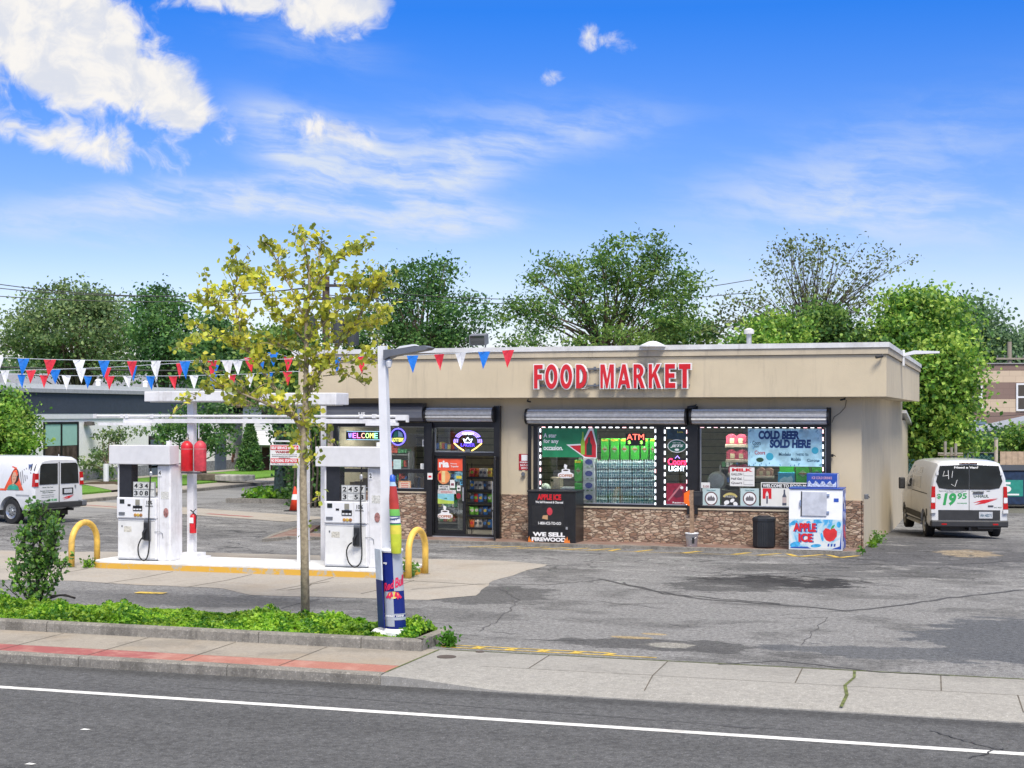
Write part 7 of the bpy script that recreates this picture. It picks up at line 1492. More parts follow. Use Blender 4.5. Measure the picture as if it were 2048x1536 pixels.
for s in (-1, 1):
    mb = MB(); mb.prism([(s*hw*.985, .83), (s*(hw-.14), .83), (s*(hw-.135), 1.44), (s*hw*.955, 1.44)], -.03, .10); tl = mb.build('tail_light', taill, t); mb = MB(); mb.box(min(s*(hw-.13), s*hw*.97), max(s*(hw-.13), s*hw*.97), -.036, -.0305, 1.0, 1.14); mb.build('clear_lens', whitec, tl)
    mb = MB(); mb.box(min(s*(hw-.15), s*hw*.98), max(s*(hw-.15), s*hw*.98), -.07, .05, .72, .815); mb.build('bumper_step', vanwhite, t); mb = MB(); mb.box(s*.68-.07, s*.68+.07, -.096, -.091, .40, .44); mb.build('reflector', taill, bp)
    # side mirror
    ym = 3.95; mb = MB(); mb.bbox(s*hw*1.02 if s > 0 else s*(hw*1.02+.18), s*(hw*1.02+.18) if s > 0 else s*hw*1.02, ym, ym+.12, 1.18, 1.52, .03); mb.build('side_mirror', darkplastic, t)
    patch('side_window', s, [(3.1, 1.30), (4.0, 1.26), (3.75, 1.86), (3.1, 1.90)], carglass, .006, 4)
    patch('lower_trim', s, [(1.45, .38), (3.9, .38), (3.9, .64), (1.45, .64)], darkplastic, .012, 2); patch('rear_corner_trim', s, [(.02, .45), (.62, .45), (.62, .80), (.02, .82)], darkplastic, .010, 2)
    patch('door_line', s, [(3.02, .66), (3.035, .66), (3.035, 1.98), (3.02, 1.98)], darkplastic, .004, 5); patch('slide_rail', s, [(.5, 1.20), (2.9, 1.20), (2.9, 1.225), (.5, 1.225)], darkplastic, .006, 1)
    patch('rear_side_window_panel', s, [(1.65, 1.32), (2.9, 1.32), (2.9, 1.88), (1.65, 1.90)], mat('panel_reflection', (.50, .49, .46), .2, coat=.5) if s < 0 else vanwhite, .004, 4)  # left panel's colour carries a painted beige reflection; right one stays white
    mb = MB(); mb.box(min(s*.82, s*.88), max(s*.82, s*.88), -.03, .0, 1.75, 1.83); mb.box(min(s*.92, s*.98), max(s*.92, s*.98), -.03, .0, .98, 1.04); mb.build('hinge', vanwhite, t)
mb = MB(); text_mb(mb, '$', -.86, -.75, 1.09, 1.24, -.001); text_mb(mb, '19', -.70, -.34, .92, 1.26, -.001, .003, .05, .2); text_mb(mb, '95', -.31, -.06, 1.10, 1.26, -.001, .003, .03, .1); text_mb(mb, 'PLUS MILEAGE', -.31, -.06, .97, 1.0, -.001); mb.build('price_lettering', txt_green, t)
mb = MB(); text_mb(mb, 'U-HAUL', .12, .52, 1.14, 1.22, -.001, .003, .04); text_mb(mb, 'Rent Here, Return Here, U-Save', -.80, -.08, 1.30, 1.33, -.001); text_mb(mb, 'www.rentals.com   1-800', .06, .55, 1.30, 1.33, -.001); text_mb(mb, 'TRUCKS TRAILERS', -.62, -.16, 1.265, 1.28, -.001); text_mb(mb, 'DC 4021', .66, .86, .86, .89, -.001); mb.build('small_lettering', mat('print_charcoal', (.08, .12, .10), .5, var=0), t)
mb = MB(); [mb.prism([(.10+i*.04, 1.00-.012*i+dz), (.34+i*.03, 1.075-.01*i+dz), (.70+i*.02, 1.115+dz*.5), (.40+i*.02, 1.03+dz)], -.004-.0006*i, -.0005) for i, dz in enumerate((0, -.045, -.02, .02))]; mb.build('brush_stroke', txt_red, t)
mb = MB(); text_mb(mb, 'Need a Van?', -.40, .24, 1.93, 1.99, -.0125, .003, .04); mb.build('window_lettering', txt_white, t)
mb = MB(); mb.tube([(-.66, -.015, 1.86), (-.70, -.015, 1.72), (-.56, -.015, 1.74)], .009, 5); mb.tube([(-.56, -.015, 1.88), (-.55, -.015, 1.64)], .009, 5); mb.tube([(-.44, -.015, 1.86), (-.46, -.015, 1.68)], .008, 5); mb.tube([(-.48, -.015, 1.50), (-.38, -.015, 1.44), (-.32, -.015, 1.62)], .008, 5); mb.build('marker_writing', txt_white, t)
mb = MB(); mb.box(.10, .38, -.03, -.001, 1.115-.0+.14, 1.15+.14); mb.build('handle', black, t); mb = MB(); mb.box(.50, .64, -.02, -.001, .90, .93); mb.build('lock', black, t)
pl = MB().box(.26, .62, -.016, -.0065, .575, .755).build('licence_plate', mat('plate', (.5, .52, .55), .4, var=.2, vs=40), t); mb = MB(); text_mb(mb, 'AH 48271', .29, .59, .615, .70, -.0165, .002); mb.build('plate_number', mat('print_slate', (.05, .12, .18)), pl)
MB().box(-.26, .22, -.02, .03, 2.055, 2.085).build('brake_light', mat('brown_lens', (.10, .04, .03), .3), t); mb = MB(); mb.box(-.03, .03, -.12, .3, .25, .34); mb.box(.20, .80, -.14, -.05, .30, .335); mb.build('tow_hitch', black, t)
mb = MB(); mb.box(-.7, .7, .3, 5.0, .20, .36); mb.build('underbody', black, t); mb = MB(); mb.box(-hw+.0, -hw+.14, 1.5, 3.85, .30, .35); mb.build('side_step', alu, t)
mb = MB(); mb.quad((-.78, 4.12, 1.93), (.78, 4.12, 1.93), (.82, 4.60, 1.50), (-.82, 4.60, 1.50)); mb.build('windscreen', carglass, t)
mb = MB(); [mb.box(s*.7-.12, s*.7+.12, 5.36, 5.42, .75, .95) for s in (-1, 1)]; mb.build('headlight', chrome, t)
mb = MB(); mb.tube([(.15, .9, 2.14), (.15, .9, 2.32)], .012, 6); mb.build('aerial', greymet, t)
# --- left van, seen from its left rear corner
A_r = Gd(68, 1051); rzv = math.radians(76)
st2 = [(0, .48, 1.15, 1.86, .95, .76), (.05, .44, 1.15, 1.92, .985, .80), (.15, .42, 1.15, 1.955, 1, .82), (1.3, .40, 1.15, 1.97, 1, .83), (3.2, .40, 1.15, 1.96, 1, .83), (3.7, .40, 1.14, 1.90, 1, .80), (4.3, .40, 1.12, 1.42, .99, .80), (4.5, .40, 1.08, 1.26, .98, .82), (5.2, .42, .95, 1.10, .94, .84), (5.45, .45, .8, .92, .86, .76), (5.5, .5, .7, .8, .8, .7)]
wheel = Vector((A_r.x, A_r.y, 0)); rgt = Vector((math.cos(rzv), math.sin(rzv), 0)); fwd = Vector((-math.sin(rzv), math.cos(rzv), 0))
loc = wheel+rgt*.93
t, body, side, patch, hw = van('x', (loc.x, loc.y, 0), rzv, 5.5, 1.86, 1.97, st2, [1.02, 4.5], .37)
t['label'] = 'white rental cargo van with a portrait picture on its side, cut by the left edge'
for s in (-1, 1):
    mb = MB(); mb.prism([(s*.06, 1.17), (s*.74, 1.17), (s*.70, 1.72), (s*.62, 1.78), (s*.06, 1.78)], -.012, -.001); mb.build('rear_window', carglass, t)
    mb = MB(); mb.prism([(s*(hw*.995), 1.12), (s*(hw-.15), 1.12), (s*(hw-.16), 1.50), (s*hw*.96, 1.50)], -.02, .10); tl = mb.build('tail_light', taill, t); mb = MB(); mb.box(min(s*(hw-.14), s*hw*.97), max(s*(hw-.14), s*hw*.97), -.026, -.0205, 1.24, 1.32); mb.build('clear_lens', whitec, tl)
    patch('rear_pillar_patch', s, [(.06, 1.50), (.22, 1.50), (.28, 1.78), (.09, 1.78)], darkplastic, .005, 3)  # dark plastic patch on each rear pillar above the tail light
    patch('side_window', s, [(3.3, 1.20), (4.25, 1.18), (3.75, 1.72), (3.3, 1.72)], carglass, .006, 3); patch('side_moulding', s, [(.2, .84), (.78, .84), (.78, .88), (.2, .88)], mat('moulding', (.35, .36, .38), .5), .008, 1)
    mb = MB(); mb.bbox(s*hw*1.0 if s > 0 else s*(hw+.16), s*(hw+.16) if s > 0 else s*hw*1.0, 4.05, 4.15, 1.12, 1.38, .03); mb.build('side_mirror', darkplastic, t)
# picture on the left side (x = -hw)
patch('picture_panel', -1, [(.45, 1.0), (1.3, 1.0), (.92, 1.66), (.85, 1.66)], mat('pic_orange', (.70, .09, .03), .4), .006, 6); pnl = t.children[-1]
def sideart(P, m, nm, off): 
    mb = MB(); vs = [(-(side(y-.70, z)+off), y-.70, z) for y, z in P]; mb.add(vs, [tuple(range(len(vs)))]); return mb.build(nm, m, t)
sideart([(2.2, .98), (1.9, .98), (1.58, 1.66), (1.75, 1.70)], mat('pic_orange', (.7, .09, .03)), 'picture_edge', .007)
sideart(ell(1.55, 1.40, .17, .22, 20), mat('hair_dark', (.035, .018, .012), .6), 'hair_picture', .010); sideart([(1.40, 1.42), (1.36, 1.05), (1.52, 1.05), (1.52, 1.42)], mat('hair_dark', (.035, .018, .012)), 'hair_picture', .0105); sideart(ell(1.58, 1.37, .105, .16, 18), mat('skin_tone', (.55, .30, .20), .6), 'face_picture', .013); sideart([(1.54, 1.14), (1.64, 1.14), (1.63, 1.26), (1.55, 1.26)], mat('skin_tone', (.55, .3, .2)), 'neck_picture', .0135)
sideart([(1.32, 1.01), (1.86, 1.01), (1.78, 1.13), (1.62, 1.18), (1.5, 1.17), (1.38, 1.12)], mat('top_green', (.03, .33, .24), .6), 'shirt_picture', .0145)
sideart([(1.54, 1.33), (1.62, 1.33), (1.61, 1.312), (1.55, 1.312)], mat('lip_red', (.4, .06, .05), .6), 'mouth_picture', .016); sideart([(1.605, 1.415), (1.645, 1.415), (1.64, 1.40), (1.61, 1.40)], txt_black, 'eye_picture', .016); sideart([(1.515, 1.415), (1.555, 1.415), (1.55, 1.40), (1.52, 1.40)], txt_black, 'eye_picture', .016)
for k in range(5): y = 1.32-.07*k; sideart([(y, 1.10+.06*k), (y-.04, 1.10+.06*k), (y+.08, 1.5+.04*k), (y+.12, 1.5+.04*k)], mat('sketch_grey', (.25, .25, .28), .6), 'sketch_line', .007+.0005*k)
sideart([(1.10, 1.76), (.92, 1.76), (1.01, 1.60)], mat('shape_navy', (.06, .09, .2), .5), 'triangle_mark', .007)
MB().box(-.012, .012, -.005, .003, .6, 1.82).build('door_seam', darkplastic, t)
mb = MB(); mb.bbox(-hw*.99, hw*.99, -.16, .10, .48, .64, .02); bp = mb.build('bumper', darkplastic, t); mb = MB(); mb.bbox(-hw*1.0, -hw*.78, -.165, .02, .50, .66, .02); mb.build('bumper_cap', greymet, bp); mb = MB(); mb.bbox(hw*.78, hw*1.0, -.165, .02, .50, .66, .02); mb.build('bumper_cap', greymet, bp)
mb = MB(); text_mb(mb, 'Move This Year', -.62, -.22, 1.07, 1.10, -.001); text_mb(mb, 'Rental Convenience', -.70, -.14, .97, 1.0, -.001, .003, .04); text_mb(mb, 'Made in Minutes', -.62, -.22, .92, .945, -.001, .003, .04); text_mb(mb, 'www.vanrentals.com', -.66, -.18, .85, .87, -.001); text_mb(mb, 'AND TRUCKS TOO', -.66, -.20, .79, .81, -.001); text_mb(mb, 'FROM ONLY', -.72, -.45, .69, .71, -.001); mb.build('small_lettering', mat('print_charcoal', (.08, .12, .10)), t)
mb = MB(); text_mb(mb, '$19.95', -.40, -.08, .66, .74, -.001, .003, .04, .2); mb.build('price_lettering', txt_green, t); mb = MB(); [mb.prism([(.12+i*.04, .74-.012*i+dz), (.30+i*.03, .79-.01*i+dz), (.52+i*.02, .82+dz*.5), (.36+i*.02, .76+dz)], -.004-.0006*i, -.0005) for i, dz in enumerate((0, -.03, .02))]; mb.build('brush_stroke', txt_red, t)
pl = MB().box(.12, .52, -.02, -.001, .86, 1.04).build('plate_recess', black, t); MB().box(.17, .47, -.026, -.0205, .89, 1.01).build('licence_plate', mat('plate', (.5, .52, .55)), pl); mb = MB(); mb.box(.58, .62, -.03, -.001, 1.06, 1.12); mb.build('handle', chrome, t)
mb = MB(); [mb.tube([(x, .3, 1.97), (x, .3, 2.03)], .012, 6) for x in (-.35, .25)]; mb.build('roof_lamp', whitec, t); MB().box(-.6, .6, .3, 5.0, .22, .46).build('underbody', black, t); mb = MB(); mb.box(.3, .36, -.22, .2, .38, .46); mb.build('tow_hitch', black, t)
MB().quad((-.7, 3.78, 1.85), (.7, 3.78, 1.85), (.78, 4.30, 1.42), (-.78, 4.30, 1.42)).build('windscreen', carglass, t)
mb = MB(); 

# ================================================================== BUILDINGS BEYOND
FX = -39.0
def onF(px, py): u = (px-1024)/FP; d = FX/(fx_+u*rx_); return d*(fy_+u*ry_), H+(HY-py)/FP*d
t = thing('low_building', 'low white rendered building with a dark slate blue band and flat roof', 'building', (FX-6, 64, .2))
ya, yb = 48, onF(484, 900)[0]; zc = 4.5
wr_m = mat('white_render', (.88, .88, .87), .9, var=.04, vs=10, bump=.3, bs=14); blk = mat('grey_block', (.22, .23, .25), .9, var=.3, vs=8)
MB().box(FX-12, FX, ya, yb, .722, 2.98).build('wall', wr_m, t, world=True); MB().box(FX-12, FX+.015, ya, yb+.015, .15, .72).build('base_course', blk, t, world=True)
MB().box(FX-12, FX+.06, ya, yb+.06, 3.22, 4.13).build('fascia_band', mat('slate_band', (.045, .058, .085), .7, var=.08), t, world=True); MB().box(FX-12, FX+.05, ya, yb+.05, 2.99, 3.217).build('soffit_trim', whitec, t, world=True)
MB().box(FX-12, FX+.16, ya, yb+.16, 4.134, 4.30).build('gutter', mat('gutter_grey', (.35, .36, .38), .5), t, world=True); MB().box(FX-12.1, FX+.12, ya, yb+.12, 4.304, zc).build('roof_edge', whitec, t, world=True)
def fwin(px0, px1, py0, py1, blind):
    y0, z1 = onF(px0, py0); y1, _ = onF(px1, py0); z0 = onF((px0+px1)/2, py1)[1]
    mb = MB(); w = .10; x0, x1 = FX+.002, FX+.05; mb.box(x0, x1, y0, y0+w, z0, z1); mb.box(x0, x1, y1-w, y1, z0, z1); mb.box(x0, x1, y0+w, y1-w, z1-w, z1); mb.box(x0, x1, y0+w, y1-w, z0, z0+w); ym = (y0+y1)/2; mb.box(x0, x1, ym-.05, ym+.05, z0+w, z1-w)
    f = mb.build('window', black, t, world=True); MB().box(FX+.003, FX+.012, y0+w, y1-w, z0+w, z1-w).build('pane', mat('brownish_glass', (.09, .065, .06), .12, var=.5, vs=3), f, world=True)
    if blind: MB().box(FX+.014, FX+.022, y0+w, y1-w, z0+(z1-z0)*.45, z1-w).build('blind', mat('blind_green', (.32, .55, .48), .6, var=.03), f, world=True)
fwin(86, 156, 844, 930, True); fwin(-10, 58, 844, 930, True); fwin(-170, -100, 844, 930, True)
fwin(297, 330, 872, 935, False)
def fdoor(px0, px1, py0, py1, m):
    y0, z1 = onF(px0, py0); y1, _ = onF(px1, py0); z0 = .2; d = MB().box(FX+.018, FX+.05, y0, y1, z0, z1).build('door', m, t, world=True); MB().box(FX+.052, FX+.09, y0+.1, y0+.16, 1.15, 1.3).build('handle', alu, d, world=True)
slate_d = mat('door_slate', (.10, .13, .18), .5); fdoor(429, 451, 866, 944, slate_d); fdoor(297, 322, 880, 944, slate_d)
y_, z_ = onF(171, 847); MB().lathe([(.02, .0), (.25, .02), (.22, .18), (.02, .2)], (FX+.2, y_, z_-.1), 12).build('wall_lamp', mat('lamp_bronze', (.08, .07, .06), .5), t, world=True)
y_, z_ = onF(466, 913); mb = MB(); mb.box(FX+.002, FX+.03, y_-.12, y_+.16, z_-.02, z_+.22); mb.box(FX+.002, FX+.03, y_-.2, y_+.02, z_-.3, z_-.04); mb.build('plaque', mat('plaque_brown', (.15, .07, .05), .6), t, world=True)
mb = MB(); [mb.lathe([(.12, 0), (.12, .3), (.16, .32), (.04, .4)], (FX-2, onF(px, 770)[0], zc), 10) for px in (269, 360)]; mb.build('roof_vent', whitec, t, world=True)
# box hedge stone slab on the lawn
p = Gd(445, 962, .2); t = thing('stone_slab', 'long low stone slab lying on the lawn', 'stone', p, -.15); MB().bbox(-.3, 1.3, -.2, .7, 0, .28, .04).build('pale_end', mat('slab_pale', (.42, .40, .36), .9, var=.3, vs=4), t); MB().bbox(-1.9, -.31, -.15, .7, 0, .30, .04).build('dark_end', mat('slab_dark', (.13, .10, .08), .9, var=.3, vs=4), t); MB().box(1.31, 2.6, 0, .5, 0, .05).build('kerb_edge', mat('slab_pale', (.42, .4, .36)), t)
# brick house with white siding
hp = Gd(530, 944, .1); DH = hp.x*fx_+hp.y*fy_
t = thing('brick_house', 'house with white siding above dark brick beyond the white building', 'house', (hp.x, hp.y, .1), YAW-.05); s_ = DH/FP
br_m, t_, nt_, b_ = newmat('dark_brick'); _p = t_.n('ShaderNodeTexCoord').outputs['Object']; _s = t_.n('ShaderNodeSeparateXYZ', i_0=_p); _b = t_.n('ShaderNodeTexBrick', i_Vector=t_.comb(_s.outputs[0], _s.outputs[2], 0.0), i_Scale=4.5, i_Mortar_Size=.012, i_Color1=(.10, .035, .035, 1), i_Color2=(.065, .025, .028, 1), i_Mortar=(.12, .10, .09, 1)); nt_.links.new(_b.outputs[0], b_.inputs['Base Color']); b_.inputs['Roughness'].default_value = .9
sid_m, t_, nt_, b_ = newmat('white_siding'); _p = t_.n('ShaderNodeTexCoord').outputs['Object']; _s = t_.n('ShaderNodeSeparateXYZ', i_0=_p); _f = t_.m('FRACT', t_.m('MULTIPLY', _s.outputs[2], 5.0)); _c = t_.mix(t_.sm(_f, .0, .18), (.30, .31, .33), (.62, .63, .65)); nt_.links.new(_c, b_.inputs['Base Color'])
k = lambda px: (px-530)*s_; zz = lambda py: (944-py)*s_
MB().box(k(488), k(640), 0, 7, 0, zz(886)).build('brick_wall', br_m, t); MB().box(k(486), k(640), -.06, 7, zz(886)+.002, zz(812)).build('siding', sid_m, t)
MB().prism([(-.6, zz(868)), (-1.1, zz(889)), (-1.05, zz(889)-.05), (-.062, zz(889)), (-.062, zz(862))], k(504), k(556), 'x').build('awning', sid_m, t)
MB().prism([(-.5, zz(812)), (3.5, zz(748)), (7.5, zz(812))], k(440), k(645), 'x').build('roof', mat('roof_brown', (.12, .085, .075), .9, var=.3, vs=6), t)
for a, b, c, d in ((508, 524, 868, 904), (521, 550, 813, 846)):
    f = MB(); x0, x1, z0, z1 = k(a), k(b), zz(d), zz(c); o_ = -.10 if c < 860 else -.04; f.box(x0, x1, o_, o_+.05, z0, z0+.08); f.box(x0, x1, o_, o_+.05, z1-.08, z1); f.box(x0, x0+.08, o_, o_+.05, z0+.08, z1-.08); f.box(x1-.08, x1, o_, o_+.05, z0+.08, z1-.08); fo = f.build('window', whitec, t); MB().box(x0+.08, x1-.08, o_+.02, o_+.03, z0+.08, z1-.08).build('pane', darkglass, fo)
MB().cyl((k(541), -.12, 0), (k(541), -.12, zz(890)), .03, 8).build('downpipe', whitec, t); MB().box(k(520), k(541), -.13, -.1, zz(893)-.03, zz(893)).build('rail', whitec, t)
# grey far roof at left
q = C3(80, 768, 112); t = thing('far_house', 'grey roofed far building showing through the trees at left', 'building', (q.x, q.y, 0), YAW); MB().box(-9, 9, 0, 8, 0, 4.9).build('wall', mat('far_wall', (.45, .47, .5), .8), t); MB().prism([(-.6, 4.9), (4, 6.3), (8.6, 4.9)], -9.5, 9.5, 'x').build('roof', mat('far_roof', (.20, .21, .24), .8), t)
# banded two storey building on the right
bd = 86; q = C3(1905, 850, bd); t = thing('banded_building', 'brown and cream banded block building with white windows at the right edge', 'building', (q.x, q.y, -.4), YAW-.02); s_ = bd/FP; k = lambda px: (px-1905)*s_; zz = lambda py: H+.4+(HY-py)*s_
def blockm(nm, c, line):
    m, t2, nt, b = newmat(nm); p_ = t2.n('ShaderNodeTexCoord').outputs['Object']; s2 = t2.n('ShaderNodeSeparateXYZ', i_0=p_); br = t2.n('ShaderNodeTexBrick', i_Vector=t2.comb(s2.outputs[0], s2.outputs[2], 0.0), i_Scale=1.0, i_Brick_Width=.72, i_Row_Height=.36, i_Mortar_Size=.010, i_Color1=(*c, 1), i_Color2=(*[x*.93 for x in c], 1), i_Mortar=(*line, 1)); nt.links.new(br.outputs[0], b.inputs['Base Color']); b.inputs['Roughness'].default_value = .9; return m
crm, brm = blockm('block_cream', (.58, .46, .34), (.42, .32, .24)), blockm('block_brown', (.24, .165, .14), (.19, .13, .11))
for a, b, m in ((741, 728, brm), (765, 741.3, crm), (798, 765.3, brm), (824, 798.3, crm), (980, 824.3, brm)): MB().box(k(1880), k(2200), 0, 12, max(0, zz(a)), zz(b)).build('wall_band', m, t)
MB().box(k(1879), k(2202), -.08, 12, zz(728)+.002, zz(726)).build('coping', mat('coping_grey', (.3, .3, .3), .6), t)
for a in (1922, 2031, 2140):
    f = MB(); x0, x1, z0, z1 = k(a), k(a+42), zz(822), zz(766.5); w = .1; f.box(x0, x1, -.08, -.002, z0, z0+w); f.box(x0, x1, -.08, -.002, z1-w, z1); f.box(x0, x0+w, -.08, -.002, z0+w, z1-w); f.box(x1-w, x1, -.08, -.002, z0+w, z1-w); zm = (z0+z1)/2; f.box(x0+w, x1-w, -.07, -.002, zm-.05, zm+.05); fo = f.build('window', whitec, t); MB().box(x0+w, x1-w, -.03, -.003, z0+w, z1-w).build('pane', darkglass, fo)
# stack of tarped pipes and shed with lean-to roof
q = C3(1960, 862, 76); t = thing('tarp_stack', 'blue grey covered stack behind the fence beside the leafy tree', 'stack', (q.x, q.y, 0), YAW); s_ = 76/FP
for i, (a, b, z0, z1) in enumerate(((-30, 14, 10, 22), (-30, 24, -2, 9.5), (-30, 26, -12, -2.5))): MB().bbox(a*s_, b*s_, 0, 2, q.z+z0*s_, q.z+z1*s_, .08).build('cover', mat('tarp_blue', (.13, .20, .26), .5, var=.2), t)
MB().box(-30*s_, 24*s_, .1, 1.9, 0, q.z-12.6*s_).build('crate', darkplastic, t)
q = C3(1985, 900, 70); t = thing('block_shed', 'white block shed under a sloping metal roof behind the fence', 'shed', (q.x, q.y, -.4), YAW); s_ = 70/FP
MB().box(-15*s_, 12*s_, 0, 2.2, 0, H+.4-37*s_).build('wall', blockm('block_pale', (.5, .55, .6), (.3, .34, .38)), t); zr = H+.4
MB().prism([(-22*s_, zr-37*s_), (-18*s_, zr-33*s_), (110*s_, zr-5*s_), (110*s_, zr-10*s_), (0*s_, zr-36*s_)], -.4, 2.6).build('roof', mat('roof_sheet', (.45, .47, .48), .4, .5), t); MB().box(13*s_, 110*s_, 1.2, 1.4, 0, zr-40*s_).build('dark_back', darkplastic, t)
# fence with green slats
fd = 61; q0, q1 = C3(1815, 900, fd+2), C3(1992, 900, fd); v = q1-q0; ang = math.atan2(v.y, v.x); Lf = math.hypot(v.x, v.y); t = thing('slat_fence', 'tall chain link fence with dark green privacy slats behind the van', 'fence', (q0.x, q0.y, -.42), ang)
fm, t_, nt_, b_ = newmat('green_slats'); _p = t_.n('ShaderNodeTexCoord').outputs['Object']; _s = t_.n('ShaderNodeSeparateXYZ', i_0=_p); _w = t_.m('SINE', t_.m('ADD', t_.m('MULTIPLY', _s.outputs[0], 34.0), t_.m('MULTIPLY', _s.outputs[2], 34.0))); _w2 = t_.m('SINE', t_.m('SUBTRACT', t_.m('MULTIPLY', _s.outputs[0], 34.0), t_.m('MULTIPLY', _s.outputs[2], 34.0)))
_c = t_.mix(t_.sm(t_.m('MAXIMUM', _w, _w2), .7, .95), (.02, .07, .065), (.10, .22, .20)); nt_.links.new(_c, b_.inputs['Base Color'])
MB().box(0, Lf, -.02, .02, .05, H+.42-82*fd/FP).build('slat_mesh', fm, t); mb = MB()
for i in range(5): x = Lf*i/4; mb = MB(); mb.cyl((x, -.04, 0), (x, -.04, H+.45-82*fd/FP), .03, 8); mb.build('post', greymet, t)
MB().cyl((0, -.04, H+.42-81*fd/FP), (Lf, -.04, H+.42-81*fd/FP), .025, 8).build('top_rail', greymet, t)
q = C3(1992, 900, fd-1); t = thing('white_pole', 'slim cream pole at the end of the slatted fence', 'pole', (q.x, q.y, -.42)); MB().tube([(0, 0, 0), (0, 0, H+.42-52*fd/FP)], .075, 10).build('pole', mat('pole_cream', (.55, .47, .38), .7), t); MB().lathe([(.085, 0), (.09, .04), (.02, .05)], (0, 0, H+.42-52*fd/FP), 10).build('cap', alu, t)
q = C3(2000, 900, fd+1.5); t = thing('wooden_fence', 'plain tan board fence behind the dark blue dumpster', 'fence', (q.x, q.y, -.42), YAW)
for i in range(10): MB().box(i*.25+.005, i*.25+.245, 0, .03, 0, H+.42-80*fd/FP).build('board', mat('board_tan', (.46, .34, .24), .8, var=.15), t)
q = C3(1996, 1027, 58); t = thing('dumpster', 'dark navy dumpster with a green and white label at the right edge', 'dumpster', (q.x, q.y, -.42), YAW-.05); mb = MB(); mb.bbox(0, 2.6, 0, 1.4, .12, 1.42, .03); mb.build('bin', mat('dumpster_navy', (.012, .03, .075), .5, var=.3), t); mb = MB(); mb.prism([(-.03, 1.425), (-.03, 1.46), (1.43, 1.62), (1.43, 1.425)], -.02, 2.62, 'x'); mb.build('lid', blackp, t); mb = MB(); [mb.cyl((x, y, .06), (x+.08, y, .06), .06, 10) for x in (.1, 2.4) for y in (.15, 1.25)]; mb.build('caster', rubber, t)
lb_ = MB().box(.03, .95, -.012, -.001, .45, 1.08).build('label', mat('label_teal', (.02, .25, .20), .5), t); mb = MB(); text_mb(mb, '5', .12, .5, .60, 1.0, -.0125, .003, .04); mb.box(.1, .8, -.016, -.0125, .49, .55); mb.build('label_print', txt_white, lb_)
tree('small_tree', 'young bright green tree above the dumpster at the right edge', 'tree', (*gz(2044, 64)[:2], -.42), .07, [(2042, 872, 30, 22, 64), (2070, 890, 30, 30, 64), (2020, 885, 14, 10, 64)], L_bright, .17, 36, 50, 91, sig=.28)
tree('dark_bush', 'dark green bush behind the block shed roof at right', 'bush', (*gz(2010, 66)[:2], -.42), .08, [(2010, 880, 30, 22, 67), (1985, 895, 20, 14, 66), (1940, 890, 20, 16, 66)], L_dark, .17, 45, 55, 92, sig=.3)
# ladder-like rack behind van
t = thing('metal_frame', 'grey metal rack poking up behind the van roof', 'rack', (*gz(1903, 52)[:2], -.42)); mb = MB()
s_ = 52/FP
for dx in (-12, 0, 8): mb.cyl((dx*s_, 0, 0), (dx*s_, 0, H+.42-(90-abs(dx))*s_+.35), .05, 8)
mb.cyl((-26*s_, 0, H+.42-82*s_), (22*s_, 0, H+.42-82*s_), .03, 8); mb.build('frame', mat('rack_grey', (.28, .26, .22), .7), t); MB().box(-26*s_, 22*s_, -.1, .1, H+.42-86*s_, H+.42-84.5*s_).build('shelf', mat('rack_board', (.3, .25, .2), .7), t)

# ================================================================== UTILITY POLES AND WIRES
def upole(lb, px, d, top, arms, trans, r=.15):
    q = C3(px, top, d); t = thing('utility_pole', lb, 'utility pole', (q.x, q.y, -.02), YAW); MB().tube([(0, 0, 0), (0, 0, q.z)], [r*1.3, r], 10).build('pole', barkm if trans else mat('pole_grey', (.30, .26, .21), .9), t)
    for (py, hwid) in arms:
        z = C3(px, py, d).z; a = MB().box(-hwid, hwid, -r-.1, -r, z-.06, z+.06).build('crossarm', mat('arm_dark', (.06, .05, .045), .9) if trans else mat('arm_grey', (.3, .26, .21), .9), t)
        mb = MB(); [mb.lathe([(.03, 0), (.06, .05), (.03, .1), (.06, .15), (.02, .18)], (x, -r-.05, z+.06), 8) for x in (-hwid*.9, -hwid*.4, hwid*.4, hwid*.9)]; mb.build('insulator', greymet, a)
    for (dx, py) in trans: z = C3(px, py, d).z; MB().lathe([(.02, 0), (.30, .02), (.30, .95), (.25, 1.02), (.02, 1.06)], (dx, -.42, z-.5), 16).build('transformer', mat('trans_grey', (.05, .055, .06), .5), t); mb = MB(); mb.tube([(dx, -.42, z+.5), (dx*.7, -.42, z+1.0), (dx*.4, -.2, z+1.6)], .02, 5); mb.build('lead_wire', black, t)
    return t, q
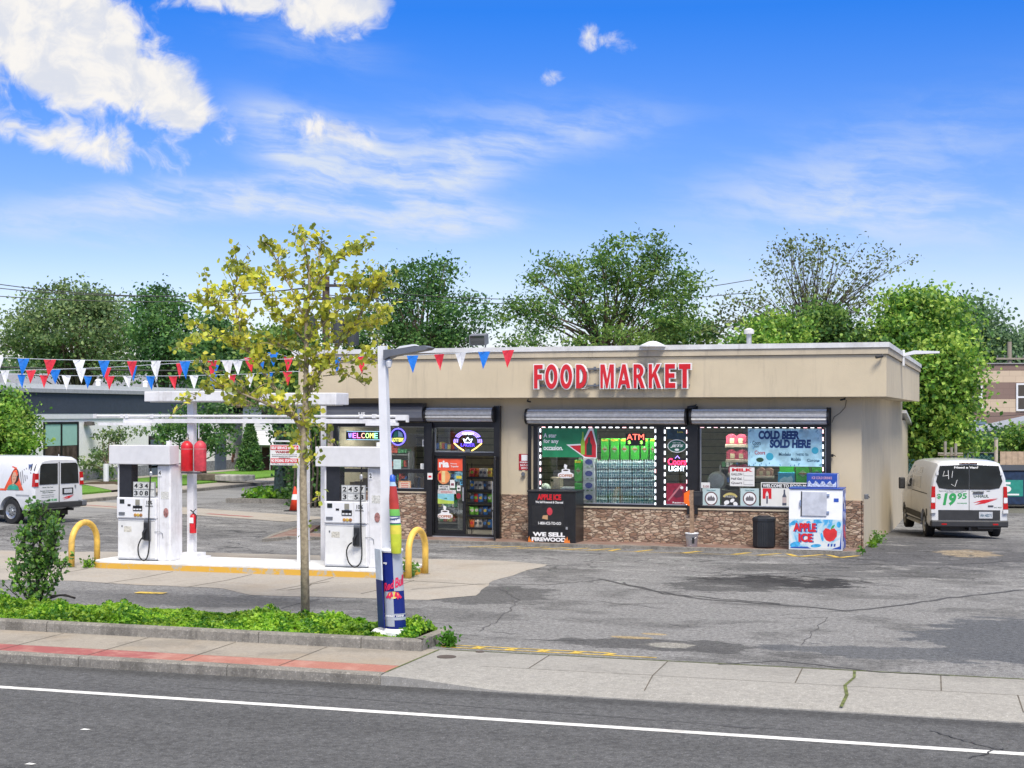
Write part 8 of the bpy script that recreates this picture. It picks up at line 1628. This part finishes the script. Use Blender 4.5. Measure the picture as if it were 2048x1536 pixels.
t1, q1 = upole('dark utility pole with two transformers behind the yellow green tree', 652, 64, 552, [(571, 1.0), (597, 1.1)], [(-.62, 656), (.55, 664), (1.15, 668)])
t2, q2 = upole('grey utility pole with one crossarm above the banded building', 2019, 104, 683, [(717, 1.0)], [])
wm_ = mat('wire_black', (.03, .03, .035), .6)
def wire(lb, A, B, sag, r=.018):
    A, B = Vector(A), Vector(B); mb = MB(); mb.tube([A.lerp(B, i/16)+Vector((0, 0, -sag*4*(i/16)*(1-i/16))) for i in range(17)], r, 5); tag(mb.build('power_line', wm_), lb, 'power line', 'overhead power lines')
P_ = lambda px, py, d: C3(px, py, d)
wire('topmost power line from the left edge to the dark utility pole', P_(-60, 560, 58), P_(650, 570, 64), .55); wire('second power line from the left edge to the dark utility pole', P_(-60, 570, 60), P_(654, 572, 64), .45); wire('third power line from the left edge to the dark utility pole', P_(-60, 588, 60), P_(650, 590, 64), .3)
wire('thick cable passing left of the dark pole behind the pennants', P_(-60, 732, 58), P_(650, 738, 64), .12, .03)
wire('upper power line from the dark pole to the right above the shop', P_(654, 571, 64), P_(1500, 560, 72), .75); wire('lower power line from the dark pole to the right above the shop', P_(654, 590, 64), P_(1500, 585, 72), .45)
wire('thin wire in front of the cream band at the right edge', P_(1935, 830, 80), P_(2120, 815, 70), .2, .012); wire('service wire crossing below the window at the right edge', P_(1935, 860, 78), P_(2120, 812, 70), .3, .012)
# litter on the road and a twig
for i, (px, py, lb) in enumerate(((60, 1528, 'small white paper scrap on the road at the lower left'), (170, 1459, 'tiny pale scrap on the road below the white line'))):
    q = Gd(px, py, -.128); t = MB(); t.add([(-.05, -.02, 0), (.04, -.03, .004), (.06, .02, .002), (-.03, .03, .004)], [(0, 1, 2, 3)]); o = t.build('paper_scrap', paper); o.location = q; tag(o, lb, 'litter')
o = MB(); o.tube([Gd(100, 1192, .16), Gd(130, 1190, .2), Gd(150, 1196, .12)], .018, 6); tag(o.build('fallen_branch', barkd), 'short dark broken branch lying beside the ragged shrub', 'branch')
